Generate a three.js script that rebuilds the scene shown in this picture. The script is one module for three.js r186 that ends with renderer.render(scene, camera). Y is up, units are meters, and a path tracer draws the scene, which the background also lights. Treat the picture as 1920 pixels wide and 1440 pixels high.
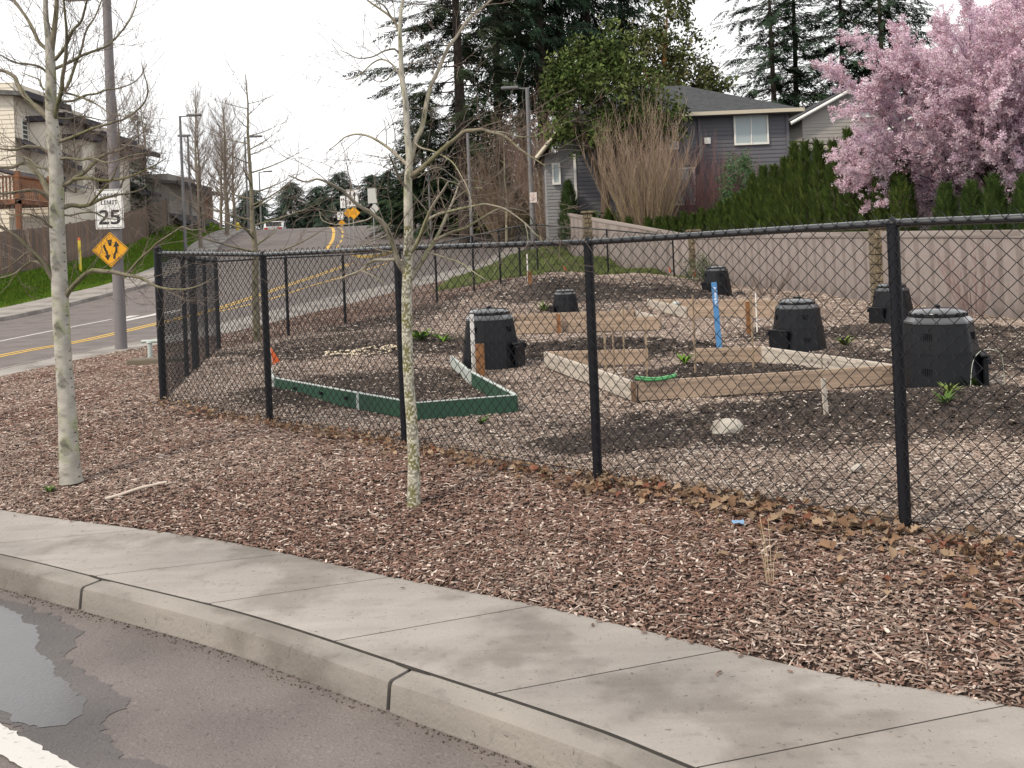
import * as THREE from 'three';
import { mergeGeometries, toCreasedNormals } from 'three/addons/utils/BufferGeometryUtils.js';
import { RoundedBoxGeometry } from 'three/addons/geometries/RoundedBoxGeometry.js';

// ---------------------------------------------------------------- camera, sky, sun, exposure
const scene = new THREE.Scene();
const camera = new THREE.PerspectiveCamera(41.49, 4 / 3, 0.1, 900);
camera.position.set(0, 1.6, 0);
camera.rotation.set(0, 0, -Math.atan(0.042));
camera.setViewOffset(1024, 768, 0, 132.3, 1024, 768);   // shifted lens: verticals stay parallel
camera.updateProjectionMatrix();
const renderer = new THREE.WebGLRenderer({ antialias: true });
renderer.setSize(1024, 768);
renderer.toneMapping = THREE.LinearToneMapping;
renderer.toneMappingExposure = 1.08;
renderer.shadowMap.enabled = true;

function mulberry(seed) { let a = seed >>> 0; return () => { a = (a + 0x6D2B79F5) | 0; let t = Math.imul(a ^ (a >>> 15), 1 | a); t = (t + Math.imul(t ^ (t >>> 7), 61 | t)) ^ t; return ((t ^ (t >>> 14)) >>> 0) / 4294967296; }; }
const hash2 = (x, y, s = 0) => { let h = Math.imul(x | 0, 374761393) ^ Math.imul(y | 0, 668265263) ^ Math.imul(s | 0, 974634777); h = Math.imul(h ^ (h >>> 13), 1274126177); return ((h ^ (h >>> 16)) >>> 0) / 4294967296; };
const smooth = (a, b, x) => { const t = Math.min(1, Math.max(0, (x - a) / (b - a))); return t * t * (3 - 2 * t); };
const lerp = (a, b, t) => a + (b - a) * t;
const clamp = (x, a, b) => Math.min(b, Math.max(a, x));
function vnoise(x, y, s = 0, per = 0) {
  const xi = Math.floor(x), yi = Math.floor(y), fx = x - xi, fy = y - yi, w = per ? (v) => ((v % per) + per) % per : (v) => v;
  const u = fx * fx * (3 - 2 * fx), v = fy * fy * (3 - 2 * fy);
  return lerp(lerp(hash2(w(xi), w(yi), s), hash2(w(xi + 1), w(yi), s), u), lerp(hash2(w(xi), w(yi + 1), s), hash2(w(xi + 1), w(yi + 1), s), u), v);
}
function fbm(x, y, oct = 4, s = 0, per = 0) { let a = 0.5, t = 0, n = 0; for (let i = 0; i < oct; i++) { t += a * vnoise(x, y, s + i, per); n += a; x *= 2; y *= 2; per *= 2; a *= 0.5; } return t / n; }

{ // high thin cloud, nearly white, with a few pale blue gaps
  const W = 512, H = 256, d = new Float32Array(W * H * 4);
  for (let j = 0; j < H; j++) for (let i = 0; i < W; i++) {
    const el = ((j + 0.5) / H - 0.5) * Math.PI, az = (i + 0.5) / W * Math.PI * 2;
    const cx = Math.cos(az) * Math.cos(el) * 3, cz = Math.sin(az) * Math.cos(el) * 3, cy = Math.sin(el) * 6;
    const n = fbm(cx + 7.3 + cy, cz + 2.1 - cy * 0.6, 4, 11), gap = smooth(0.56, 0.8, n) * 0.5;
    const b = 1.22;
    let c = [b * (1 - 0.16 * gap), b * (1 - 0.05 * gap), b * (1.0 + 0.03 * gap)];
    if (el < -0.02) { const k = smooth(-0.02, -0.25, el) ; c = [lerp(c[0], 0.30, k), lerp(c[1], 0.28, k), lerp(c[2], 0.26, k)]; }
    const o = (j * W + i) * 4; d[o] = c[0]; d[o + 1] = c[1]; d[o + 2] = c[2]; d[o + 3] = 1;
  }
  const t = new THREE.DataTexture(d, W, H, THREE.RGBAFormat, THREE.FloatType);
  t.mapping = THREE.EquirectangularReflectionMapping; t.magFilter = THREE.LinearFilter; t.needsUpdate = true;
  scene.background = t; scene.environment = t;
}
const sun = new THREE.DirectionalLight(0xfff1dc, 2.6);
sun.position.set(-30, 38, 6); sun.target.position.set(0, 0, -18);
sun.castShadow = true; sun.shadow.radius = 9; sun.shadow.mapSize.set(4096, 4096);
Object.assign(sun.shadow.camera, { left: -60, right: 60, top: 60, bottom: -60, near: 1, far: 160 });
scene.add(sun, sun.target);

// ---------------------------------------------------------------- helpers
const taken = {};
function numbered(n) { const k = taken[n] = (taken[n] ?? -1) + 1; return k ? `${n}_${String(k).padStart(3, '0')}` : n; }
function lit(m) { m.castShadow = m.receiveShadow = true; return m; }
function clean(g) { // attributes that every merged piece shares
  if (g.index) g = g.toNonIndexed();
  for (const k of Object.keys(g.attributes)) if (!['position', 'normal', 'uv'].includes(k)) g.deleteAttribute(k);
  return g;
}
const joined = (gs) => gs.length === 1 ? gs[0] : mergeGeometries(gs.map(clean));
function part(name, geos, mat, parent, extra) { const m = lit(new THREE.Mesh(joined([].concat(geos)), mat)); m.name = name; parent.add(m); if (extra) Object.assign(m.userData, extra); return m; }
function thing(name, label, category, p = [0, 0, 0], turn = 0, group) { const o = new THREE.Group(); o.name = numbered(name); o.position.set(...p); o.rotation.y = turn; o.userData = { label, category }; if (group) o.userData.group = group; scene.add(o); return o; }
function solo(name, label, category, geos, mat, p = [0, 0, 0], turn = 0, group) { const m = lit(new THREE.Mesh(joined([].concat(geos)), mat)); m.name = numbered(name); m.position.set(...p); m.rotation.y = turn; m.userData = { label, category }; if (group) m.userData.group = group; scene.add(m); return m; }
function struct(name, label, geos, mat) { const o = geos ? lit(new THREE.Mesh(joined([].concat(geos)), mat)) : new THREE.Group(); o.name = name; o.userData = { kind: 'structure', label, category: name.replace(/_/g, ' ').split(' ').slice(-2).join(' ') }; scene.add(o); return o; }
const rgb = (r, g, b) => new THREE.Color().setRGB(r, g, b);
const mat = (c, roughness = 0.9, more = {}) => new THREE.MeshStandardMaterial({ color: Array.isArray(c) ? rgb(...c) : c, roughness, ...more });
const box = (w, h, d, x = 0, y = 0, z = 0, ry = 0) => { const g = new THREE.BoxGeometry(w, h, d); if (ry) g.rotateY(ry); g.translate(x, y, z); return g; };
const rbox = (w, h, d, r, x = 0, y = 0, z = 0) => { const g = new RoundedBoxGeometry(w, h, d, 2, r); g.translate(x, y, z); return g; };
const cyl = (r0, r1, h, n, x = 0, y = 0, z = 0) => { const g = new THREE.CylinderGeometry(r1, r0, h, n); g.translate(x, y + h / 2, z); return g; };
function rawGeo(pos, idx, uv, nor) { const g = new THREE.BufferGeometry(); g.setAttribute('position', new THREE.Float32BufferAttribute(pos, 3)); if (uv) g.setAttribute('uv', new THREE.Float32BufferAttribute(uv, 2)); g.setIndex(idx); if (nor) g.setAttribute('normal', new THREE.Float32BufferAttribute(nor, 3)); else g.computeVertexNormals(); return g; }
const V3 = (x, y, z) => new THREE.Vector3(x, y, z);
// tapered tube along points [Vector3], radii []
function tube(pts, rad, sides = 6, capEnd = true) {
  const pos = [], nor = [], uv = [], idx = [], n = pts.length; let len = 0;
  const t = V3(), a = V3(), b = V3(), up = V3(), q = new THREE.Quaternion(), prev = V3();
  for (let i = 0; i < n; i++) {
    t.subVectors(pts[Math.min(n - 1, i + 1)], pts[Math.max(0, i - 1)]).normalize();
    if (i === 0) { up.set(Math.abs(t.y) > 0.9 ? 1 : 0, Math.abs(t.y) > 0.9 ? 0 : 1, 0); a.crossVectors(up, t).normalize(); }
    else { q.setFromUnitVectors(prev, t); a.applyQuaternion(q); a.addScaledVector(t, -a.dot(t)).normalize(); len += pts[i].distanceTo(pts[i - 1]); }
    prev.copy(t); b.crossVectors(t, a);
    for (let k = 0; k <= sides; k++) {
      const w = k / sides * Math.PI * 2, c = Math.cos(w), s = Math.sin(w), nx = a.x * c + b.x * s, ny = a.y * c + b.y * s, nz = a.z * c + b.z * s;
      pos.push(pts[i].x + nx * rad[i], pts[i].y + ny * rad[i], pts[i].z + nz * rad[i]); nor.push(nx, ny, nz); uv.push(k / sides, len);
    }
  }
  for (let i = 0; i < n - 1; i++) for (let k = 0; k < sides; k++) { const o = i * (sides + 1) + k, p = o + sides + 1; idx.push(o, o + 1, p, p, o + 1, p + 1); }
  if (capEnd) { const o = (n - 1) * (sides + 1); for (let k = 1; k < sides - 1; k++) idx.push(o, o + k, o + k + 1); }
  return rawGeo(pos, idx, uv, nor);
}
function spline(flat, sub = 3) { // flat [x,y,z,r,...] -> smooth points and radii
  const P = []; for (let i = 0; i < flat.length; i += 4) P.push(flat.slice(i, i + 4));
  const pts = [], rad = [];
  for (let i = 0; i < P.length - 1; i++) for (let s = 0; s < sub; s++) {
    const t = s / sub, a = P[Math.max(0, i - 1)], b = P[i], c = P[i + 1], d = P[Math.min(P.length - 1, i + 2)];
    const f = (k) => 0.5 * (2 * b[k] + (c[k] - a[k]) * t + (2 * a[k] - 5 * b[k] + 4 * c[k] - d[k]) * t * t + (3 * b[k] - a[k] - 3 * c[k] + d[k]) * t * t * t);
    pts.push(V3(f(0), f(1), f(2))); rad.push(Math.max(0.001, lerp(b[3], c[3], t)));
  }
  const e = P[P.length - 1]; pts.push(V3(e[0], e[1], e[2])); rad.push(e[3]);
  return { pts, rad };
}
function scatter(name, geo, m, list, parent, label, category) { // list of [matrix, color]
  const im = lit(new THREE.InstancedMesh(geo, m, list.length)); im.name = name;
  list.forEach(([mx, c], i) => { im.setMatrixAt(i, mx); im.setColorAt(i, c); });
  im.userData = label ? { kind: 'stuff', label, category } : { kind: 'stuff' };
  (parent ?? scene).add(im); return im;
}
const _q = new THREE.Quaternion(), _e = new THREE.Euler(), _p = V3(), _s = V3();
function mtx(x, y, z, rx, ry, rz, sx, sy = sx, sz = sx) { _e.set(rx, ry, rz, 'YXZ'); _q.setFromEuler(_e); return new THREE.Matrix4().compose(_p.set(x, y, z), _q, _s.set(sx, sy, sz)); }
// textures: fn(u,v in 0..1) -> [r,g,b] sRGB 0..1
function tex(w, h, fn, srgb = true, rx = 1, ry = 1) {
  const d = new Uint8Array(w * h * 4);
  for (let j = 0; j < h; j++) for (let i = 0; i < w; i++) { const c = fn((i + 0.5) / w, (j + 0.5) / h), o = (j * w + i) * 4; d[o] = clamp(c[0], 0, 1) * 255; d[o + 1] = clamp(c[1], 0, 1) * 255; d[o + 2] = clamp(c[2], 0, 1) * 255; d[o + 3] = 255; }
  const t = new THREE.DataTexture(d, w, h); t.wrapS = t.wrapT = THREE.RepeatWrapping; t.magFilter = THREE.LinearFilter; t.minFilter = THREE.LinearMipmapLinearFilter; t.generateMipmaps = true;
  if (srgb) t.colorSpace = THREE.SRGBColorSpace; t.repeat.set(rx, ry); t.needsUpdate = true; return t;
}
const grey = (v) => [v, v, v];
// canvas prints (signs)
function print(w, h, draw) { const c = document.createElement('canvas'); c.width = w; c.height = h; const x = c.getContext('2d'); draw(x, w, h); const t = new THREE.CanvasTexture(c); t.colorSpace = THREE.SRGBColorSpace; return t; }

// ---------------------------------------------------------------- the lie of the land (y = 0 is the garden; metres)
const PROFILE = [[-40, -0.6], [0, -0.55], [6, -0.53], [12, -0.4], [20, -0.25], [28, -0.1], [35, 0.1], [45, 0.75], [55, 1.7], [65, 2.85], [72, 3.65], [78, 4.08], [86, 4.2], [100, 3.7], [130, 2.4], [400, 2]];
function table(T, d) { // monotone-ish smooth interpolation
  if (d <= T[0][0]) return T[0][1];
  for (let i = 0; i < T.length - 1; i++) if (d <= T[i + 1][0]) {
    const p0 = T[Math.max(0, i - 1)], p1 = T[i], p2 = T[i + 1], p3 = T[Math.min(T.length - 1, i + 2)], h = p2[0] - p1[0], t = (d - p1[0]) / h;
    const m1 = i ? (p2[1] - p0[1]) / (p2[0] - p0[0]) : (p2[1] - p1[1]) / h, m2 = (p3[1] - p1[1]) / (p3[0] - p1[0]);
    return (2 * t ** 3 - 3 * t * t + 1) * p1[1] + (t ** 3 - 2 * t * t + t) * h * m1 + (-2 * t ** 3 + 3 * t * t) * p2[1] + (t ** 3 - t * t) * h * m2;
  }
  return T[T.length - 1][1];
}
const roadY = (z) => table(PROFILE, -z);
// street edge of the kerb, from behind the camera round the corner and up the hill [x, z]
const KERB = [[3.6, 12], [3.1, 3], [2.65, 0], [2, -1.65], [1.15, -3], [0.37, -3.87], [0, -4.22], [-0.68, -4.78], [-1.69, -5.6], [-2.8, -6.34], [-3.56, -6.84], [-5.2, -7.85], [-7.2, -9.3], [-8.8, -11.4], [-9.45, -14.5], [-9.46, -18.5], [-9.04, -21], [-8.4, -23.8], [-7.9, -28], [-7.5, -31.1], [-6.7, -35.3], [-4.74, -40.5], [-2.45, -45.9], [-1.5, -48.5], [-0.4, -54.7], [-0.2, -58.8], [-0.96, -63.9], [-2.1, -69.1], [-3.6, -78], [-5, -90], [-6, -130]];
// back edge of the pavement strip
const BACK = [[5.6, 12], [5, 3], [4.5, 0], [3.9, -1.8], [3.1, -3.2], [2.05, -4.22], [1.45, -4.57], [0.91, -4.98], [0.07, -5.65], [-0.8, -6.23], [-2.22, -7.22], [-4.25, -8.28], [-6.3, -9.7], [-7.9, -11.9], [-8.7, -14.8], [-8.7, -17.05], [-8.3, -19.4], [-7.6, -21.6], [-6.8, -23.6], [-6.35, -26.1], [-5.7, -29.9], [-4.25, -36.7], [-2.2, -41.65], [-0.8, -47], [0.7, -54], [1, -59], [0.3, -64.3], [-0.8, -69.6], [-2.3, -78], [-3.6, -90], [-4.6, -130]];
const FAR_KERB = [[12, -60], [-6, -60], [-20, -40], [-26, -22], [-30, -17.6], [-33, -16.85], [-41, -16.5], [-45.6, -16.2], [-58, -17.2], [-65, -18.5], [-78, -20.2], [-90, -22], [-130, -26]].map(([z, x]) => [-z, x]);
const farKerbX = (z) => table(FAR_KERB, -z);
function catmull(P, step) { const out = []; for (let i = 0; i < P.length - 1; i++) { const a = P[Math.max(0, i - 1)], b = P[i], c = P[i + 1], d = P[Math.min(P.length - 1, i + 2)], L = Math.hypot(c[0] - b[0], c[1] - b[1]), n = Math.max(1, Math.ceil(L / step)); for (let s = 0; s < n; s++) { const t = s / n, f = (k) => 0.5 * (2 * b[k] + (c[k] - a[k]) * t + (2 * a[k] - 5 * b[k] + 4 * c[k] - d[k]) * t * t + (3 * b[k] - a[k] - 3 * c[k] + d[k]) * t ** 3); out.push([f(0), f(1)]); } } out.push(P[P.length - 1]); return out; }
const kerbLine = catmull(KERB, 0.5), backLine = catmull(BACK, 0.6);
function lineX(L, z) { for (let i = 0; i < L.length - 1; i++) if (z <= L[i][1] && z >= L[i + 1][1]) return lerp(L[i][0], L[i + 1][0], (L[i][1] - z) / (L[i][1] - L[i + 1][1] || 1)); return z > L[0][1] ? L[0][0] : L[L.length - 1][0]; }
function sideDist(L, x, z) { // signed distance, + on the garden side
  let best = 1e9, side = 1;
  for (let i = 0; i < L.length - 1; i++) {
    const ax = L[i][0], az = L[i][1], dx = L[i + 1][0] - ax, dz = L[i + 1][1] - az, t = clamp(((x - ax) * dx + (z - az) * dz) / (dx * dx + dz * dz), 0, 1), px = ax + dx * t - x, pz = az + dz * t - z, q = px * px + pz * pz;
    if (q < best) { best = q; side = dx * (z - az) - dz * (x - ax) > 0 ? -1 : 1; }
  }
  return -Math.sqrt(best) * side;
}
// fence corners
const FENCE_FRONT = [[-4.03, -11.53], [-2.5, -10.18], [-0.98, -8.67], [0.54, -7.17], [2.1, -5.58], [3.66, -4.0], [5.2, -2.4]];
const FENCE_SIDE = [[-4.03, -11.53], [-4.62, -14.2], [-4.84, -15.25], [-4.93, -15.65], [-5.26, -17.3], [-5.62, -19.2]];
const FENCE_REAR = [[-5.62, -19.2], [-4.81, -21.5], [-4.06, -24.3], [-3.08, -26.9], [-2.2, -29], [-1.18, -30.4], [-0.39, -31.6], [0.24, -33], [0.86, -34.7], [3.53, -37.5], [6.29, -39.6]];
const GARDEN = [[60, 40], [7, -0.5], ...FENCE_FRONT.slice(0, 6).reverse(), ...FENCE_SIDE.slice(1), ...FENCE_REAR.slice(1, 9), [1.6, -42], [2, -48], [3.5, -56], [4, -62], [3, -70], [1, -80], [-1, -95], [-2, -130], [-2, -400], [300, -400], [300, 40]];
function inPoly(P, x, z) { let c = false; for (let i = 0, j = P.length - 1; i < P.length; j = i++) if ((P[i][1] > z) !== (P[j][1] > z) && x < (P[j][0] - P[i][0]) * (z - P[i][1]) / (P[j][1] - P[i][1]) + P[i][0]) c = !c; return c; }
function polyDist(P, x, z) { let b = 1e9; for (let i = 0, j = P.length - 1; i < P.length; j = i++) { const dx = P[i][0] - P[j][0], dz = P[i][1] - P[j][1], t = clamp(((x - P[j][0]) * dx + (z - P[j][1]) * dz) / (dx * dx + dz * dz), 0, 1); b = Math.min(b, Math.hypot(P[j][0] + dx * t - x, P[j][1] + dz * t - z)); } return b; }
const LEVELS = [[-4.03, -11.53, 0.06], [-2.5, -10.2, 0], [0.5, -7.2, -0.02], [2.1, -5.6, 0], [4, -3, -0.05], [-4.9, -15.5, 0.02], [-5.6, -19.2, -0.02], [-4.8, -21.5, 0.01], [-4.06, -24.3, 0.02], [-3.08, -26.9, 0.07], [-2.2, -29, 0.24], [-1.18, -30.4, 0.44], [-0.39, -31.6, 0.6], [0.24, -33, 0.74], [0.86, -34.7, 0.81], [3.53, -37.5, 0.6], [6.29, -39.6, 0.28], [0, -11, 0], [-2, -13, 0], [3, -9, 0], [5, -7, -0.04], [4.4, -10.4, 0], [4.3, -15, -0.04], [7.4, -19.8, -0.1], [6, -29.5, 0.02], [4, -32, 0.15], [7.5, -33, 0], [0, -15, 0], [1, -19, 0], [1.3, -23.5, -0.02], [1.2, -27.5, 0.1], [3, -20, 0], [5, -23, 0], [-2, -17, 0], [-2, -22, 0.02], [10.3, -20.5, -0.2], [9.4, -26, -0.1], [8.3, -34, 0], [7.3, -40.7, 0.12], [5.2, -42.3, 0.6], [3.4, -44, 1.15], [2.1, -50, 1.8], [11.5, -12, -0.2], [9, -8, -0.15], [8, -45, 0.9], [14, -46, 0.9], [22, -50, 1.1], [14, -36, 0.4], [16, -24, 0], [20, -10, -0.2], [4, -56, 2.4], [4, -66, 3.2], [10, -62, 2], [22, -65, 2], [0, -85, 4], [20, -90, 3], [60, -60, 2], [60, -10, 0], [80, -150, 3], [0, -150, 3]];
function gardenY(x, z) { let s = 0, w = 0; for (const [a, b, h] of LEVELS) { const q = (a - x) ** 2 + (b - z) ** 2 + 0.25, k = 1 / (q * q); s += k * h; w += k; } return s / w; }
// earth: patches of dark compost, some heaped [x, z, rx, rz, turn, height, dark]
const SOIL = [[3.5, -9.3, 2.9, 0.95, -0.1, 0.1, 1], [5.6, -8.2, 2.2, 1.0, 0.1, 0.08, 1], [2.6, -8.35, 1.9, 0.55, 0, 0.03, 0.7], [1.35, -15.6, 1.9, 1.4, 0, 0.17, 0.95], [-1.75, -12.4, 1.5, 1.9, 0.35, 0.05, 0.8], [-3.3, -18.6, 1.9, 2.6, 0.3, 0.1, 0.66], [-1.4, -17.4, 1.3, 1.6, 0, 0.1, 0.75], [6.6, -13.2, 2.6, 2.5, 0, 0.1, 0.95], [6.4, -17.4, 2.8, 1.5, 0, 0.1, 0.9], [2.5, -11.9, 1.3, 1.4, 0, 0.1, 1], [1.2, -20, 1.3, 0.9, 0, 0.1, 0.9], [3.2, -30, 3.6, 2.8, 0, 0.3, 0.85], [4.9, -23, 1.4, 1.6, 0.3, 0.05, 0.9], [0.75, -8.4, 0.7, 0.5, 0, 0.02, 0.75], [8.4, -10.5, 2.2, 2.2, 0, 0.1, 0.85], [-3.4, -24.6, 1.5, 3, 0.3, 0, 0.7]];
function soilAt(x, z) { let d = 0, h = 0; for (const [a, b, rx, rz, t, hh, k] of SOIL) { const c = Math.cos(t), s = Math.sin(t), u = ((x - a) * c + (z - b) * s) / rx, v = (-(x - a) * s + (z - b) * c) / rz, q = Math.sqrt(u * u + v * v) + (fbm(x * 1.3, z * 1.3, 3, 5) - 0.5) * 0.7 + (fbm(x * 6.5, z * 6.5, 2, 15) - 0.5) * 0.45; const f = smooth(1.28, 0.62, q); d = Math.max(d, f * k); h += hh * smooth(1.1, 0.2, q); } return [d, h]; }
function landY(x, z) {
  const dk = sideDist(kerbLine, x, z), ry = roadY(z);
  const fk = farKerbX(z);
  if (x < fk - 0.1) { // the far side: pavement, then a grass bank
    const e = fk - x; return ry - 0.12 + 0.2 * smooth(0.1, 0.6, e) + smooth(2.0, 4.6, e) * 0.95 + smooth(5, 30, e) * 1.2 ;
  }
  if (dk < 0.25) return ry - 0.2;
  const db = sideDist(backLine, x, z);
  if (db < 0) return ry - 0.2 + 0.32 * smooth(-0.3, -0.02, db);
  const inside = inPoly(GARDEN, x, z), ey = ry + 0.145;
  let y = gardenY(x, z);
  if (!inside) { const dg = polyDist(GARDEN, x, z), t = db / (db + dg + 1e-6); y = lerp(ey, y, Math.pow(t, 0.85)); }
  else { const [, h] = soilAt(x, z); if (z > -42 && x < 11) y += h; }
  const amp = z > -45 ? 0.05 * smooth(0, 0.5, db) : 0.1;
  return y + (fbm(x * 0.9, z * 0.9, 3, 21) - 0.5) * amp + (fbm(x * 4, z * 4, 2, 31) - 0.5) * amp * 0.6;
}
// ---------------------------------------------------------------- surface materials
const grainTex = tex(512, 512, (u, v) => { const n = fbm(u * 16, v * 16, 5, 3, 16), s = hash2(u * 512, v * 512, 9); return grey(0.72 + (n - 0.5) * 0.5 + (s - 0.5) * 0.22); });
const asphaltTex = tex(1024, 1024, (u, v) => {
  const a = fbm(u * 6, v * 6, 4, 41, 6), f = hash2(u * 1024, v * 1024, 4), g = vnoise(u * 256, v * 256, 8, 256), st = smooth(0.78, 0.95, g);
  const k = 0.80 + (a - 0.5) * 0.22 + (f - 0.5) * 0.16 + st * 0.10 - smooth(0.8, 0.97, vnoise(u * 200, v * 200, 77, 200)) * 0.16;
  return [k * 1.0, k * 0.965, k * 0.95];
});
const asphaltBump = tex(1024, 1024, (u, v) => grey(0.5 + (vnoise(u * 256, v * 256, 8, 256) - 0.5) * 0.7 + (hash2(u * 1024, v * 1024, 4) - 0.5) * 0.3), false);
asphaltTex.repeat.set(1 / 2.6, 1 / 2.6); asphaltBump.repeat.set(1 / 2.6, 1 / 2.6);
const M = {};
M.asphalt = mat([0.225, 0.206, 0.203], 0.88, { map: asphaltTex, bumpMap: asphaltBump, bumpScale: 0.004 });
const concreteTex = tex(1024, 1024, (u, v) => {
  const b = fbm(u * 3, v * 3, 5, 61, 3), st = fbm(u * 4, v * 22, 4, 67, 4), sp = hash2(u * 1024, v * 1024, 14), pit = smooth(0.9, 0.985, vnoise(u * 150, v * 150, 71, 150));
  const dirt = smooth(0.47, 0.72, fbm(u * 5, v * 5, 6, 83, 5) * 0.75 + fbm(u * 24, v * 24, 3, 87, 24) * 0.25), drop = smooth(0.86, 0.93, vnoise(u * 44, v * 44, 95, 44));
  const k = 0.83 + (b - 0.5) * 0.24 + (st - 0.5) * 0.16 + (sp - 0.5) * 0.07 - pit * 0.22 - dirt * 0.11 - drop * 0.045;
  return [k, k * (0.985 - dirt * 0.01), k * (0.965 - dirt * 0.02)];
});
concreteTex.repeat.set(1 / 2.3, 1 / 2.3);
const concreteBump = tex(512, 512, (u, v) => grey(0.5 + (fbm(u * 60, v * 60, 3, 5, 60) - 0.5) * 0.9), false); concreteBump.repeat.set(1 / 0.8, 1 / 0.8);
M.concrete = mat([0.42, 0.398, 0.386], 0.9, { map: concreteTex, bumpMap: concreteBump, bumpScale: 0.002 });
M.kerb = mat([0.37, 0.35, 0.33], 0.92, { map: concreteTex, bumpMap: concreteBump, bumpScale: 0.003 });
const paintTex = tex(256, 256, (u, v) => { const w = smooth(0.62, 0.85, fbm(u * 14, v * 14, 5, 91, 14)); return grey(0.93 - w * 0.22 + (hash2(u * 256, v * 256, 3) - 0.5) * 0.08); }); paintTex.repeat.set(1.2, 1.2);
M.whitePaint = mat([0.60, 0.58, 0.56], 0.8, { map: paintTex });
M.yellowPaint = mat([0.70, 0.44, 0.08], 0.8, { map: paintTex });

// ---------------------------------------------------------------- terrain: one sheet, finest in the garden
{
  const xs = [], zs = [];
  const run = (a, lo, hi, st) => { for (let v = lo; v < hi - 1e-6; v += st) a.push(v); };
  run(xs, -320, -60, 20); run(xs, -60, -24, 2); run(xs, -24, -10, 0.5); run(xs, -10, 10, 0.16); run(xs, 10, 24, 0.7); run(xs, 24, 60, 4); run(xs, 60, 321, 20);
  run(zs, -420, -140, 20); run(zs, -140, -60, 2.5); run(zs, -60, -34, 0.5); run(zs, -34, -16, 0.25); run(zs, -16, -3, 0.14); run(zs, -3, 12, 1); run(zs, 12, 61, 8);
  const pos = [], uv = [], col = [], idx = [];
  for (const z of zs) for (const x of xs) {
    const y = landY(x, z); pos.push(x, y, z); uv.push(x / 0.9, z / 0.9);
    let c = [0.085, 0.052, 0.042];
    const n = fbm(x * 2.2, z * 2.2, 3, 51), fk = farKerbX(z);
    if (x < fk) { const e = fk - x; c = e < 4.4 ? [0.08, 0.16, 0.02] : [0.09, 0.065, 0.05]; if (e > 10) c = [0.09, 0.1, 0.05]; }
    else if (inPoly(GARDEN, x, z)) {
      const [s] = soilAt(x, z); const k = 0.75 + n * 0.5;
      c = [lerp(0.14, 0.032, s) * k, lerp(0.105, 0.024, s) * k, lerp(0.088, 0.021, s) * k];
      if (z < -36.5 + (x - 2.5) * -0.8 && z < -33) c = [0.075 * k, 0.11 * k, 0.028 * k];
      if (z < -48 || x > 12) c = [0.08 * k, 0.085 * k, 0.045 * k];
    } else if (z < -41 && x > -5) c = [0.075, 0.105, 0.03];
    else { const k = 0.7 + n * 0.6; c = [c[0] * k, c[1] * k, c[2] * k]; if (z < -19.6) { c = [c[0] * 0.85, c[1] * 0.95, c[2] * 0.95]; } }
    col.push(...c);
  }
  const nx = xs.length; for (let j = 0; j < zs.length - 1; j++) for (let i = 0; i < nx - 1; i++) { const o = j * nx + i; idx.push(o, o + nx, o + 1, o + 1, o + nx, o + nx + 1); }
  const g = rawGeo(pos, idx, uv); g.setAttribute('color', new THREE.Float32BufferAttribute(col, 3));
  const t = struct('ground', 'brown earth and mulch ground of the garden, banks and lots', g, mat([1.35, 1.35, 1.35], 1, { vertexColors: true, map: grainTex, bumpMap: grainTex, bumpScale: 0.02 }));
}
// ---------------------------------------------------------------- street: one asphalt ribbon between the two kerbs
function streetRibbon(lf, rf, zs, dy, mt, name, label, parent) {
  const pos = [], uv = [], idx = [], n = 24;
  for (const z of zs) for (let k = 0; k <= n; k++) { const x = lerp(lf(z), rf(z), k / n); pos.push(x, roadY(z) + dy, z); uv.push(x, z); }
  for (let j = 0; j < zs.length - 1; j++) for (let k = 0; k < n; k++) { const o = j * (n + 1) + k, p = o + n + 1; idx.push(o, o + 1, p, p, o + 1, p + 1); }
  return parent ? part(name, rawGeo(pos, idx, uv), mt, parent) : struct(name, label, rawGeo(pos, idx, uv), mt);
}
const range = (a, b, s) => { const o = []; for (let v = a; s > 0 ? v <= b + 1e-6 : v >= b - 1e-6; v += s) o.push(v); return o; };
const street = struct('street', 'grey asphalt street rounding the corner and climbing the hill');
streetRibbon((z) => z > -4 ? -60 : farKerbX(z), (z) => lineX(kerbLine, z) + 0.03, [...range(12, -3, -0.5), ...range(-3.2, -14, -0.2), ...range(-15, -130, -1)], 0, M.asphalt, 'asphalt', '', street);
// painted lines that follow the street
function lineOn(pts, w, mt, name, dashed) {
  const L = catmull(pts, 0.7); const pos = [], uv = [], idx = []; let run = 0, open = false;
  for (let i = 0; i < L.length; i++) {
    const a = L[Math.max(0, i - 1)], b = L[Math.min(L.length - 1, i + 1)], dx = b[0] - a[0], dz = b[1] - a[1], q = Math.hypot(dx, dz), nx = -dz / q, nz = dx / q;
    if (i) run += Math.hypot(L[i][0] - L[i - 1][0], L[i][1] - L[i - 1][1]);
    const [x, z] = L[i]; pos.push(x - nx * w / 2, roadY(z - nz * w / 2) + 0.006, z - nz * w / 2, x + nx * w / 2, roadY(z + nz * w / 2) + 0.006, z + nz * w / 2); uv.push(0, run, w, run);
    if (i && !(dashed && Math.floor(run / dashed) % 2)) { const o = i * 2; idx.push(o - 2, o - 1, o, o, o - 1, o + 1); }
  }
  const g = rawGeo(pos, idx, uv); const m = part(name, g, mt, street); m.material = mt; mt.side = THREE.DoubleSide; return m;
}
const CENTRE = [[-11.6, -14], [-11.28, -22.15], [-10.72, -25], [-10.43, -29.8], [-10.1, -34.65], [-9.66, -41.5], [-8.95, -46.75], [-8.2, -51.6]];
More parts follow.
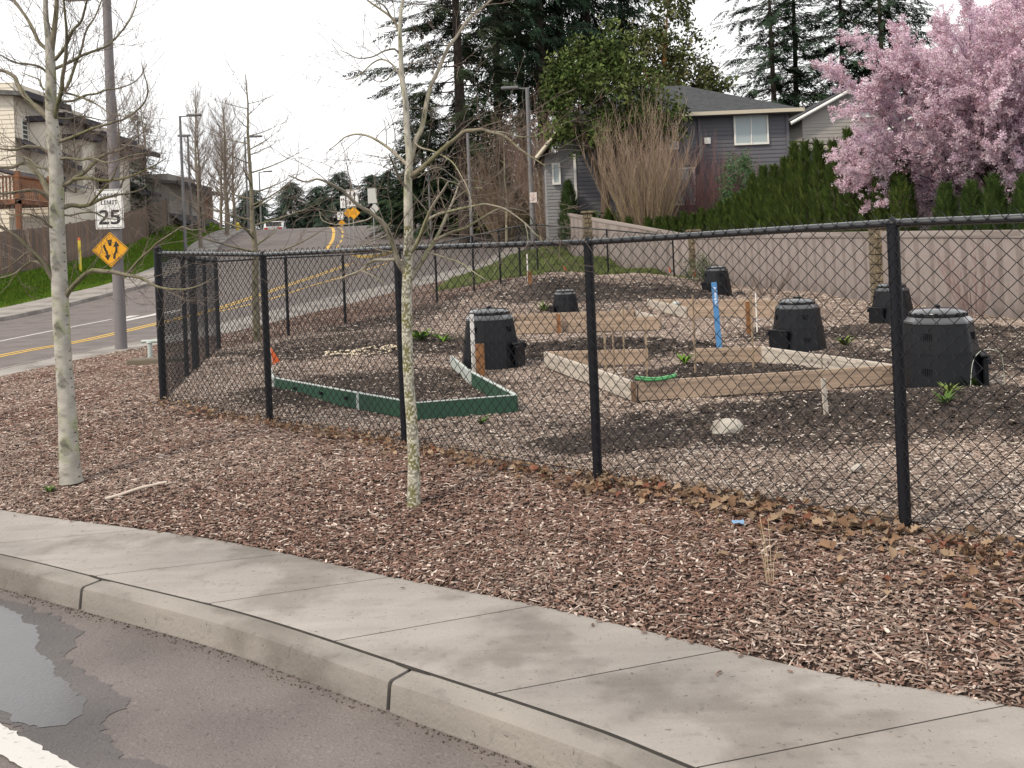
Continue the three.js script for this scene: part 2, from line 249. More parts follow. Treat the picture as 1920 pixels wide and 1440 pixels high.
lineOn(CENTRE.map(([x, z]) => [x - 0.12, z]), 0.11, M.yellowPaint, 'yellow_line'); lineOn(CENTRE.map(([x, z]) => [x + 0.12, z]), 0.11, M.yellowPaint, 'yellow_line');
lineOn([[-9.76, -33.4], [-9.05, -37], [-8.22, -43.1], [-6.25, -51]], 0.12, M.yellowPaint, 'yellow_line');
lineOn([[-13.7, -17], [-13.2, -26], [-13.05, -28.6], [-12.75, -32.1]], 0.12, M.whitePaint, 'white_line');
lineOn([[-10.5, -57], [-10.9, -60], [-11.6, -66], [-13, -74], [-15, -82]], 0.2, M.yellowPaint, 'yellow_line');
lineOn([[-10.0, -57], [-10.35, -60], [-11.0, -66], [-12.4, -74], [-14.4, -82]], 0.12, M.yellowPaint, 'yellow_line', 1.6);
{ // white lane arrow
  const g = (pts) => { const sh = new THREE.Shape(pts.map(([x, z]) => new THREE.Vector2(x, z))); const q = new THREE.ShapeGeometry(sh), p = q.attributes.position; for (let i = 0; i < p.count; i++) { const x = p.getX(i), z = p.getY(i); p.setXYZ(i, x, roadY(z) + 0.006, z); } q.computeVertexNormals(); return q; };
  part('lane_arrow', [g([[-12.55, -31.6], [-12.3, -31.6], [-12.25, -33.2], [-12.6, -33.2]]), g([[-12.2, -31.0], [-11.9, -30.9], [-11.45, -34.2], [-11.8, -34.3]]), g([[-12.0, -33.6], [-11.2, -33.4], [-11.35, -35.4]])], M.whitePaint, street);
}
{ // stop line by the camera, ragged where the paint has worn
  const r = mulberry(5), near = [], far = []; const a = [-2.51, -4.8], b = [-1.94, -4.34], n = 90;
  for (let i = 0; i <= n; i++) { const t = i / n * 4 - 2, x = lerp(a[0], b[0], t), z = lerp(a[1], b[1], t); far.push(new THREE.Vector2(x + (r() - 0.5) * 0.02, z + (r() - 0.5) * 0.02)); near.push(new THREE.Vector2(x - 0.085 + (r() - 0.5) * 0.018, z + 0.105 + (r() - 0.5) * 0.018)); }
  const q = new THREE.ShapeGeometry(new THREE.Shape([...far, ...near.reverse()])), p = q.attributes.position; const uv = []; for (let i = 0; i < p.count; i++) { const x = p.getX(i), z = p.getY(i); p.setXYZ(i, x, roadY(z) + 0.007, z); uv.push(x * 2, z * 2); } q.setAttribute('uv', new THREE.Float32BufferAttribute(uv, 2)); q.computeVertexNormals();
  part('stop_line', q, M.whitePaint, street);
}
function wavyPatch(pts, jitter, seed, dy, mt, name) {
  const r = mulberry(seed), L = catmull([...pts, pts[0]], 0.03).map(([x, z]) => [x + (fbm(x * 5, z * 5, 3, seed) - 0.5) * jitter * 2 + (fbm(x * 22, z * 22, 3, seed + 1) - 0.5) * 0.09 + (r() - 0.5) * 0.012, z + (fbm(x * 5 + 9, z * 5, 3, seed + 3) - 0.5) * jitter * 2 + (fbm(x * 22 + 4, z * 22, 3, seed + 2) - 0.5) * 0.07]);
  const q = new THREE.ShapeGeometry(new THREE.Shape(L.slice(0, -1).map(([x, z]) => new THREE.Vector2(x, z)))), p = q.attributes.position, uv = [];
  for (let i = 0; i < p.count; i++) { const x = p.getX(i), z = p.getY(i); p.setXYZ(i, x, roadY(z) + dy, z); uv.push(x, z); } q.setAttribute('uv', new THREE.Float32BufferAttribute(uv, 2)); q.computeVertexNormals();
  mt.side = THREE.DoubleSide; return part(name, q, mt, street);
}
M.damp = mat([0.135, 0.128, 0.13], 0.55, { map: asphaltTex, bumpMap: asphaltBump, bumpScale: 0.003 });
M.wet = new THREE.MeshPhysicalMaterial({ color: rgb(0.085, 0.085, 0.092), roughness: 0.28, map: asphaltTex, bumpMap: asphaltBump, bumpScale: 0.0012, clearcoat: 0.55, clearcoatRoughness: 0.18 });
wavyPatch([[-4.6, -7.3], [-3.6, -6.72], [-3.2, -6.45], [-2.9, -6.2], [-2.66, -5.98], [-2.6, -5.75], [-2.46, -5.5], [-2.22, -5.22], [-1.95, -5.0], [-2.02, -4.85], [-1.93, -4.62], [-1.7, -4.42], [-1.4, -4.2], [-1.0, -3.7], [-1.5, -3.75], [-2.0, -4.2], [-2.35, -4.68], [-2.6, -4.9], [-4, -5.9]], 0.05, 71, 0.003, M.damp, 'damp_asphalt');
wavyPatch([[-4.6, -7.1], [-3.6, -6.6], [-3.15, -6.3], [-2.86, -5.95], [-2.75, -5.7], [-2.55, -5.42], [-2.3, -5.15], [-2.17, -4.9], [-2.3, -4.78], [-2.7, -5.02], [-4, -6.0]], 0.05, 75, 0.005, M.wet, 'puddle');

// ---------------------------------------------------------------- kerb: cast lengths with open joints
const kerb = struct('kerb', 'pale concrete kerb along the corner and up the street');
function kerbLength(P, jointA, jointB) { // P: list of [x,z]
  const prof = [[-0.005, -0.12], [0.0, 0.0], [0.016, 0.115], [0.022, 0.131], [0.036, 0.140], [0.16, 0.147], [0.165, 0.10], [0.165, -0.1]];
  const pos = [], uv = [], idx = []; let run = 0; const n = prof.length;
  for (let i = 0; i < P.length; i++) {
    const a = P[Math.max(0, i - 1)], b = P[Math.min(P.length - 1, i + 1)], dx = b[0] - a[0], dz = b[1] - a[1], q = Math.hypot(dx, dz), nx = -dz / q, nz = dx / q;
    if (i) run += Math.hypot(P[i][0] - P[i - 1][0], P[i][1] - P[i - 1][1]);
    const y = roadY(P[i][1]), inset = (i === 0 && jointA) || (i === P.length - 1 && jointB) ? 0.006 : 0; let vv = 0;
    prof.forEach(([o, h], k) => { if (k) vv += Math.hypot(o - prof[k - 1][0], h - prof[k - 1][1]); pos.push(P[i][0] + nx * (o + inset), y + h - (h > 0.1 ? inset : 0), P[i][1] + nz * (o + inset)); uv.push(run, vv); });
  }
  for (let i = 0; i < P.length - 1; i++) for (let k = 0; k < n - 1; k++) { const o = i * n + k, p = o + n; idx.push(o, o + 1, p, p, o + 1, p + 1); }
  for (const e of [0, (P.length - 1) * n]) for (let k = 1; k < n - 1; k++) idx.push(e, e + k, e + k + 1);
  return toCreasedNormals(rawGeo(pos, idx, uv), 0.55);
}
function along(L, z0, z1) { // slice of a polyline between two z values
  const out = [[lineX(L, z0), z0]]; for (const p of L) if (p[1] < z0 - 0.02 && p[1] > z1 + 0.02) out.push(p); out.push([lineX(L, z1), z1]); return out;
}
const fineKerb = catmull(KERB, 0.15);
const KJ = [6, 2, -1.2, -3.02, -4.78, -6.34, -7.9, -9.6, -12, -16, -20, -24, -29, -34, -39, -44, -49, -54, -60, -66, -73, -80];
M.kerb.side = THREE.DoubleSide;
for (let i = 0; i < KJ.length - 1; i++) part('kerb_stone', kerbLength(along(fineKerb, KJ[i] - 0.008, KJ[i + 1] + 0.008), true, true), M.kerb, kerb);
// pavement behind it: slabs with tooled joints
const pavement = struct('pavement', 'pale concrete pavement slabs behind the kerb');
const fineBack = catmull(BACK, 0.15), kerbIn = fineKerb.map((p, i) => { const a = fineKerb[Math.max(0, i - 1)], b = fineKerb[Math.min(fineKerb.length - 1, i + 1)], dx = b[0] - a[0], dz = b[1] - a[1], q = Math.hypot(dx, dz); return [p[0] - dz / q * 0.179, p[1] + dx / q * 0.179]; });
function slab(ka, kb, ba, bb, crown = 0) { // from joint a to joint b: z on the kerb line, z on the back line
  const A = along(kerbIn, ka, kb), B = along(fineBack, ba, bb), n = 14, m = 8;
  const at = (L, t) => { let tot = 0; const s = [0]; for (let i = 1; i < L.length; i++) s.push(tot += Math.hypot(L[i][0] - L[i - 1][0], L[i][1] - L[i - 1][1])); const w = t * tot; for (let i = 1; i < L.length; i++) if (s[i] >= w - 1e-9) { const q = (w - s[i - 1]) / (s[i] - s[i - 1] || 1); return [lerp(L[i - 1][0], L[i][0], q), lerp(L[i - 1][1], L[i][1], q)]; } return L[L.length - 1]; };
  const lenA = Math.hypot(A[0][0] - A[A.length - 1][0], A[0][1] - A[A.length - 1][1]), g = 0.0055 / lenA;
  const us = [0, 0.4, 1.2, ...range(2, n - 2, 1), n - 1.2, n - 0.4, n].map((v) => lerp(g, 1 - g, v / n)), vs = [0, 0.15, ...range(1, m - 1, 1), m - 0.15, m].map((v) => v / m);
  const pos = [], uv = [], idx = [], q = vs.length;
  us.forEach((u, i) => { const a = at(A, u), b = at(B, u); vs.forEach((v, j) => { const x = lerp(a[0], b[0], v), z = lerp(a[1], b[1], v), y = roadY(lerp(a[1], lerp(a[1], b[1], 0.4), v)) + 0.146 + v * 0.012; const e = (i === 0 || i === us.length - 1 ? 0.004 : 0) + (j === 0 ? 0.003 : 0); pos.push(x, y - e, z); uv.push(x, z); }); });
  for (let i = 0; i < us.length - 1; i++) for (let j = 0; j < q - 1; j++) { const o = i * q + j; idx.push(o, o + 1, o + q, o + q, o + 1, o + q + 1); }
  const rim = []; for (let i = 0; i < us.length; i++) rim.push(i * q + q - 1); for (let j = q - 2; j >= 0; j--) rim.push((us.length - 1) * q + j); for (let i = us.length - 2; i >= 0; i--) rim.push(i * q); for (let j = 1; j < q; j++) rim.push(j);
  const base = pos.length / 3; rim.forEach((k) => { pos.push(pos[k * 3], pos[k * 3 + 1] - 0.09, pos[k * 3 + 2]); uv.push(uv[k * 2], uv[k * 2 + 1] + 0.1); });
  for (let i = 0; i < rim.length - 1; i++) idx.push(rim[i], rim[i + 1], base + i, base + i, rim[i + 1], base + i + 1);
  return toCreasedNormals(rawGeo(pos, idx, uv), 0.4);
}
M.concrete.side = THREE.DoubleSide;
const PJ = [[5, 5], [1.5, 2], [-0.8, -1.2], [-2.45, -3.05], [-3.88, -4.26], [-4.6, -4.95], [-5.3, -5.67], [-5.95, -6.26], [-6.55, -6.82], [-7.35, -7.55], [-8.3, -8.6], [-9.4, -9.9], [-11, -11.8], [-13.5, -14.2], [-17, -17.2], [-20.5, -20.5], [-24, -24], [-28, -28], [-32, -32], [-36, -36], [-41, -41], [-46, -46], [-52, -52], [-58, -58], [-65, -65], [-73, -73]];
for (let i = 0; i < PJ.length - 1; i++) part('paving_slab', slab(PJ[i][0], PJ[i + 1][0], PJ[i][1], PJ[i + 1][1]), M.concrete, pavement);
M.jointDirt = mat([0.055, 0.047, 0.038], 1, { map: grainTex, side: THREE.DoubleSide });
function seam(P, Q, dy, name) { const pos = [], idx = [], uv = []; P.forEach((p, i) => { const q = Q[i]; pos.push(p[0], p[2] + dy, p[1], q[0], q[2] + dy, q[1]); uv.push(i * 0.2, 0, i * 0.2, 0.1); if (i) { const o = i * 2; idx.push(o - 2, o - 1, o, o, o - 1, o + 1); } }); part(name, rawGeo(pos, idx, uv), M.jointDirt, pavement); }
{ // dirt packed into the joints
  const offs = (o) => fineKerb.map((p, i) => { const a = fineKerb[Math.max(0, i - 1)], b = fineKerb[Math.min(fineKerb.length - 1, i + 1)], dx = b[0] - a[0], dz = b[1] - a[1], q = Math.hypot(dx, dz); return [p[0] - dz / q * o, p[1] + dx / q * o, roadY(p[1])]; });
  const keep = fineKerb.map((p, i) => i).filter((i) => fineKerb[i][1] < 4 && fineKerb[i][1] > -13), A = offs(0.158), B = offs(0.186); seam(keep.map((i) => A[i]), keep.map((i) => B[i]), 0.1455, 'joint_filler');
  for (const [ka, ba] of PJ.slice(1, 13)) { const P = [], Q = []; for (let k = 0; k <= 8; k++) { const v = k / 8; const w = 0.007, e = 0.02; const a0 = [lineX(kerbIn, ka + e), ka + e], a1 = [lineX(kerbIn, ka - e), ka - e], b0 = [lineX(fineBack, ba + e), ba + e], b1 = [lineX(fineBack, ba - e), ba - e]; const m = (s, t) => [lerp(s[0], t[0], v), lerp(s[1], t[1], v)]; const p = m(a0, b0), q = m(a1, b1), c = [(p[0] + q[0]) / 2, (p[1] + q[1]) / 2], L = Math.hypot(p[0] - q[0], p[1] - q[1]), y = roadY(lerp(ka, lerp(ka, ba, 0.4), v)) + 0.146 + v * 0.012; P.push([c[0] + (p[0] - c[0]) / L * 2 * w, c[1] + (p[1] - c[1]) / L * 2 * w, y]); Q.push([c[0] + (q[0] - c[0]) / L * 2 * w, c[1] + (q[1] - c[1]) / L * 2 * w, y]); } seam(P, Q, -0.0055, 'joint_filler'); }
}
// pavement and kerb across the street
const farPavement = struct('far_pavement', 'concrete pavement along the far side of the street');
for (const [a, b] of range(-27, -84, -3).map((z) => [z, z - 2.99])) {
  const pos = [], idx = [], uv = []; const n = 4; for (let i = 0; i <= n; i++) { const z = lerp(a, b, i / n), f = farKerbX(z), y = roadY(z); [[0, -0.05], [0, 0.12], [0.04, 0.135], [1.9, 0.16], [1.95, 0.02]].forEach(([o, h]) => { pos.push(f - o, y + h, z); uv.push(o, z); }); }
  for (let i = 0; i < n; i++) for (let k = 0; k < 4; k++) { const o = i * 5 + k; idx.push(o, o + 5, o + 1, o + 1, o + 5, o + 6); }
  part('paving_slab', rawGeo(pos, idx, uv), M.concrete, farPavement);
}
{ // raised island between the lanes
  const isl = struct('traffic_island', 'kerbed traffic island with a yellow painted edge between the lanes');
  const out = [], ring = 22; for (let k = 0; k < ring; k++) { const a = k / ring * Math.PI * 2; out.push([-7.7 + Math.cos(a) * 1.25, -57.2 + Math.sin(a) * 3.2]); }
  const wall = (sc, y0, y1, sc2 = sc) => { const pos = [], idx = []; out.forEach(([x, z]) => { const f = (s, h) => { const X = -7.7 + (x + 7.7) * s, Z = -57.2 + (z + 57.2) * s; pos.push(X, roadY(Z) + h, Z); }; f(sc, y0); f(sc2, y1); }); for (let k = 0; k < ring; k++) { const o = k * 2, p = ((k + 1) % ring) * 2; idx.push(o, p, o + 1, o + 1, p, p + 1); } const g = rawGeo(pos, idx); g.setAttribute('uv', new THREE.Float32BufferAttribute(new Float32Array(pos.length / 3 * 2), 2)); return g; };
  M.yellowPaint.side = THREE.DoubleSide;
  part('painted_edge', wall(1, -0.05, 0.14), mat([0.5, 0.36, 0.1], 0.9, { side: THREE.DoubleSide }), isl); part('kerb_edge', wall(1, 0.14, 0.165, 0.84), M.concrete, isl);
  part('island_top', wall(0.84, 0.166, 0.2, 0.02), mat([0.2, 0.18, 0.16], 1, { map: grainTex, side: THREE.DoubleSide }), isl);
}
// ---------------------------------------------------------------- chain-link fence
const plastic = (c, roughness, spec, more = {}) => new THREE.MeshPhysicalMaterial({ color: rgb(...c), roughness, specularIntensity: spec, ...more });
M.vinyl = plastic([0.007, 0.0075, 0.011], 0.4, 0.55); M.rail = plastic([0.008, 0.0085, 0.012], 0.3, 1, { clearcoat: 1, clearcoatRoughness: 0.22 });
M.wire = plastic([0.008, 0.0085, 0.011], 0.42, 0.6);
function linkMesh(A, B, ya, yb, H, sides, pitch = 0.0915, rw = 0.003) { // woven wire between two posts, as world geometry
  const dx = B[0] - A[0], dz = B[1] - A[1], L = Math.hypot(dx, dz), ux = dx / L, uz = dz / L, nx = -uz, nz = ux, h = pitch / 2;
  const n = Math.floor(L / h), st = L / n, segs = Math.round(H / h), pos = [], idx = [];
  for (let k = 0; k < n; k++) {
    const base = pos.length / 3;
    for (let j = 0; j <= segs; j++) {
      const c = (k + ((j + k) % 2)) * st, t = c / L, wob = (hash2(k, j, 7) - 0.5) * 0.004;
      const off = 0.031 + ((j + k) % 2 ? 1 : -1) * rw * 0.9 + Math.sin(c * 2.1 + j * 0.07) * 0.004;
      const X = A[0] + ux * (c + wob) + nx * off, Z = A[1] + uz * (c + wob) + nz * off, Y = lerp(ya, yb, t) + 0.015 + j * h * (H / (segs * h));
      for (let s = 0; s < sides; s++) { const w = s / sides * Math.PI * 2 + 0.4, cx = Math.cos(w) * rw * 1.3, cz = Math.sin(w) * rw; pos.push(X + ux * cx + nx * cz, Y, Z + uz * cx + nz * cz); }
    }
    for (let j = 0; j < segs; j++) for (let s = 0; s < sides; s++) { const o = base + j * sides + s, o2 = base + j * sides + (s + 1) % sides; idx.push(o, o2, o + sides, o + sides, o2, o2 + sides); }
  }
  return rawGeo(pos, idx, new Float32Array(pos.length / 3 * 2));
}
const bar = (a, b, r, n = 10) => tube([V3(...a), V3(...b)], [r, r], n);
function fenceRun(name, label, P, opt) {
  const f = thing(name, label, 'fence'), H = opt.H ?? 1.7, pr = opt.post ?? 0.034;
  const ys = P.map(([x, z]) => landY(x, z) - 0.01);
  P.forEach(([x, z], i) => {
    if (opt.skip?.includes(i)) return;
    const big = opt.big?.includes(i), r = big ? pr * 1.25 : pr, h = H - 0.02 + (big ? 0.06 : 0);
    part('post', cyl(r, r, h + 0.12, 14, x, ys[i] - 0.12, z), M.vinyl, f);
    const cap = new THREE.SphereGeometry(r * 1.15, 12, 8, 0, Math.PI * 2, 0, Math.PI / 2); cap.scale(1, 0.8, 1); cap.translate(x, ys[i] + h, z);
    const loop = new THREE.TorusGeometry(0.03, 0.009, 6, 12); loop.rotateY(Math.atan2(P[Math.min(i + 1, P.length - 1)][0] - P[Math.max(0, i - 1)][0], P[Math.min(i + 1, P.length - 1)][1] - P[Math.max(0, i - 1)][1])); loop.translate(x, ys[i] + H - 0.015, z);
    part('post_cap', big ? cap : [cap, loop], M.vinyl, f);
    for (const t of [0.16, 0.5, 0.84]) { const ring = cyl(r * 1.16, r * 1.16, 0.022, 12, x, ys[i] + H * t, z); if (big) part('tension_band', ring, M.vinyl, f); }
  });
  for (let i = 0; i < P.length - 1; i++) {
    const [a, b] = [P[i], P[i + 1]]; if (opt.gaps?.includes(i)) continue;
    part('top_rail', bar([a[0], ys[i] + H - 0.015, a[1]], [b[0], ys[i + 1] + H - 0.015, b[1]], opt.rail ?? 0.0225, 12), M.rail, f);
    part('wire_mesh', linkMesh(a, b, ys[i], ys[i + 1], H + 0.02, opt.sides ?? 3, opt.pitch, opt.wire), M.wire, f);
    if (opt.low) part('tension_wire', bar([a[0], ys[i] + 0.05, a[1]], [b[0], ys[i + 1] + 0.05, b[1]], 0.003, 4), M.vinyl, f);
  }
  return f;
}
fenceRun('chain_link_fence', 'black chain-link fence along the front of the garden, nearest the pavement', FENCE_FRONT, { sides: 4, big: [0], low: true });
fenceRun('chain_link_fence', 'black chain-link fence end seen edge-on with a pair of gate posts, left of the garden', FENCE_SIDE, { sides: 3, big: [2, 3, 5], post: 0.03 });
fenceRun('chain_link_fence', 'black chain-link fence at the back of the garden, following the uphill street', FENCE_REAR, { sides: 3, post: 0.032, skip: [0], wire: 0.0034 });

// ---------------------------------------------------------------- compost bins
M.binPlastic = plastic([0.010, 0.011, 0.014], 0.34, 0.4, { bumpMap: grainTex, bumpScale: 0.0008 });
M.binLid = plastic([0.04, 0.042, 0.046], 0.22, 1, { clearcoat: 0.8, clearcoatRoughness: 0.15, bumpMap: grainTex, bumpScale: 0.0008 });
function binShell(rb, rt, y0, y1, n = 8, rows = 3) { // eight flat staves with eased arrises
  const pos = [], idx = [], per = 4, m = n * per, c = Math.cos(Math.PI / n);
  for (let j = 0; j <= rows; j++) { const t = j / rows, R = lerp(rb, rt, t); for (let k = 0; k < m; k++) { const st = Math.floor(k / per), w = [-0.9, -0.8, 0.8, 0.9][k % per], a = (st + 0.5 + w * 0.5) / n * Math.PI * 2, am = (st + 0.5) / n * Math.PI * 2, r = R * c / Math.cos(a - am) * (Math.abs(w) > 0.85 ? 0.995 : 1); pos.push(Math.cos(a) * r, lerp(y0, y1, t), Math.sin(a) * r); } }
  for (let j = 0; j < rows; j++) for (let k = 0; k < m; k++) { const o = j * m + k, p = j * m + (k + 1) % m; idx.push(o, o + m, p, p, o + m, p + m); }
  return toCreasedNormals(rawGeo(pos, idx, new Float32Array(pos.length / 3 * 2)), 0.35);
}
const disc = (r, y, n = 40) => { const g = new THREE.CircleGeometry(r, n); g.rotateX(-Math.PI / 2); g.translate(0, y, 0); return g; };
const lathe = (p, n = 40) => new THREE.LatheGeometry(p.map(([x, y]) => new THREE.Vector2(x, y)), n);
function makeBin(label, p, turn, sc = 1) {
  const o = thing('compost_bin', label, 'compost bin', p, turn, 'black plastic compost bins'); o.scale.setScalar(sc);
  part('lower_body', binShell(0.45, 0.395, -0.06, 0.385), M.binPlastic, o);
  part('upper_body', binShell(0.39, 0.34, 0.39, 0.71), M.binPlastic, o);
  part('seam_flange', binShell(0.402, 0.4, 0.376, 0.392), M.binPlastic, o);
  part('collar', [binShell(0.354, 0.35, 0.68, 0.7), binShell(0.35, 0.305, 0.7, 0.742), binShell(0.305, 0.2, 0.742, 0.746)], M.binLid, o);
  const lid = part('lid', [lathe([[0.262, 0.745], [0.275, 0.753], [0.277, 0.786]]), lathe([[0.285, 0.776], [0.284, 0.786], [0.23, 0.822], [0.1, 0.834], [0.0, 0.836]])], M.binLid, o);
  for (let k = 0; k < 8; k++) { const a = k / 8 * Math.PI * 2; part('lid_grip', box(0.05, 0.04, 0.11, Math.cos(a) * 0.258, 0.768, Math.sin(a) * 0.258, -a), M.binPlastic, lid); }
  part('lid_handle', [rbox(0.15, 0.022, 0.045, 0.01, 0, 0.852, 0), rbox(0.03, 0.04, 0.04, 0.01, -0.05, 0.835, 0), rbox(0.03, 0.04, 0.04, 0.01, 0.05, 0.835, 0)], M.binPlastic, lid);
  const hatch = part('harvest_door', [rbox(0.4, 0.34, 0.05, 0.02, 0.0, 0.17, 0.415), rbox(0.44, 0.03, 0.09, 0.012, 0.0, 0.345, 0.41)], M.binPlastic, o);
  for (const q of [-0.2, 0.2]) part('door_lug', rbox(0.045, 0.06, 0.05, 0.012, q, 0.29, 0.44), M.binPlastic, hatch);
  for (const [yy, rr] of [[0.55, 0.3435], [0.2, 0.392]]) for (let k = 0; k < 4; k++) { const a = k / 4 * Math.PI * 2 + Math.PI / 8; for (let s = -2; s <= 2; s++) { const b = a + s * 0.055; part('vent_slot', box(0.012, 0.075, 0.005, Math.cos(b) * rr, yy, Math.sin(b) * rr, -b), M.vinyl, o); } }
  return o;
}
const onLand = (x, z, d = 0) => [x, landY(x, z) + d, z];
makeBin('black compost bin beside the right-hand end of the near timber bed, largest in view', onLand(4.4, -10.55), 1.25, 1.0);
makeBin('black compost bin at the far edge of the near bed, left of the largest', onLand(4.18, -15.0), -1.1, 0.93);
makeBin('black compost bin against the stone pillar of the long wall', onLand(7.3, -19.6), -1.2, 0.95);
makeBin('small black compost bin near the wall behind the blue stake', onLand(5.98, -29.8), -1.0, 0.98);
makeBin('black compost bin behind the green bed with a white stake in front', onLand(-0.35, -14.1), 1.3, 1.0);
makeBin('black compost bin behind the middle timber bed on pale wood chips', onLand(1.22, -24.2), -1.3, 0.8);

// ---------------------------------------------------------------- raised beds
const boardTex = tex(512, 256, (u, v) => { const w = fbm(u * 3, v * 26 + fbm(u * 4, v * 4, 2, 3) * 2, 4, 121), f = fbm(u * 30, v * 160, 2, 127); let k = 0.82 + (w - 0.5) * 0.34 + (f - 0.5) * 0.14; const kn = Math.hypot((u - 0.32) * 2.4, v - 0.55), kn2 = Math.hypot((u - 0.78) * 2.4, v - 0.3); k -= smooth(0.06, 0.02, kn) * 0.35 + smooth(0.05, 0.015, kn2) * 0.3; return [k, k * 0.965, k * 0.93]; });
M.boardTan = mat([0.50, 0.405, 0.33], 0.85, { map: boardTex }); M.boardGrey = mat([0.68, 0.655, 0.62], 0.85, { map: boardTex }); M.boardBrown = mat([0.34, 0.17, 0.075], 0.85, { map: boardTex });
M.boardEnd = mat([0.22, 0.15, 0.11], 0.9, { map: boardTex });
M.greenPlastic = mat([0.022, 0.075, 0.045], 0.5, { bumpMap: grainTex, bumpScale: 0.001 }); M.greyCap = mat([0.42, 0.46, 0.44], 0.6);
function plankBetween(a, b, y0, h, th, m, parent, name = 'board', ends) { // a,b [x,z]; sits on y0
  const dx = b[0] - a[0], dz = b[1] - a[1], L = Math.hypot(dx, dz), g = new RoundedBoxGeometry(L, h, th, 1, Math.min(0.006, th / 4)), p = g.attributes.position, uv = g.attributes.uv;
  for (let i = 0; i < p.count; i++) uv.setXY(i, p.getX(i) / 1.6 + a[0], (Math.abs(p.getZ(i)) > th * 0.4 ? p.getY(i) : p.getZ(i)) / 0.4 + 0.5);
  g.rotateY(-Math.atan2(dz, dx)); g.translate((a[0] + b[0]) / 2, y0 + h / 2, (a[1] + b[1]) / 2);
  return part(name, g, m, parent);
}
const groundMin = (...P) => Math.min(...P.map(([x, z]) => gardenY(x, z)));
{ // near timber bed
  const b = thing('raised_bed', 'low grey timber raised bed with thin stakes, in the middle of the garden', 'raised bed'); const y = 0.03;
  const A = [0.39, -13.7], B = [1.17, -10.33], C = [4.0, -10.75], D = [3.2, -13.2];
  plankBetween(A, [0.78, -12.02], y, 0.2, 0.045, M.boardGrey, b); plankBetween([0.785, -12.0], B, y + 0.003, 0.2, 0.045, M.boardGrey, b);
  plankBetween([1.215, -10.31], C, y, 0.2, 0.045, M.boardTan, b); part('end_board', box(0.05, 0.197, 0.055, 1.175, y + 0.1, -10.3), M.boardEnd, b);
  plankBetween(C, [3.62, -11.95], y + 0.004, 0.2, 0.045, M.boardGrey, b); plankBetween([3.61, -11.97], D, y, 0.2, 0.045, M.boardGrey, b);
  plankBetween([2.35, -13.32], D, y, 0.2, 0.045, M.boardTan, b); plankBetween(A, [1.75, -13.46], y + 0.005, 0.2, 0.045, M.boardTan, b);
}
{ // middle bed
  const b = thing('raised_bed', 'pale new timber raised bed two boards high behind the black bin', 'raised bed'); const y = 0.03;
  plankBetween([-0.04, -19.35], [1.35, -19.1], y, 0.23, 0.045, M.boardTan, b); plankBetween([1.36, -19.1], [2.7, -18.8], y + 0.01, 0.25, 0.045, M.boardTan, b);
  plankBetween([2.7, -18.82], [2.5, -20.9], y, 0.25, 0.045, M.boardGrey, b); plankBetween([-0.04, -21.3], [2.5, -20.92], y, 0.26, 0.045, M.boardTan, b); plankBetween([-0.04, -19.37], [-0.04, -21.28], y, 0.24, 0.045, M.boardTan, b);
  part('corner_post', box(0.07, 0.36, 0.07, 0.82, y + 0.18, -19.05), M.boardBrown, b); part('corner_post', box(0.07, 0.34, 0.07, 2.4, y + 0.17, -20.8), M.boardTan, b);
}
{ // far bed
  const b = thing('raised_bed', 'timber raised bed with a whitish end board near the long wall', 'raised bed'); const y = 0.0;
  plankBetween([3.44, -26.1], [3.72, -22.0], y, 0.24, 0.045, M.boardGrey, b); plankBetween([3.76, -22.0], [6.2, -20.6], y, 0.23, 0.045, M.boardTan, b); plankBetween([3.5, -26.1], [5.97, -23.7], y, 0.23, 0.045, M.boardTan, b); plankBetween([6.2, -20.6], [5.97, -23.7], y, 0.23, 0.045, M.boardTan, b);
  const s = new THREE.SphereGeometry(0.09, 10, 8); s.scale(1, 0.7, 1); s.translate(3.86, 0.2, -24.2); part('knob', s, M.greyCap, b);
}
{ // green plastic bed
  const b = thing('raised_bed', 'low raised bed edged with dark green plastic panels', 'raised bed'); const y = 0.015;
  const P = [[-2.95, -12.35], [-1.68, -10.66], [-0.98, -9.76], [-0.02, -10.0]];
  for (let i = 0; i < 3; i++) {
    const q = plankBetween(P[i], P[i + 1], y + i * 0.002, 0.165, 0.04, M.greenPlastic, b, 'edging_panel');
    const dx = P[i + 1][0] - P[i][0], dz = P[i + 1][1] - P[i][1], L = Math.hypot(dx, dz), ang = -Math.atan2(dz, dx);
    const top = box(L, 0.006, 0.046, 0, 0, 0); top.rotateY(ang); top.translate((P[i][0] + P[i + 1][0]) / 2, y + 0.172, (P[i][1] + P[i + 1][1]) / 2); part('top_edge', top, M.greyCap, q);
    if (i === 0) for (const t of [0.3, 0.62, 0.9]) { const h = cyl(0.018, 0.018, 0.05, 12); h.rotateX(Math.PI / 2); h.rotateY(ang); h.translate(lerp(P[0][0], P[1][0], t), y + 0.1, lerp(P[0][1], P[1][1], t)); h.translate(-dz / L * 0.002, 0, dx / L * 0.002 + 0.004); part('pin_hole', h, M.vinyl, q); }
  }
  part('hinge_joint', [cyl(0.034, 0.034, 0.18, 12, P[0][0], y, P[0][1]), cyl(0.03, 0.03, 0.18, 12, P[1][0] + 0.01, y, P[1][1] + 0.02)], M.greyCap, b);
  plankBetween([-3.45, -14.1], [-2.97, -12.38], y, 0.17, 0.035, M.greyCap, b, 'edging_panel'); plankBetween([-0.02, -10.02], [-0.53, -12.1], y, 0.16, 0.035, M.greenPlastic, b, 'edging_panel'); plankBetween([-0.54, -12.15], [-0.92, -14.3], y, 0.16, 0.035, M.greyCap, b, 'edging_panel');
  const t2 = box(2.13, 0.006, 0.042); t2.rotateY(-Math.atan2(-2.08, -0.51)); t2.translate(-0.275, y + 0.167, -11.06); part('top_edge', t2, M.greyCap, b);
}
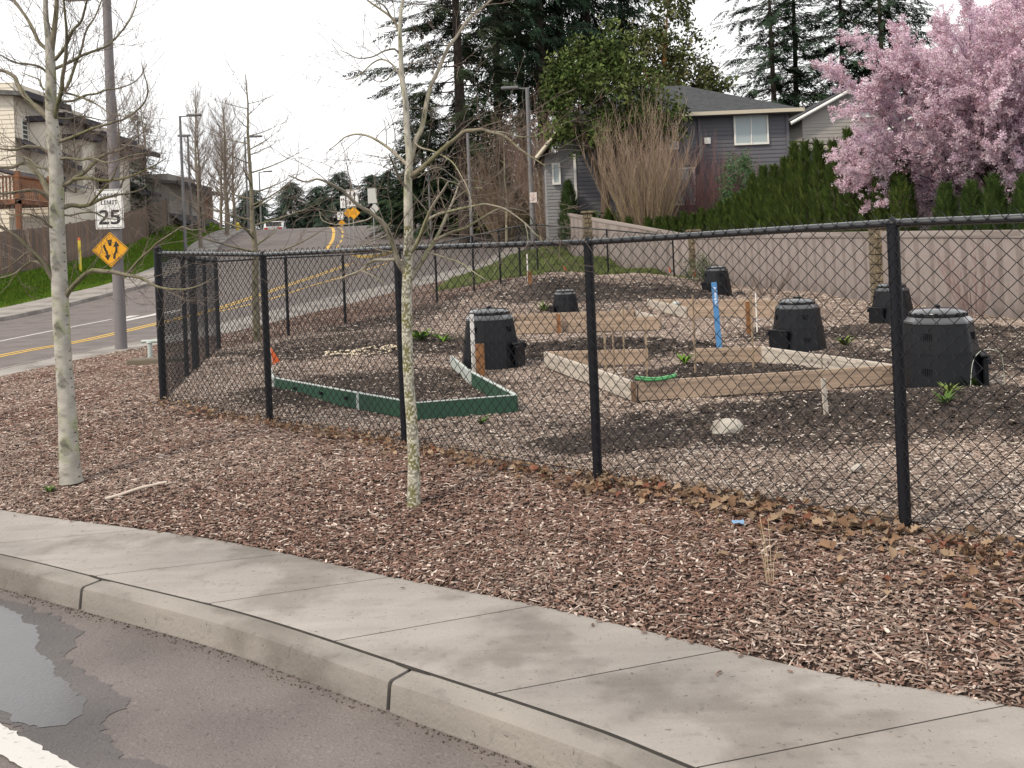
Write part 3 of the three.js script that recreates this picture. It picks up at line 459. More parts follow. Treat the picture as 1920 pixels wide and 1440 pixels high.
// ---------------------------------------------------------------- stakes and small things in the garden
M.stake = mat([0.42, 0.34, 0.25], 0.85, { map: boardTex }); M.blue = mat([0.075, 0.235, 0.49], 0.6); M.white = mat([0.72, 0.70, 0.67], 0.7); M.orange = mat([0.72, 0.13, 0.03], 0.7, { side: THREE.DoubleSide });
[[1.12, -12.76, 0.66, 'thin wooden stake leftmost in the near timber bed'], [1.2, -12.5, 0.62, 'thin wooden stake second from the left in the near timber bed'], [1.3, -12.28, 0.88, 'tallest of the thin wooden stakes left of the green hose'], [1.54, -12.04, 0.68, 'thin wooden stake above the corner with the green hose'], [2.07, -11.77, 0.92, 'thin wooden stake left of the blue stake in the near bed'], [2.77, -11.88, 0.9, 'thin wooden stake at the right of the blue stake in the near bed']].forEach(([x, z, h, label], i) => solo('garden_stake', label, 'stake', [rbox(0.026, h + 0.2, 0.014, 0.003, 0, h / 2 - 0.1, 0)].map((g) => g.rotateZ((hash2(i, 3) - 0.5) * 0.06)), M.stake, onLand(x, z), i, 'thin stakes in the near timber bed'));
{ // blue stake with white handwriting
  const s = thing('blue_stake', 'flat blue stake with white lettering standing behind the near timber bed', 'stake', [2.93, 0, -14.6], 0.1); s.rotation.z = 0.045;
  part('board', box(0.075, 1.12, 0.02, 0, 0.48, 0), M.blue, s);
  const t = print(64, 256, (x, w, h) => { x.fillStyle = '#5088c0'; x.fillRect(0, 0, w, h); x.strokeStyle = '#f2f4f7'; x.lineWidth = 6; const r = mulberry(12); for (let k = 0; k < 7; k++) { const y = 16 + k * 34; x.beginPath(); x.moveTo(14 + r() * 8, y); x.lineTo(44 + r() * 8, y + 4 + r() * 10); x.lineTo(16 + r() * 14, y + 16 + r() * 8); x.lineTo(46 + r() * 6, y + 24); x.stroke(); } });
  const pl = new THREE.PlaneGeometry(0.073, 0.3); pl.translate(0, 0.84, 0.0125); part('lettering', pl, new THREE.MeshStandardMaterial({ map: t, roughness: 0.7 }), s);
}
solo('wooden_stake', 'short orange-brown wooden stake right of the blue stake', 'stake', box(0.1, 0.62, 0.04, 0, 0.27, 0), M.boardBrown, onLand(4.06, -17.6), 0.2);
solo('white_rod', 'thin white rod beside the orange-brown stake', 'rod', cyl(0.012, 0.012, 0.75, 8), M.white, onLand(4.17, -17.5));
solo('wooden_stake', 'brown wooden stake on pale chips at the back of the garden', 'stake', box(0.12, 0.5, 0.06, 0, 0.2, 0), M.boardBrown, onLand(0.5, -30.5), 0.2);
solo('white_rod', 'white rod behind the brown stake at the back of the garden', 'rod', cyl(0.02, 0.02, 0.95, 8), M.white, onLand(0.45, -30.7));
solo('white_stake', 'tall flat white stake in front of the left compost bin', 'stake', box(0.05, 0.86, 0.02, 0, 0.38, 0), M.white, onLand(-0.56, -13.2), 0.5);
solo('wooden_board', 'short brown board stuck upright by the left compost bin', 'board', rbox(0.115, 0.46, 0.03, 0.004, 0, 0.2, 0), M.boardBrown, onLand(-0.47, -13.1), 0.15);
solo('weathered_stake', 'short weathered stake standing alone in the dark soil at right', 'stake', [rbox(0.045, 0.36, 0.018, 0.004, 0, 0.13, 0)].map((g) => g.rotateZ(0.06)), M.boardGrey, onLand(2.62, -8.65), 0.4);
{ const pts = [], rad = []; for (let i = 0; i <= 16; i++) { const t = i / 16; pts.push(V3(1.19 + t * 0.42, 0.262 - Math.sin(t * Math.PI) * 0.025, -10.29 + Math.sin(t * 5) * 0.018 - 0.03 * t)); rad.push(0.0135); } solo('garden_hose', 'short length of bright green hose on the corner of the timber bed', 'hose', tube(pts, rad, 10), mat([0.045, 0.24, 0.075], 0.4)); const e = tube(pts.map((p) => p.clone().add(V3(0.02, 0.018, -0.03))), rad.map(() => 0.009), 8); solo('garden_hose', 'thin pale green hose lying against the thicker hose on the bed corner', 'hose', e, mat([0.13, 0.36, 0.16], 0.4)); }
function rock(name, label, r, p, sc, m, seed) { const g = new THREE.IcosahedronGeometry(r, 1), q = g.attributes.position; for (let i = 0; i < q.count; i++) { const v = V3().fromBufferAttribute(q, i).normalize(); const k = 0.78 + fbm(v.x * 2 + seed, v.y * 2 + v.z * 1.7, 3, seed) * 0.5; q.setXYZ(i, v.x * k * r * sc[0], v.y * k * r * sc[1], v.z * k * r * sc[2]); } g.deleteAttribute('normal'); g.computeVertexNormals(); return solo(name, label, 'rock', g, m, p, seed); }
M.stone = mat([0.62, 0.58, 0.52], 0.9, { map: concreteTex });
rock('white_rock', 'whitish rock lying in the dark soil inside the front fence', 0.16, onLand(1.72, -8.45, 0.03), [1.2, 0.62, 0.8], M.stone, 4);
rock('white_rock', 'small pale stone on the soil left of the largest bin', 0.075, onLand(5.1, -14, 0.01), [1.3, 0.6, 0.9], M.stone, 9);
solo('timber_offcut', 'pale timber offcut lying on wood chips inside the fence', 'offcut', [rbox(0.16, 0.02, 0.045, 0.005)].map((g) => g.rotateY(0.9).rotateZ(0.1)), M.boardGrey, onLand(2.28, -6.9, 0.035));
{ const a = spline([-3.36, 0, -8.18, 0.012, -3.2, 0.02, -8.2, 0.013, -3.0, 0.03, -8.28, 0.012, -2.9, 0.035, -8.3, 0.011], 4); a.pts.forEach((p) => { p.y += landY(p.x, p.z) + 0.015; }); solo('fallen_stick', 'bare pale stick lying on the red mulch by the left birch', 'stick', tube(a.pts, a.rad, 7), mat([0.5, 0.43, 0.37], 0.85)); }
function flag(label, x, z, h, lean) { const f = thing('marker_flag', label, 'flag', onLand(x, z), 0.3, 'orange marker flags'); f.rotation.z = lean; part('wire', cyl(0.004, 0.004, h, 5), M.white, f); const s = rawGeo([0, h, 0, 0, h - 0.26, 0.03, 0.11, h - 0.24, -0.02, 0.05, h - 0.12, 0.03], [0, 1, 3, 1, 2, 3, 0, 3, 2], new Float32Array(8)); part('cloth', s, M.orange, f); }
flag('orange marker flag at the left end of the green bed', -3.5, -14.6, 0.36, 0.1); flag('orange marker flag on the grass wedge by the wall', 6.0, -38.6, 0.5, 0.2); flag('orange marker flag at the wall end of the grass', 6.4, -36.4, 0.45, -0.3);
flag('faded orange marker flag on the grass behind the back fence', 1.9, -36.6, 0.4, 0.2);
// concrete pad with a standpipe left of the fence
solo('concrete_pad', 'low weathered concrete pad lying in the mulch by the fence corner', 'concrete pad', [rbox(0.95, 0.14, 0.35, 0.02, 0, 0.03, 0)], mat([0.22, 0.19, 0.15], 0.95, { map: concreteTex }), onLand(-6.0, -17.0), -0.05);
{ const s = thing('standpipe', 'short grey standpipe with a flat tee top behind the concrete pad', 'standpipe', onLand(-6.35, -17.6)); part('pipe', cyl(0.045, 0.04, 0.34, 12), M.greyCap, s); const g = cyl(0.03, 0.03, 0.28, 10); g.rotateZ(Math.PI / 2); g.translate(0.14, 0.36, 0); part('tee', [g, cyl(0.06, 0.05, 0.03, 12, 0, 0.335, 0)], M.greyCap, s); }
// ---------------------------------------------------------------- street lamps and road signs
M.poleBrown = mat([0.17, 0.155, 0.16], 0.6, { bumpMap: grainTex, bumpScale: 0.001 }); M.poleGrey = mat([0.16, 0.16, 0.17], 0.6); M.galv = mat([0.4, 0.41, 0.42], 0.45, { metalness: 0.6 });
M.lens = mat([0.6, 0.62, 0.62], 0.3);
{ const l = thing('street_lamp', 'tall brown-grey street lamp pole carrying the speed limit sign', 'street lamp', [-8.21, -0.12, -21.1]);
  part('pole', [cyl(0.125, 0.085, 8.0, 20, 0, -0.15, 0)], M.poleBrown, l); part('base_plate', cyl(0.17, 0.16, 0.04, 20, 0, 0, 0), M.poleBrown, l);
  const a = part('arm', bar([0, 7.36, 0], [-0.55, 7.4, 0], 0.035), M.poleBrown, l); const h = part('lamp_head', [rbox(0.75, 0.13, 0.34, 0.05, -0.6, 7.42, 0)], M.poleGrey, l); part('lens', [rbox(0.5, 0.03, 0.24, 0.012, -0.62, 7.345, 0)], M.lens, h); }
const fontOf = (px) => `bold ${px}px sans-serif`;
function signPlate(w, h, draw, r = 0.03, th = 0.006) { // face print and metal blank
  const sh = new THREE.Shape(); const x = -w / 2, y = -h / 2; sh.moveTo(x + r, y); sh.lineTo(x + w - r, y); sh.quadraticCurveTo(x + w, y, x + w, y + r); sh.lineTo(x + w, y + h - r); sh.quadraticCurveTo(x + w, y + h, x + w - r, y + h); sh.lineTo(x + r, y + h); sh.quadraticCurveTo(x, y + h, x, y + h - r); sh.lineTo(x, y + r); sh.quadraticCurveTo(x, y, x + r, y);
  const blank = new THREE.ExtrudeGeometry(sh, { depth: th, bevelEnabled: false }); blank.translate(0, 0, -th - 0.002);
  const f = new THREE.ShapeGeometry(sh), p = f.attributes.position, uv = f.attributes.uv; for (let i = 0; i < p.count; i++) uv.setXY(i, (p.getX(i) + w / 2) / w, (p.getY(i) + h / 2) / h);
  const t = print(256, Math.round(256 * h / w), draw);
  return [blank, f, new THREE.MeshStandardMaterial({ map: t, roughness: 0.55 })];
}
function sign(label, p, turn, w, h, draw, spin = 0, name = 'road_sign') {
  const s = thing(name, label, 'road sign', p, turn); const [b, f, m] = signPlate(w, h, draw); if (spin) { b.rotateZ(spin); f.rotateZ(spin); }
  part('blank', b, M.galv, s); part('face', f, m, s); return s;
}
const speedFace = (x, w, h) => { x.fillStyle = '#e4e4e2'; x.fillRect(0, 0, w, h); x.strokeStyle = '#202024'; x.lineWidth = 6; x.strokeRect(10, 10, w - 20, h - 20); x.fillStyle = '#202024'; x.textAlign = 'center'; x.font = fontOf(56); x.fillText('SPEED', w / 2, 82); x.fillText('LIMIT', w / 2, 146); x.font = fontOf(190); x.fillText('25', w / 2, h - 42); };
sign('white SPEED LIMIT 25 sign on the brown lamp pole', [-8.27, 2.83, -20.93], 0.12, 0.56, 0.82, speedFace);
// warning diamond: divided road with two arrows. The print is drawn upright on a square that is turned 45 degrees, so it is turned back here
function diamondFace(draw) { return (x, w, h) => { x.fillStyle = '#e0a013'; x.fillRect(0, 0, w, h); x.save(); x.translate(w / 2, h / 2); x.strokeStyle = '#241c08'; x.lineWidth = 5; x.strokeRect(-w / 2 + 9, -h / 2 + 9, w - 18, h - 18); x.rotate(Math.PI / 4); x.scale(w / 256, w / 256); draw(x); x.restore(); }; }
const dividedArrows = (x) => {
  x.fillStyle = '#262013'; x.strokeStyle = '#262013'; x.lineWidth = 22; x.lineCap = 'butt'; x.lineJoin = 'round';
  x.beginPath(); x.moveTo(-30, -100); x.lineTo(18, -100); x.lineTo(10, -38); x.lineTo(-14, -38); x.closePath(); x.fill();
  x.beginPath(); x.moveTo(-62, -52); x.quadraticCurveTo(-58, -10, -38, 20); x.lineTo(-30, 66); x.stroke(); x.beginPath(); x.moveTo(-62, 58); x.lineTo(0, 52); x.lineTo(-28, 112); x.closePath(); x.fill();
  x.beginPath(); x.moveTo(34, 96); x.lineTo(40, 46); x.quadraticCurveTo(62, 20, 58, -30); x.stroke(); x.beginPath(); x.moveTo(28, -26); x.lineTo(90, -32); x.lineTo(56, -90); x.closePath(); x.fill();
};
sign('yellow diamond sign with two curving arrows below the speed limit sign', [-8.28, 1.99, -20.93], 0.12, 0.52, 0.52, diamondFace(dividedArrows), Math.PI / 4);
// signs at the island
function post(label, x, z, h, y0) { const y = y0 ?? roadY(z); return solo('sign_post', label, 'sign post', cyl(0.035, 0.035, h, 8), M.galv, [x, y, z], 0, 'galvanised sign posts by the island'); }
const keepFace = (x, w, h) => { x.fillStyle = '#e6e6e6'; x.fillRect(0, 0, w, h); x.strokeStyle = '#222'; x.lineWidth = 6; x.strokeRect(8, 8, w - 16, h - 16); x.fillStyle = '#1c1c1e'; for (const [cx, s] of [[w * 0.33, 1], [w * 0.68, 1]]) { x.beginPath(); x.moveTo(cx, h * 0.12); x.lineTo(cx - w * 0.14, h * 0.38); x.lineTo(cx + w * 0.14, h * 0.38); x.closePath(); x.fill(); x.fillRect(cx - w * 0.045, h * 0.36, w * 0.09, h * 0.24); x.fillRect(cx - w * 0.1, h * 0.7, w * 0.14, h * 0.18); } };
const rightFace = (x, w, h) => { x.fillStyle = '#ececec'; x.fillRect(0, 0, w, h); x.fillStyle = '#1c1c1e'; x.fillRect(w * 0.2, h * 0.2, w * 0.22, h * 0.2); x.beginPath(); x.moveTo(w * 0.5, h * 0.2); x.lineTo(w * 0.82, h * 0.2); x.lineTo(w * 0.66, h * 0.42); x.closePath(); x.fill(); x.lineWidth = w * 0.1; x.strokeStyle = '#1c1c1e'; x.beginPath(); x.moveTo(w * 0.66, h * 0.4); x.lineTo(w * 0.48, h * 0.62); x.lineTo(w * 0.5, h * 0.86); x.stroke(); };
const plainBack = (x, w, h) => { x.fillStyle = '#c9c9c6'; x.fillRect(0, 0, w, h); };
const chevronFace = diamondFace((x) => { x.fillStyle = '#b06a08'; for (let k = -2; k <= 2; k++) for (let j = -1; j <= 1; j++) { x.beginPath(); x.arc(k * 34, j * 34, 12, 0, 7); x.fill(); } });
post('sign post carrying the twin arrow sign left of the centre birch', -9.3, -60, 3.0); sign('white sign with two black up arrows above the orange diamonds', [-9.3, 5.17, -59.93], 0, 0.72, 1.02, keepFace);
sign('orange-yellow spotted diamond sign under the twin arrow sign', [-9.25, 4.28, -59.93], 0, 0.56, 0.56, chevronFace, Math.PI / 4);
sign('second orange-yellow spotted diamond, half behind the first', [-9.62, 4.3, -60.3], 0, 0.44, 0.44, chevronFace, Math.PI / 4); post('sign post half behind the twin arrow sign post', -9.62, -60.4, 2.6);
post('sign post carrying the blank grey sign back', -8.1, -60, 3.1); sign('blank grey back of a tall sign right of the twin arrow sign', [-8.12, 5.25, -59.93], 0.1, 0.52, 0.88, plainBack); sign('blank grey diamond sign back under the tall grey sign', [-8.0, 4.5, -59.93], 0.1, 0.42, 0.42, plainBack, Math.PI / 4);
post('low sign post carrying the small keep right sign', -13.4, -80, 2.3, 3.2); sign('small white keep right sign on the crest of the hill', [-13.4, 5.0, -79.9], 0, 0.48, 0.62, rightFace); sign('little yellow diamond just above the road crest', [-13.3, 4.42, -79.9], 0, 0.4, 0.4, chevronFace, Math.PI / 4);
sign('small white sign with a black arrow just left of the twin arrow sign', [-9.95, 4.98, -60.4], 0, 0.3, 0.72, rightFace);
// other lamps
function lamp(label, x, z, top, armDir, r = 0.1, y0) { const y = y0 ?? landY(x, z); const l = thing('street_lamp', label, 'street lamp', [x, y, z], 0, 'street lamps along the hill'); const h = top - y; part('pole', cyl(r, r * 0.65, h, 12, 0, -0.3, 0), M.poleGrey, l); part('arm', bar([0, h - 0.35, 0], [armDir * 0.7, h - 0.3, 0], 0.04, 8), M.poleGrey, l); part('lamp_head', rbox(0.85, 0.14, 0.34, 0.05, armDir * 0.85, h - 0.28, 0), M.poleGrey, l); return l; }
lamp('dark street lamp standing above the wooden fence, head to the right', -19.3, -60, 10.75, 1, 0.11);
lamp('second dark street lamp just right of the first, farther up the hill', -22.2, -70.5, 10.9, -0.3, 0.1);
lamp('thin distant street lamp among bare trees left of the hill crest', -19.4, -75, 11.2, 1, 0.09);
lamp('small distant street lamp beyond the hill crest', -24.6, -100, 10.8, 1, 0.1);
lamp('street lamp pole with a small notice, in front of the tall firs', 1.08, -50, 9.95, -1, 0.14, 1.9);
sign('small faded notice strapped to the lamp pole in front of the firs', [1.16, 4.22, -49.82], 0, 0.34, 0.5, (x, w, h) => { x.fillStyle = '#d9cfcb'; x.fillRect(0, 0, w, h); x.fillStyle = '#c08f8a'; for (let k = 0; k < 5; k++) x.fillRect(w * 0.16, h * (0.15 + k * 0.15), w * (0.68 - (k % 2) * 0.15), h * 0.05); });
solo('utility_pole', 'slim grey pole rising in front of the leftmost tall fir', 'pole', cyl(0.1, 0.08, 7.2, 10, 0, -1.4, 0), M.poleGrey, [-2.1, 2.2, -54]);
solo('utility_pole', 'thin grey pole in front of the dark cedar left of the firs', 'pole', cyl(0.07, 0.06, 5.2, 10, 0, -1, 0), M.poleGrey, [-4.9, 2.8, -62]);
{ const p = thing('marker_post', 'yellow marker post with a red cap in front of the wooden fence', 'marker post', [-19.6, landY(-19.6, -46) - 0.05, -46]); part('tube', cyl(0.065, 0.065, 1.55, 12), mat([0.72, 0.56, 0.06], 0.5), p); part('cap', [cyl(0.07, 0.05, 0.13, 12, 0, 1.55, 0)], mat([0.55, 0.12, 0.05], 0.5), p); part('label', box(0.07, 0.5, 0.005, 0, 0.75, 0.066), mat([0.6, 0.55, 0.35], 0.6), p); }
{ const h = thing('fire_hydrant', 'yellow fire hydrant on the grass near the hill crest', 'hydrant', [-20.2, landY(-20.2, -75) - 0.05, -75]); M.hydrant = mat([0.72, 0.55, 0.05], 0.5); part('barrel', lathe([[0.16, 0], [0.16, 0.06], [0.11, 0.08], [0.11, 0.55], [0.15, 0.57], [0.15, 0.61], [0.12, 0.64], [0.06, 0.75], [0, 0.78]], 20), M.hydrant, h); for (const a of [0, 1, 2]) { const g = cyl(0.06, 0.06, 0.13, 12); g.rotateZ(Math.PI / 2); g.translate(-0.1, 0.45, 0); g.rotateY(a * Math.PI / 2 + Math.PI / 2); part('outlet', g, M.hydrant, h); } }
{ // car beyond the crest
  const c = thing('parked_car', 'white car with dark windows half hidden beyond the hill crest', 'car', [-21.4, 3.75, -92], 0.15); const body = mat([0.6, 0.6, 0.62], 0.3), glass = mat([0.03, 0.035, 0.04], 0.1);
  const sh = new THREE.Shape([[-2.1, 0.35], [-2.1, 0.85], [-1.3, 0.95], [-0.8, 1.42], [1.0, 1.45], [1.7, 0.95], [2.1, 0.85], [2.1, 0.35]].map(([x, y]) => new THREE.Vector2(x, y))); const g = new THREE.ExtrudeGeometry(sh, { depth: 1.6, bevelSize: 0.07, bevelThickness: 0.07, bevelSegments: 2 }); g.translate(0, 0, -0.8); g.rotateY(Math.PI / 2); part('body', g, body, c);
  part('windscreen', box(1.35, 0.42, 0.03, 0, 1.2, 1.38), glass, c); for (const s of [-0.87, 0.87]) { part('side_window', box(0.03, 0.36, 1.5, s, 1.18, -0.05), glass, c); for (const z of [-1.3, 1.35]) { const w = cyl(0.33, 0.33, 0.22, 18); w.rotateZ(Math.PI / 2); w.translate(s * 0.95 + 0.11, 0.33, z); part('wheel', w, M.vinyl, c); } } for (const s of [-0.6, 0.6]) part('tail_light', box(0.3, 0.15, 0.04, s, 0.8, 2.18), mat([0.5, 0.03, 0.03], 0.3), c); }

// ---------------------------------------------------------------- wooden fence across the street
const oldWood = tex(256, 512, (u, v) => { const w = fbm(u * 14, v * 3, 4, 141), f = fbm(u * 60, v * 6, 3, 143); const k = 0.75 + (w - 0.5) * 0.5 + (f - 0.5) * 0.3; return [k, k * 0.96, k * 0.93]; });
{
  const cols = [[0.33, 0.26, 0.22], [0.28, 0.235, 0.215], [0.37, 0.27, 0.21], [0.25, 0.21, 0.195]].map((c) => mat(c, 0.95, { map: oldWood }));
  const f = thing('wooden_fence', 'weathered vertical board fence above the grass bank across the street', 'fence');
  const fx = (z) => farKerbX(z) - 4.25; const g = new THREE.BoxGeometry(0.025, 1.9, 0.135); let k = 0;
  for (let z = -33; z > -77; z -= 0.148, k++) { const r = hash2(k, 1, 8); const m = lit(new THREE.Mesh(g, cols[Math.floor(hash2(k, 4) * 4)])); m.name = 'board'; m.position.set(fx(z), landY(fx(z), z) + 0.9 + (r - 0.5) * 0.05, z); m.rotation.z = (r - 0.5) * 0.02; f.add(m); }
  for (let z = -33; z > -77; z -= 2.4) { part('post', box(0.09, 2.0, 0.09, fx(z) - 0.06, landY(fx(z), z) + 0.9, z), cols[1], f); const z2 = Math.max(z - 2.4, -77); for (const h of [0.35, 1.5]) part('rail', bar([fx(z) - 0.045, landY(fx(z), z) + h, z], [fx(z2) - 0.045, landY(fx(z2), z2) + h, z2], 0.035, 4), cols[3], f); }
}
// ---------------------------------------------------------------- the long wall with stone pillars on the right
M.wall = mat([0.41, 0.36, 0.355], 0.75, { map: concreteTex }); M.wallCap = mat([0.45, 0.40, 0.39], 0.7, { map: concreteTex });
const stoneTex = tex(256, 256, (u, v) => { const k = 0.7 + (fbm(u * 8, v * 8, 4, 151, 8) - 0.5) * 0.8; return [k, k * 0.95, k * 0.86]; });
const stones = [[0.37, 0.325, 0.265], [0.31, 0.275, 0.225], [0.42, 0.38, 0.325], [0.27, 0.24, 0.2]].map((c) => mat(c, 0.95, { map: stoneTex }));
{
  const w = thing('garden_wall', 'long taupe panel wall with stone-faced pillars behind the garden', 'wall');
  const W = [[11.6, -13.5, 1.62], [10.32, -20.48, 1.6], [9.43, -26.07, 1.72], [8.4, -33.3, 1.84], [7.31, -40.7, 1.95], [3.36, -44.3, 3.0], [2.07, -50.0, 3.55]];
  for (let i = 0; i < W.length - 1; i++) {
    const [ax, az, at] = W[i], [bx, bz, bt] = W[i + 1], L = Math.hypot(bx - ax, bz - az), n = Math.round(L / 0.62), ang = -Math.atan2(bz - az, bx - ax);
    for (let k = 0; k < n; k++) { const t0 = k / n, t1 = (k + 1) / n, tm = (t0 + t1) / 2, x = lerp(ax, bx, tm), z = lerp(az, bz, tm), top = lerp(at, bt, tm), y0 = landY(x, z) - 0.35, h = top - 0.16 - y0; const pl = new RoundedBoxGeometry(L / n - 0.002, h, 0.05, 1, 0.002), p = pl.attributes.position; for (let q = 0; q < p.count; q++) p.setY(q, p.getY(q) + p.getX(q) / L * (bt - at)); pl.rotateY(ang); pl.translate(x, y0 + h / 2, z); part('panel', pl, M.wall, w); }
    const cap = new RoundedBoxGeometry(L, 0.17, 0.09, 1, 0.012), p = cap.attributes.position; for (let q = 0; q < p.count; q++) p.setY(q, p.getY(q) + p.getX(q) / L * (bt - at)); cap.rotateY(ang); cap.translate((ax + bx) / 2, (at + bt) / 2 - 0.075, (az + bz) / 2); part('top_rail', cap, M.wallCap, w);
  }
  const r = mulberry(77); M.mortar = mat([0.2, 0.18, 0.15], 1, { map: grainTex });
  for (const [i, [x, z, top]] of W.entries()) {
    if (i === 3 || i < 2) continue; const y0 = landY(x, z) - 0.2, H = top + 0.16 - y0, s = 0.38;
    const pl = part('pillar', box(s - 0.06, H - 0.03, s - 0.06, x, y0 + (H - 0.03) / 2, z), M.mortar, w);
    part('capstone', [rbox(s + 0.16, 0.09, s + 0.16, 0.015, x, y0 + H + 0.03, z)], stones[0], pl);
    for (let f = 0; f < 4; f++) { const a = f * Math.PI / 2; let y = y0; while (y < y0 + H - 0.06) { const h = Math.min(0.13 + r() * 0.14, y0 + H - 0.02 - y); let u = -s / 2; while (u < s / 2 - 0.02) { const ww = Math.min(0.16 + r() * 0.22, s / 2 - u); const g = new RoundedBoxGeometry(Math.max(0.05, ww - 0.018), Math.max(0.05, h - 0.018), 0.05 + r() * 0.035, 1, 0.014); g.translate(u + ww / 2, 0, s / 2 - 0.02); g.rotateY(a); g.translate(x, y + h / 2, z); part('stone', g, stones[Math.floor(r() * 4)], pl); u += ww; } y += h; } }
  }
}
// ---------------------------------------------------------------- houses
const roofTex = tex(256, 256, (u, v) => { const k = 0.75 + (hash2(Math.floor(u * 40 + (Math.floor(v * 24) % 2) * 0.5), Math.floor(v * 24), 5) - 0.5) * 0.12 + (fbm(u * 20, v * 20, 3, 9, 20) - 0.5) * 0.25 - (v * 24 % 1 < 0.14 ? 0.1 : 0); return grey(k); }); roofTex.repeat.set(0.25, 0.25);
M.roof = mat([0.075, 0.08, 0.09], 0.95, { map: roofTex, side: THREE.DoubleSide }); M.trim = mat([0.50, 0.45, 0.36], 0.8); M.whiteTrim = mat([0.72, 0.71, 0.68], 0.7);
M.slate = mat([0.12, 0.12, 0.138], 0.9); M.slateLight = mat([0.26, 0.26, 0.27], 0.9); M.taupe = mat([0.33, 0.31, 0.29], 0.9); M.blind = mat([0.34, 0.40, 0.42], 0.15); M.glassDark = mat([0.05, 0.06, 0.07], 0.08);
function siding(w, h, x, y, z, ry, lap = 0.19, top) { // lapped boards on a flat wall facing +z before turning; top(u) trims the height
  const pos = [], idx = [], uv = []; const rows = Math.ceil(h / lap);
  for (let j = 0; j < rows; j++) { const y0 = j * lap, y1 = Math.min(h, y0 + lap); let x0 = -w / 2, x1 = w / 2; if (top) { const [a, b] = top(y0 + lap / 2); x0 = a; x1 = b; if (x1 <= x0) continue; } const o = pos.length / 3; pos.push(x0, y0, 0.03, x1, y0, 0.03, x0, y1, 0.005, x1, y1, 0.005, x0, y0, 0, x1, y0, 0); uv.push(x0, y0, x1, y0, x0, y1, x1, y1, x0, y0, x1, y0); idx.push(o, o + 1, o + 2, o + 2, o + 1, o + 3, o + 4, o + 5, o, o, o + 5, o + 1); }
  const g = rawGeo(pos, idx, uv); g.rotateY(ry); g.translate(x, y, z); return g;
}
const quad = (a, b, c, d) => { const g = rawGeo([...a, ...b, ...c, ...d], [0, 1, 2, 0, 2, 3], [a[0], a[2], b[0], b[2], c[0], c[2], d[0], d[2]]); return g; };
function win(parent, x, y, z, w, h, glass, frame = M.whiteTrim, ry = 0, mull = 1) {
  const place = (g) => { g.rotateY(ry); g.translate(x, y, z); return g; }; const t = 0.09;
  const f = part('window', [box(w + 2 * t, t, 0.08, 0, h / 2 + t / 2, 0), box(w + 2 * t, t, 0.1, 0, -h / 2 - t / 2, 0), box(t, h, 0.08, -w / 2 - t / 2, 0, 0), box(t, h, 0.08, w / 2 + t / 2, 0, 0), ...(mull ? range(1, mull, 1).map((k) => box(0.05, h, 0.06, -w / 2 + w * k / (mull + 1), 0, 0)) : [])].map(place), frame, parent);
  for (let k = 0; k <= mull; k++) part('pane', place(box(w / (mull + 1) - 0.02, h, 0.02, -w / 2 + w * (k + 0.5) / (mull + 1), 0, -0.01)), glass, f); return f;
}
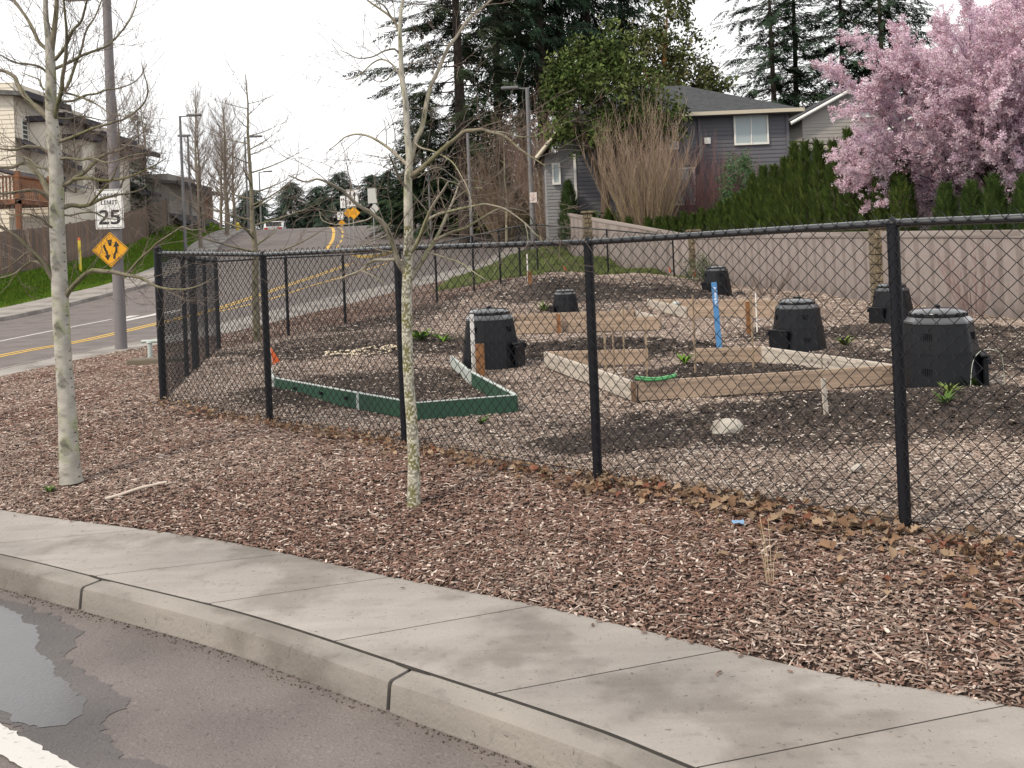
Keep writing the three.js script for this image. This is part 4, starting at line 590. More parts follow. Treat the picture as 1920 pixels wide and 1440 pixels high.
{ // slate-grey two-storey house
  const H = thing('house', 'dark slate-grey two-storey house with hipped roof behind the wall', 'house'), y0 = 0.8, ye = 7.62;
  part('wall', [box(10.2, ye - y0, 9, 8.22, (y0 + ye) / 2, -52.6), siding(4.1, ye - y0, 11.3, y0, -48.06, 0), siding(6.1, ye - y0, 6.2, y0, -48.3 + 0.24, 0)], M.slate, H);
  part('side_wall', [box(1.35, 5.4, 6, 2.44, 3.5, -51.2), siding(1.36, 6.4, 2.44, 0.8, -48.16, 0, 0.16, (y) => [-0.68 + Math.max(0, (y - 4.6) * 0.66), 0.68])], M.slateLight, H);
  part('corner_board', box(0.14, ye - y0, 0.06, 13.28, (y0 + ye) / 2, -48.02), M.slate, H); part('corner_board', box(0.12, 5, 0.06, 3.14, 3.6, -48.02), M.whiteTrim, H); part('corner_board', box(0.12, ye - y0, 0.08, 9.1, (y0 + ye) / 2, -47.99), M.slate, H);
  const L = 2.75, R = 13.9, F = -47.4, B = -57.8, rz = -52.6, ry = 9.85, rl = 6.2, rr = 9.2;
  const roof = part('roof', [quad([L, ye + 0.1, F], [R, ye + 0.1, F], [rr, ry, rz], [rl, ry, rz]), quad([R, ye + 0.1, F], [R, ye + 0.1, B], [rr, ry, rz], [rr, ry, rz]), quad([L, ye + 0.1, B], [L, ye + 0.1, F], [rl, ry, rz], [rl, ry, rz]), quad([R, ye + 0.1, B], [L, ye + 0.1, B], [rl, ry, rz], [rr, ry, rz])].map((g) => g), M.roof, H);
  part('roof', [quad([1.35, 6.0, F - 0.1], [2.9, ye + 0.12, F - 0.1], [2.9, ye + 0.12, -55], [1.35, 6.0, -55])], M.roof, H); part('rake_board', bar([1.33, 5.92, F - 0.05], [2.88, ye + 0.06, F - 0.05], 0.11, 4), M.trim, H);
  part('gutter', [box(R - L, 0.17, 0.12, (R + L) / 2, ye + 0.06, F - 0.02), box(0.12, 0.17, F - B, R, ye + 0.06, (F + B) / 2)], M.trim, H); part('soffit', box(R - L - 0.1, 0.05, 0.6, (R + L) / 2, ye - 0.03, F - 0.35), M.slate, H);
  win(H, 11.55, 6.9, -47.98, 1.46, 1.26, M.blind); win(H, 8.04, 4.35, -47.98, 1.35, 1.6, M.blind); win(H, 2.25, 5.2, -48.02, 0.22, 0.85, M.blind, M.whiteTrim, 0, 0); win(H, 7.6, 6.75, -47.98, 0.8, 1.1, M.blind, M.whiteTrim, 0, 0); part('wall_vent', [rbox(0.3, 0.3, 0.1, 0.02, 9.45, 6.45, -47.95)], M.whiteTrim, H); part('door', box(0.28, 1.7, 0.1, 2.95, 2.2, -48.0), M.whiteTrim, H);
  part('side_wing', box(3.2, 5.2, 5, 14.9, 3.4, -53), M.slate, H); part('wing_roof', [quad([13.3, 6.6, -50], [16.7, 6.1, -50], [16.0, 6.5, -52.8], [13.3, 7.2, -52.8])], M.roof, H); part('wing_gutter', box(3.3, 0.15, 0.12, 15.0, 6.12, -50.05), M.trim, H);
}
{ // taupe gabled house
  const H = thing('house', 'taupe gabled house partly behind the pink blossom tree', 'house'), z = -58;
  const pts = [[16.9, 1], [16.9, 8.55], [17.6, 8.9], [20.0, 10.15], [23.2, 8.5], [23.2, 1]]; const sh = new THREE.Shape(pts.map(([x, y]) => new THREE.Vector2(x, y))); const g = new THREE.ExtrudeGeometry(sh, { depth: 8, bevelEnabled: false }); g.translate(0, 0, z - 8); const sd = []; for (let y = 1.2; y < 10; y += 0.2) { const l = y < 8.55 ? 16.9 : 16.9 + (y - 8.55) / 1.6 * 3.1, r = y < 8.5 ? 23.2 : 23.2 - (y - 8.5) / 1.65 * 3.2; sd.push(box(r - l, 0.02, 0.02, (l + r) / 2, y, z + 0.01)); } part('wall', [g, ...sd], M.taupe, H);
  const slab2 = (a, b, m, n = 'roof') => { const dx = b[0] - a[0], dy = b[1] - a[1], L = Math.hypot(dx, dy), q = box(L, 0.14, 9); q.rotateZ(Math.atan2(dy, dx)); q.translate((a[0] + b[0]) / 2, (a[1] + b[1]) / 2 + 0.1, z - 4); return part(n, q, m, H); };
  slab2([16.2, 8.25], [20.05, 10.18], M.roof); slab2([19.98, 10.18], [23.8, 8.25], M.roof); part('rake_board', [bar([16.1, 8.2, z + 0.55], [20.02, 10.17, z + 0.55], 0.1, 4), bar([20.02, 10.17, z + 0.55], [23.8, 8.25, z + 0.55], 0.1, 4)], M.whiteTrim, H);
  win(H, 20.4, 8.85, z + 0.03, 1.15, 0.66, M.blind, M.whiteTrim, 0, 0);
  part('porch_wall', box(5, 4, 3, 20.6, 4.4, z + 2.2), M.taupe, H); const pr = part('porch_roof', [quad([18.1, 6.3, z + 4.0], [22.2, 8.2, z + 4.0], [22.2, 8.4, z], [18.1, 6.5, z])], M.roof, H); part('rake_board', bar([18.0, 6.2, z + 4.02], [22.2, 8.12, z + 4.02], 0.09, 4), M.whiteTrim, H);
}
{ // nearer house roof behind the hedge
  const H = thing('house', 'tan house with a low roof between the hedge and the pink tree', 'house'), z = -36;
  part('wall', [box(9, 4.4, 7, 17.2, 2.0, z - 3.5), siding(9, 4.2, 17.2, 0, z + 0.01, 0)], mat([0.30, 0.275, 0.23], 0.9, { map: grainTex }), H);
  part('roof', [quad([12.1, 2.7, z + 0.9], [22.5, 2.7, z + 0.9], [20.0, 6.0, z - 3.6], [14.9, 5.6, z - 3.6]), quad([12.1, 2.7, z + 0.9], [14.9, 5.6, z - 3.6], [14.9, 5.6, z - 4], [12.1, 2.7, z - 8])], mat([0.25, 0.22, 0.18], 0.95, { map: roofTex, side: THREE.DoubleSide }), H); part('gutter', box(10.4, 0.14, 0.12, 17.3, 2.66, z + 0.92), M.roof, H); win(H, 13.6, 1.95, z + 0.06, 0.7, 0.9, M.glassDark, M.whiteTrim, 0, 0);
}
// ---------------------------------------------------------------- townhouses across the street
M.cream = mat([0.74, 0.68, 0.58], 0.9); M.stucco = mat([0.62, 0.565, 0.49], 0.9); M.cedar = mat([0.34, 0.16, 0.085], 0.85, { map: oldWood }); M.eave = mat([0.045, 0.04, 0.05], 0.85); M.greyShake = mat([0.24, 0.23, 0.225], 0.95, { map: roofTex });
function townhouse(label, x, z, yTop, w, dep, mt, bay) { // x: street-side face; z: near end
  const t = thing('townhouse', label, 'townhouse', [0, 0, 0], 0, 'townhouses across the street'), y0 = landY(x, z) - 0.6;
  part('wall', [box(dep, yTop - y0, w, x - dep / 2, (yTop + y0) / 2, z - w / 2), siding(dep, yTop - y0, x - dep / 2, y0, z + 0.005, 0, 0.22), siding(w, yTop - y0 - 0.6, x + 0.005, y0, z - w / 2, Math.PI / 2, 0.22)], mt, t);
  const rp = [[x - dep - 0.5, yTop - 0.1], [x + 0.75, yTop - 0.75], [x + 0.75, yTop - 0.55], [x - dep - 0.5, yTop + 0.25]]; const sh = new THREE.Shape(rp.map(([a, b]) => new THREE.Vector2(a, b))); const g = new THREE.ExtrudeGeometry(sh, { depth: w + 0.9, bevelEnabled: false }); g.translate(0, 0, z - w - 0.45); part('roof', g, M.greyShake, t); part('eave_board', box(0.1, 0.3, w + 0.9, x + 0.78, yTop - 0.66, z - w / 2), M.eave, t);
  for (let f = 0; f < 2; f++) { const yb = y0 + 2.6 + f * 2.9; if (yb + 2.4 > yTop - 0.8) continue; win(t, x + 0.03, yb + 1.3, z - w * 0.3, w * 0.28, 1.5, M.glassDark, M.whiteTrim, Math.PI / 2); win(t, x + 0.03, yb + 1.3, z - w * 0.75, w * 0.22, 1.5, M.glassDark, M.whiteTrim, Math.PI / 2); if (bay) win(t, x - dep * 0.35, yb + 1.3, z + 0.04, 0.9, 1.4, M.glassDark); }
  const aw = part('awning', [quad([x, yTop - 2.7, z + 0.1], [x + 0.9, yTop - 3.3, z + 0.1], [x + 0.9, yTop - 3.3, z - w], [x, yTop - 2.7, z - w]), box(0.07, 0.2, w, x + 0.9, yTop - 3.35, z - w / 2)], M.eave, t);
  if (bay) { part('bay', [box(1.0, yTop - 1.8 - y0, 1.6, x + 0.45, (yTop - 1.8 + y0) / 2, z - w * 0.52)], M.cream, t); part('bay_roof', box(1.5, 0.25, 2.2, x + 0.55, yTop - 1.65, z - w * 0.52), M.eave, t); }
  return t;
}
townhouse('nearest three-storey townhouse at the left edge with dark eaves', -24.0, -49.5, 10.9, 4.2, 6, M.cream, true);
townhouse('second townhouse up the hill, cream walls behind the left birch', -24.1, -54.0, 10.5, 3.8, 6, M.stucco, true);
townhouse('third townhouse up the hill, its grey roof right of the birch trunk', -23.9, -58.2, 10.0, 4.6, 6, M.cream, true);
townhouse('end townhouse with a blank grey gable above the speed sign', -24.2, -63.6, 9.7, 4.2, 3.4, M.stucco, false);
townhouse('lower far townhouse beyond the grey gable', -23.2, -69, 7.9, 6, 5, M.taupe, false);
townhouse('brown far townhouse low behind the bare street trees', -25.5, -79, 8.2, 8, 6, M.cedar, false);
{ const d = thing('timber_deck', 'red-brown cedar deck on posts at the left edge', 'deck'); const y = 4.75; part('floor', box(3.2, 0.22, 3.4, -23.3, y, -46.6), M.cedar, d); for (const [x, z] of [[-21.8, -45.0], [-24.8, -45.0], [-21.8, -48.2]]) part('post', box(0.2, 6.2, 0.2, x, 3.0, z), M.cedar, d); for (let k = 0; k < 20; k++) part('baluster', box(0.06, 0.95, 0.05, -24.8 + k * 0.158, y + 0.6, -44.95), M.cedar, d); for (let k = 0; k < 18; k++) part('baluster', box(0.05, 0.95, 0.06, -21.75, y + 0.6, -45.1 - k * 0.175), M.cedar, d); part('handrail', box(3.3, 0.08, 0.12, -23.3, y + 1.12, -44.95), M.cedar, d); part('handrail', box(0.12, 0.08, 3.4, -21.75, y + 1.12, -46.6), M.cedar, d); }
{ const g = thing('lean_to', 'low grey shed roof with pale gable wall behind the left birch', 'shed'); part('wall', [box(2.6, 3.4, 3, -22.75, 3.7, -50.2), siding(2.6, 3.3, -22.75, 2.0, -48.68, 0, 0.2)], M.cream, g); part('roof', [quad([-24.2, 6.6, -48.3], [-21.1, 5.64, -48.3], [-21.1, 5.64, -52], [-24.2, 6.6, -52]), bar([-24.2, 6.5, -48.3], [-21.1, 5.54, -48.3], 0.1, 4)], M.eave, g); }
{ // board fence pieces, a notice board and a shade roof up the hill behind the garden
  const n = thing('notice_board', 'framed grey notice board on two posts left of the lamp pole', 'notice board'); part('panel', box(0.62, 1.0, 0.05, -0.2, 4.95, -60), mat([0.42, 0.42, 0.5], 0.6, { map: stoneTex }), n); for (const x of [-0.53, 0.13]) part('post', box(0.06, 3.4, 0.06, x, 4.2, -60), M.galv, n); part('frame', [box(0.72, 0.06, 0.06, -0.2, 5.75, -60), box(0.72, 0.06, 0.06, -0.2, 4.4, -60)], M.galv, n);
  const c = thing('shade_roof', 'small pale blue shade roof on thin posts left of the notice board', 'shade roof'); const top = new THREE.SphereGeometry(0.62, 16, 6, 0, 6.3, 0, 1.2); top.scale(1, 0.25, 0.8); top.translate(-1.25, 5.45, -61); part('roof', top, mat([0.2, 0.32, 0.48], 0.5), c); for (const x of [-0.75, -0.95, -1.6]) part('post', box(0.06, 2.6, 0.06, x, 4.3, -61), M.whiteTrim, c);
  const f = thing('board_screen', 'low grey and tan board screen at the top of the grass', 'screen'); for (let k = 0; k < 14; k++) part('board', box(0.13, 1.15 + (k % 3) * 0.12, 0.04, -2.0 + k * 0.145, 3.6 + 0.55, -62), k < 6 ? M.wall : M.boardEnd, f);
}
// ---------------------------------------------------------------- the two birches by the pavement: limbs as [x, y, z, radius, ...] in metres
const LEFT_TREE = [
  [-3.86,-.22,-8.7,.0962,-3.87,-.02,-8.7,.0847,-3.87,.35,-8.7,.0756,-3.88,.72,-8.7,.0687,-3.89,1.08,-8.7,.0687,-3.89,1.36,-8.7,.0687,-3.89,1.77,-8.7,.0641,-3.89,2.09,-8.7,.0618,-3.88,2.41,-8.7,.0572,-3.89,2.73,-8.7,.0527,-3.9,3.01,-8.7,.0481,-3.89,3.24,-8.7,.0435,-3.89,3.47,-8.7,.0389,-3.9,3.61,-8.7,.0275,-3.91,3.74,-8.7,.0229,-3.91,3.93,-8.7,.0206,-3.91,4.2,-8.7,.016,-3.9,4.57,-8.7,.0092],
  [-3.88,3.47,-8.7,.0275,-3.86,3.58,-8.7,.0255,-3.84,3.7,-8.7,.0235,-3.82,3.83,-8.7,.0211,-3.81,3.97,-8.7,.0187,-3.79,4.2,-8.7,.0147,-3.75,4.52,-8.7,.0092],
  [-3.89,3.48,-8.7,.0183,-3.95,3.53,-8.72,.0174,-4.01,3.59,-8.75,.0166,-4.08,3.71,-8.81,.0152,-4.18,3.85,-8.89,.0135,-4.32,4.01,-8.99,.0114,-4.41,4.14,-9.07,.0099,-4.54,4.37,-9.2,.0073],
  [-3.85,3.41,-8.7,.016,-3.76,3.48,-8.66,.0146,-3.7,3.55,-8.63,.0135,-3.64,3.62,-8.58,.0122,-3.54,3.69,-8.53,.0108,-3.48,3.78,-8.47,.0092,-3.42,3.88,-8.4,.0077,-3.36,4.02,-8.3,.0055],
  [-3.86,3.33,-8.7,.0149,-3.74,3.39,-8.73,.0135,-3.64,3.45,-8.76,.0123,-3.55,3.49,-8.79,.0113,-3.45,3.54,-8.83,.0101,-3.36,3.64,-8.87,.0087,-3.28,3.77,-8.92,.0072,-3.24,3.89,-8.96,.0059,-3.22,4.02,-9,.0047],
  [-3.92,3.3,-8.7,.0114,-3.97,3.35,-8.67,.0103,-4.06,3.37,-8.62,.0087,-4.11,3.37,-8.58,.0077,-4.16,3.39,-8.55,.0067,-4.22,3.43,-8.49,.0053,-4.3,3.47,-8.4,.0033],
  [-3.9,2.88,-8.7,.0298,-4.03,3,-8.77,.0263,-4.15,3.09,-8.83,.0236,-4.29,3.25,-8.94,.0196,-4.34,3.33,-8.99,.0178,-4.46,3.4,-9.06,.0155,-4.6,3.45,-9.14,.0129,-4.86,3.63,-9.3,.0073],
  [-3.89,2.86,-8.7,.0229,-3.82,3.02,-8.65,.0205,-3.76,3.15,-8.61,.0185,-3.74,3.23,-8.58,.0173,-3.68,3.38,-8.52,.0151,-3.62,3.58,-8.42,.012,-3.58,3.81,-8.3,.0083,-3.53,4,-8.2,.0054],
  [-3.82,3.11,-8.7,.0137,-3.77,3.17,-8.72,.013,-3.74,3.26,-8.75,.0122,-3.71,3.39,-8.79,.0111,-3.68,3.51,-8.84,.0101,-3.66,3.69,-8.91,.0086,-3.6,3.84,-8.98,.0072,-3.56,4,-9.04,.0059,-3.54,4.13,-9.1,.0048],
  [-3.81,3.05,-8.7,.0114,-3.72,3.06,-8.74,.0104,-3.64,3.11,-8.79,.0096,-3.57,3.13,-8.85,.0087,-3.5,3.17,-8.91,.0078,-3.42,3.19,-8.97,.0068,-3.32,3.25,-9.06,.0056,-3.27,3.33,-9.13,.0047,-3.24,3.44,-9.2,.0036],
  [-3.86,2.7,-8.7,.016,-3.69,2.74,-8.65,.0142,-3.51,2.79,-8.59,.0124,-3.28,2.83,-8.51,.0101,-3.17,2.85,-8.46,.009,-3,2.94,-8.38,.0072,-2.93,3.05,-8.32,.0058,-2.93,3.17,-8.25,.0043,-2.93,3.25,-8.2,.0032],
  [-3.85,2.33,-8.7,.0206,-3.78,2.35,-8.71,.0191,-3.73,2.39,-8.72,.0179,-3.66,2.43,-8.74,.0164,-3.61,2.48,-8.75,.0152,-3.49,2.59,-8.79,.012,-3.36,2.63,-8.82,.0093,-3.26,2.72,-8.86,.0068,-3.19,2.78,-8.88,.0051,-3.15,2.86,-8.9,.0035],
  [-3.72,2.38,-8.7,.016,-3.59,2.38,-8.65,.0143,-3.45,2.35,-8.57,.0124,-3.31,2.34,-8.5,.0107,-3.16,2.35,-8.4,.0087,-3.01,2.38,-8.31,.0068,-2.86,2.42,-8.2,.0049,-2.73,2.46,-8.1,.0032],
  [-3.9,2.17,-8.7,.0229,-3.85,2.14,-8.71,.0214,-3.78,2.16,-8.74,.0197,-3.71,2.15,-8.76,.0179,-3.65,2.16,-8.79,.0162,-3.59,2.19,-8.81,.0144,-3.55,2.21,-8.83,.0132,-3.45,2.24,-8.88,.0105,-3.34,2.26,-8.93,.0075,-3.25,2.29,-8.97,.005,-3.21,2.33,-9,.0036],
  [-3.61,2.15,-8.7,.0114,-3.53,2.21,-8.65,.0096,-3.46,2.26,-8.6,.0082,-3.38,2.31,-8.54,.0066,-3.3,2.37,-8.47,.005,-3.24,2.44,-8.4,.0033],
  [-3.93,2.2,-8.7,.0206,-3.96,2.24,-8.68,.019,-4,2.28,-8.64,.0171,-4.04,2.29,-8.6,.0155,-4.08,2.29,-8.57,.014,-4.15,2.27,-8.49,.0109,-4.22,2.26,-8.41,.0079,-4.3,2.27,-8.3,.0044],
  [-3.92,2.18,-8.7,.0298,-3.96,2.26,-8.73,.0274,-4.05,2.39,-8.81,.0237,-4.14,2.48,-8.87,.0209,-4.24,2.56,-8.94,.018,-4.32,2.56,-8.97,.0164,-4.4,2.54,-9.02,.0147,-4.56,2.55,-9.1,.0113,-4.76,2.58,-9.2,.0073],
  [-3.91,2.59,-8.7,.016,-3.97,2.64,-8.68,.0142,-4,2.66,-8.67,.0134,-4.09,2.67,-8.63,.0113,-4.17,2.64,-8.6,.0094,-4.28,2.65,-8.55,.0067,-4.37,2.68,-8.5,.0045],
  [-3.9,1.43,-8.7,.0252,-3.93,1.52,-8.68,.0235,-3.98,1.64,-8.64,.0211,-4.07,1.78,-8.59,.0181,-4.16,1.9,-8.53,.0151,-4.23,1.96,-8.5,.0133,-4.3,2.02,-8.45,.0113,-4.4,2.08,-8.4,.0088],
  [-3.85,1.36,-8.7,.0252,-3.8,1.43,-8.68,.024,-3.66,1.54,-8.62,.0214,-3.6,1.57,-8.59,.0204,-3.54,1.59,-8.57,.0196,-3.46,1.58,-8.54,.0186,-3.35,1.57,-8.49,.017,-3.2,1.54,-8.42,.0149,-3.06,1.51,-8.36,.0131,-2.96,1.46,-8.3,.0115,-2.88,1.43,-8.26,.0104,-2.75,1.41,-8.2,.0087,-2.62,1.41,-8.13,.007,-2.48,1.44,-8.05,.0051,-2.39,1.48,-8,.0038],
  [-3.31,1.54,-8.7,.0137,-3.23,1.62,-8.67,.0125,-3.13,1.7,-8.62,.0111,-3.05,1.75,-8.58,.01,-2.98,1.8,-8.54,.0091,-2.79,1.89,-8.44,.0068,-2.72,1.92,-8.4,.006,-2.63,1.89,-8.35,.005,-2.52,1.89,-8.3,.0039],
  [-3.99,1.61,-8.7,.0137,-4.07,1.67,-8.74,.0123,-4.16,1.69,-8.79,.0111,-4.26,1.65,-8.84,.0098,-4.36,1.6,-8.91,.0084,-4.46,1.57,-8.96,.0071,-4.56,1.56,-9.02,.0059,-4.7,1.55,-9.1,.0043],
  [-4.12,1.78,-8.7,.0092,-4.21,1.75,-8.75,.0077,-4.33,1.69,-8.84,.006,-4.44,1.65,-8.92,.0045,-4.55,1.63,-9,.0031],
  [-3.89,2.41,-8.7,.0137,-3.98,2.48,-8.74,.012,-4.08,2.51,-8.78,.0104,-4.17,2.58,-8.83,.0087,-4.29,2.62,-8.89,.0068,-4.41,2.62,-8.95,.005,-4.51,2.6,-9,.0036],
  [-3.86,2.55,-8.7,.0114,-3.77,2.56,-8.66,.0105,-3.62,2.53,-8.59,.0092,-3.48,2.53,-8.5,.0078,-3.33,2.48,-8.41,.0065,-3.18,2.49,-8.31,.0051,-3.03,2.51,-8.2,.0038,-2.88,2.51,-8.1,.0026],
  [-3.85,2.91,-8.7,.0103,-3.78,2.91,-8.77,.0089,-3.72,2.94,-8.86,.0075,-3.67,2.94,-8.97,.006,-3.61,2.93,-9.09,.0044,-3.55,2.95,-9.2,.0029],
  [-3.8,3.13,-8.7,.0103,-3.67,3.09,-8.64,.009,-3.55,3.04,-8.58,.0079,-3.41,2.97,-8.49,.0064,-3.29,2.89,-8.4,.0052,-3.17,2.85,-8.32,.0041,-3,2.8,-8.2,.0026],
  [-3.88,2.09,-8.7,.0092,-3.79,2.07,-8.72,.0082,-3.71,2.09,-8.75,.0073,-3.6,2.09,-8.78,.0061,-3.51,2.04,-8.82,.0051,-3.39,2.03,-8.86,.0038,-3.31,2.08,-8.9,.0028],
  [-3.87,1.95,-8.7,.0114,-3.92,1.98,-8.63,.01,-3.94,2.04,-8.53,.0083,-3.97,2.07,-8.42,.0067,-3.99,2.08,-8.33,.0055,-4.02,2.06,-8.22,.0042,-4.03,2.09,-8.1,.0028],
  [-3.91,3.13,-8.7,.0092,-4,3.19,-8.77,.0077,-4.06,3.27,-8.86,.0063,-4.14,3.31,-8.93,.0052,-4.26,3.36,-9.04,.0037,-4.33,3.39,-9.1,.0029]
];
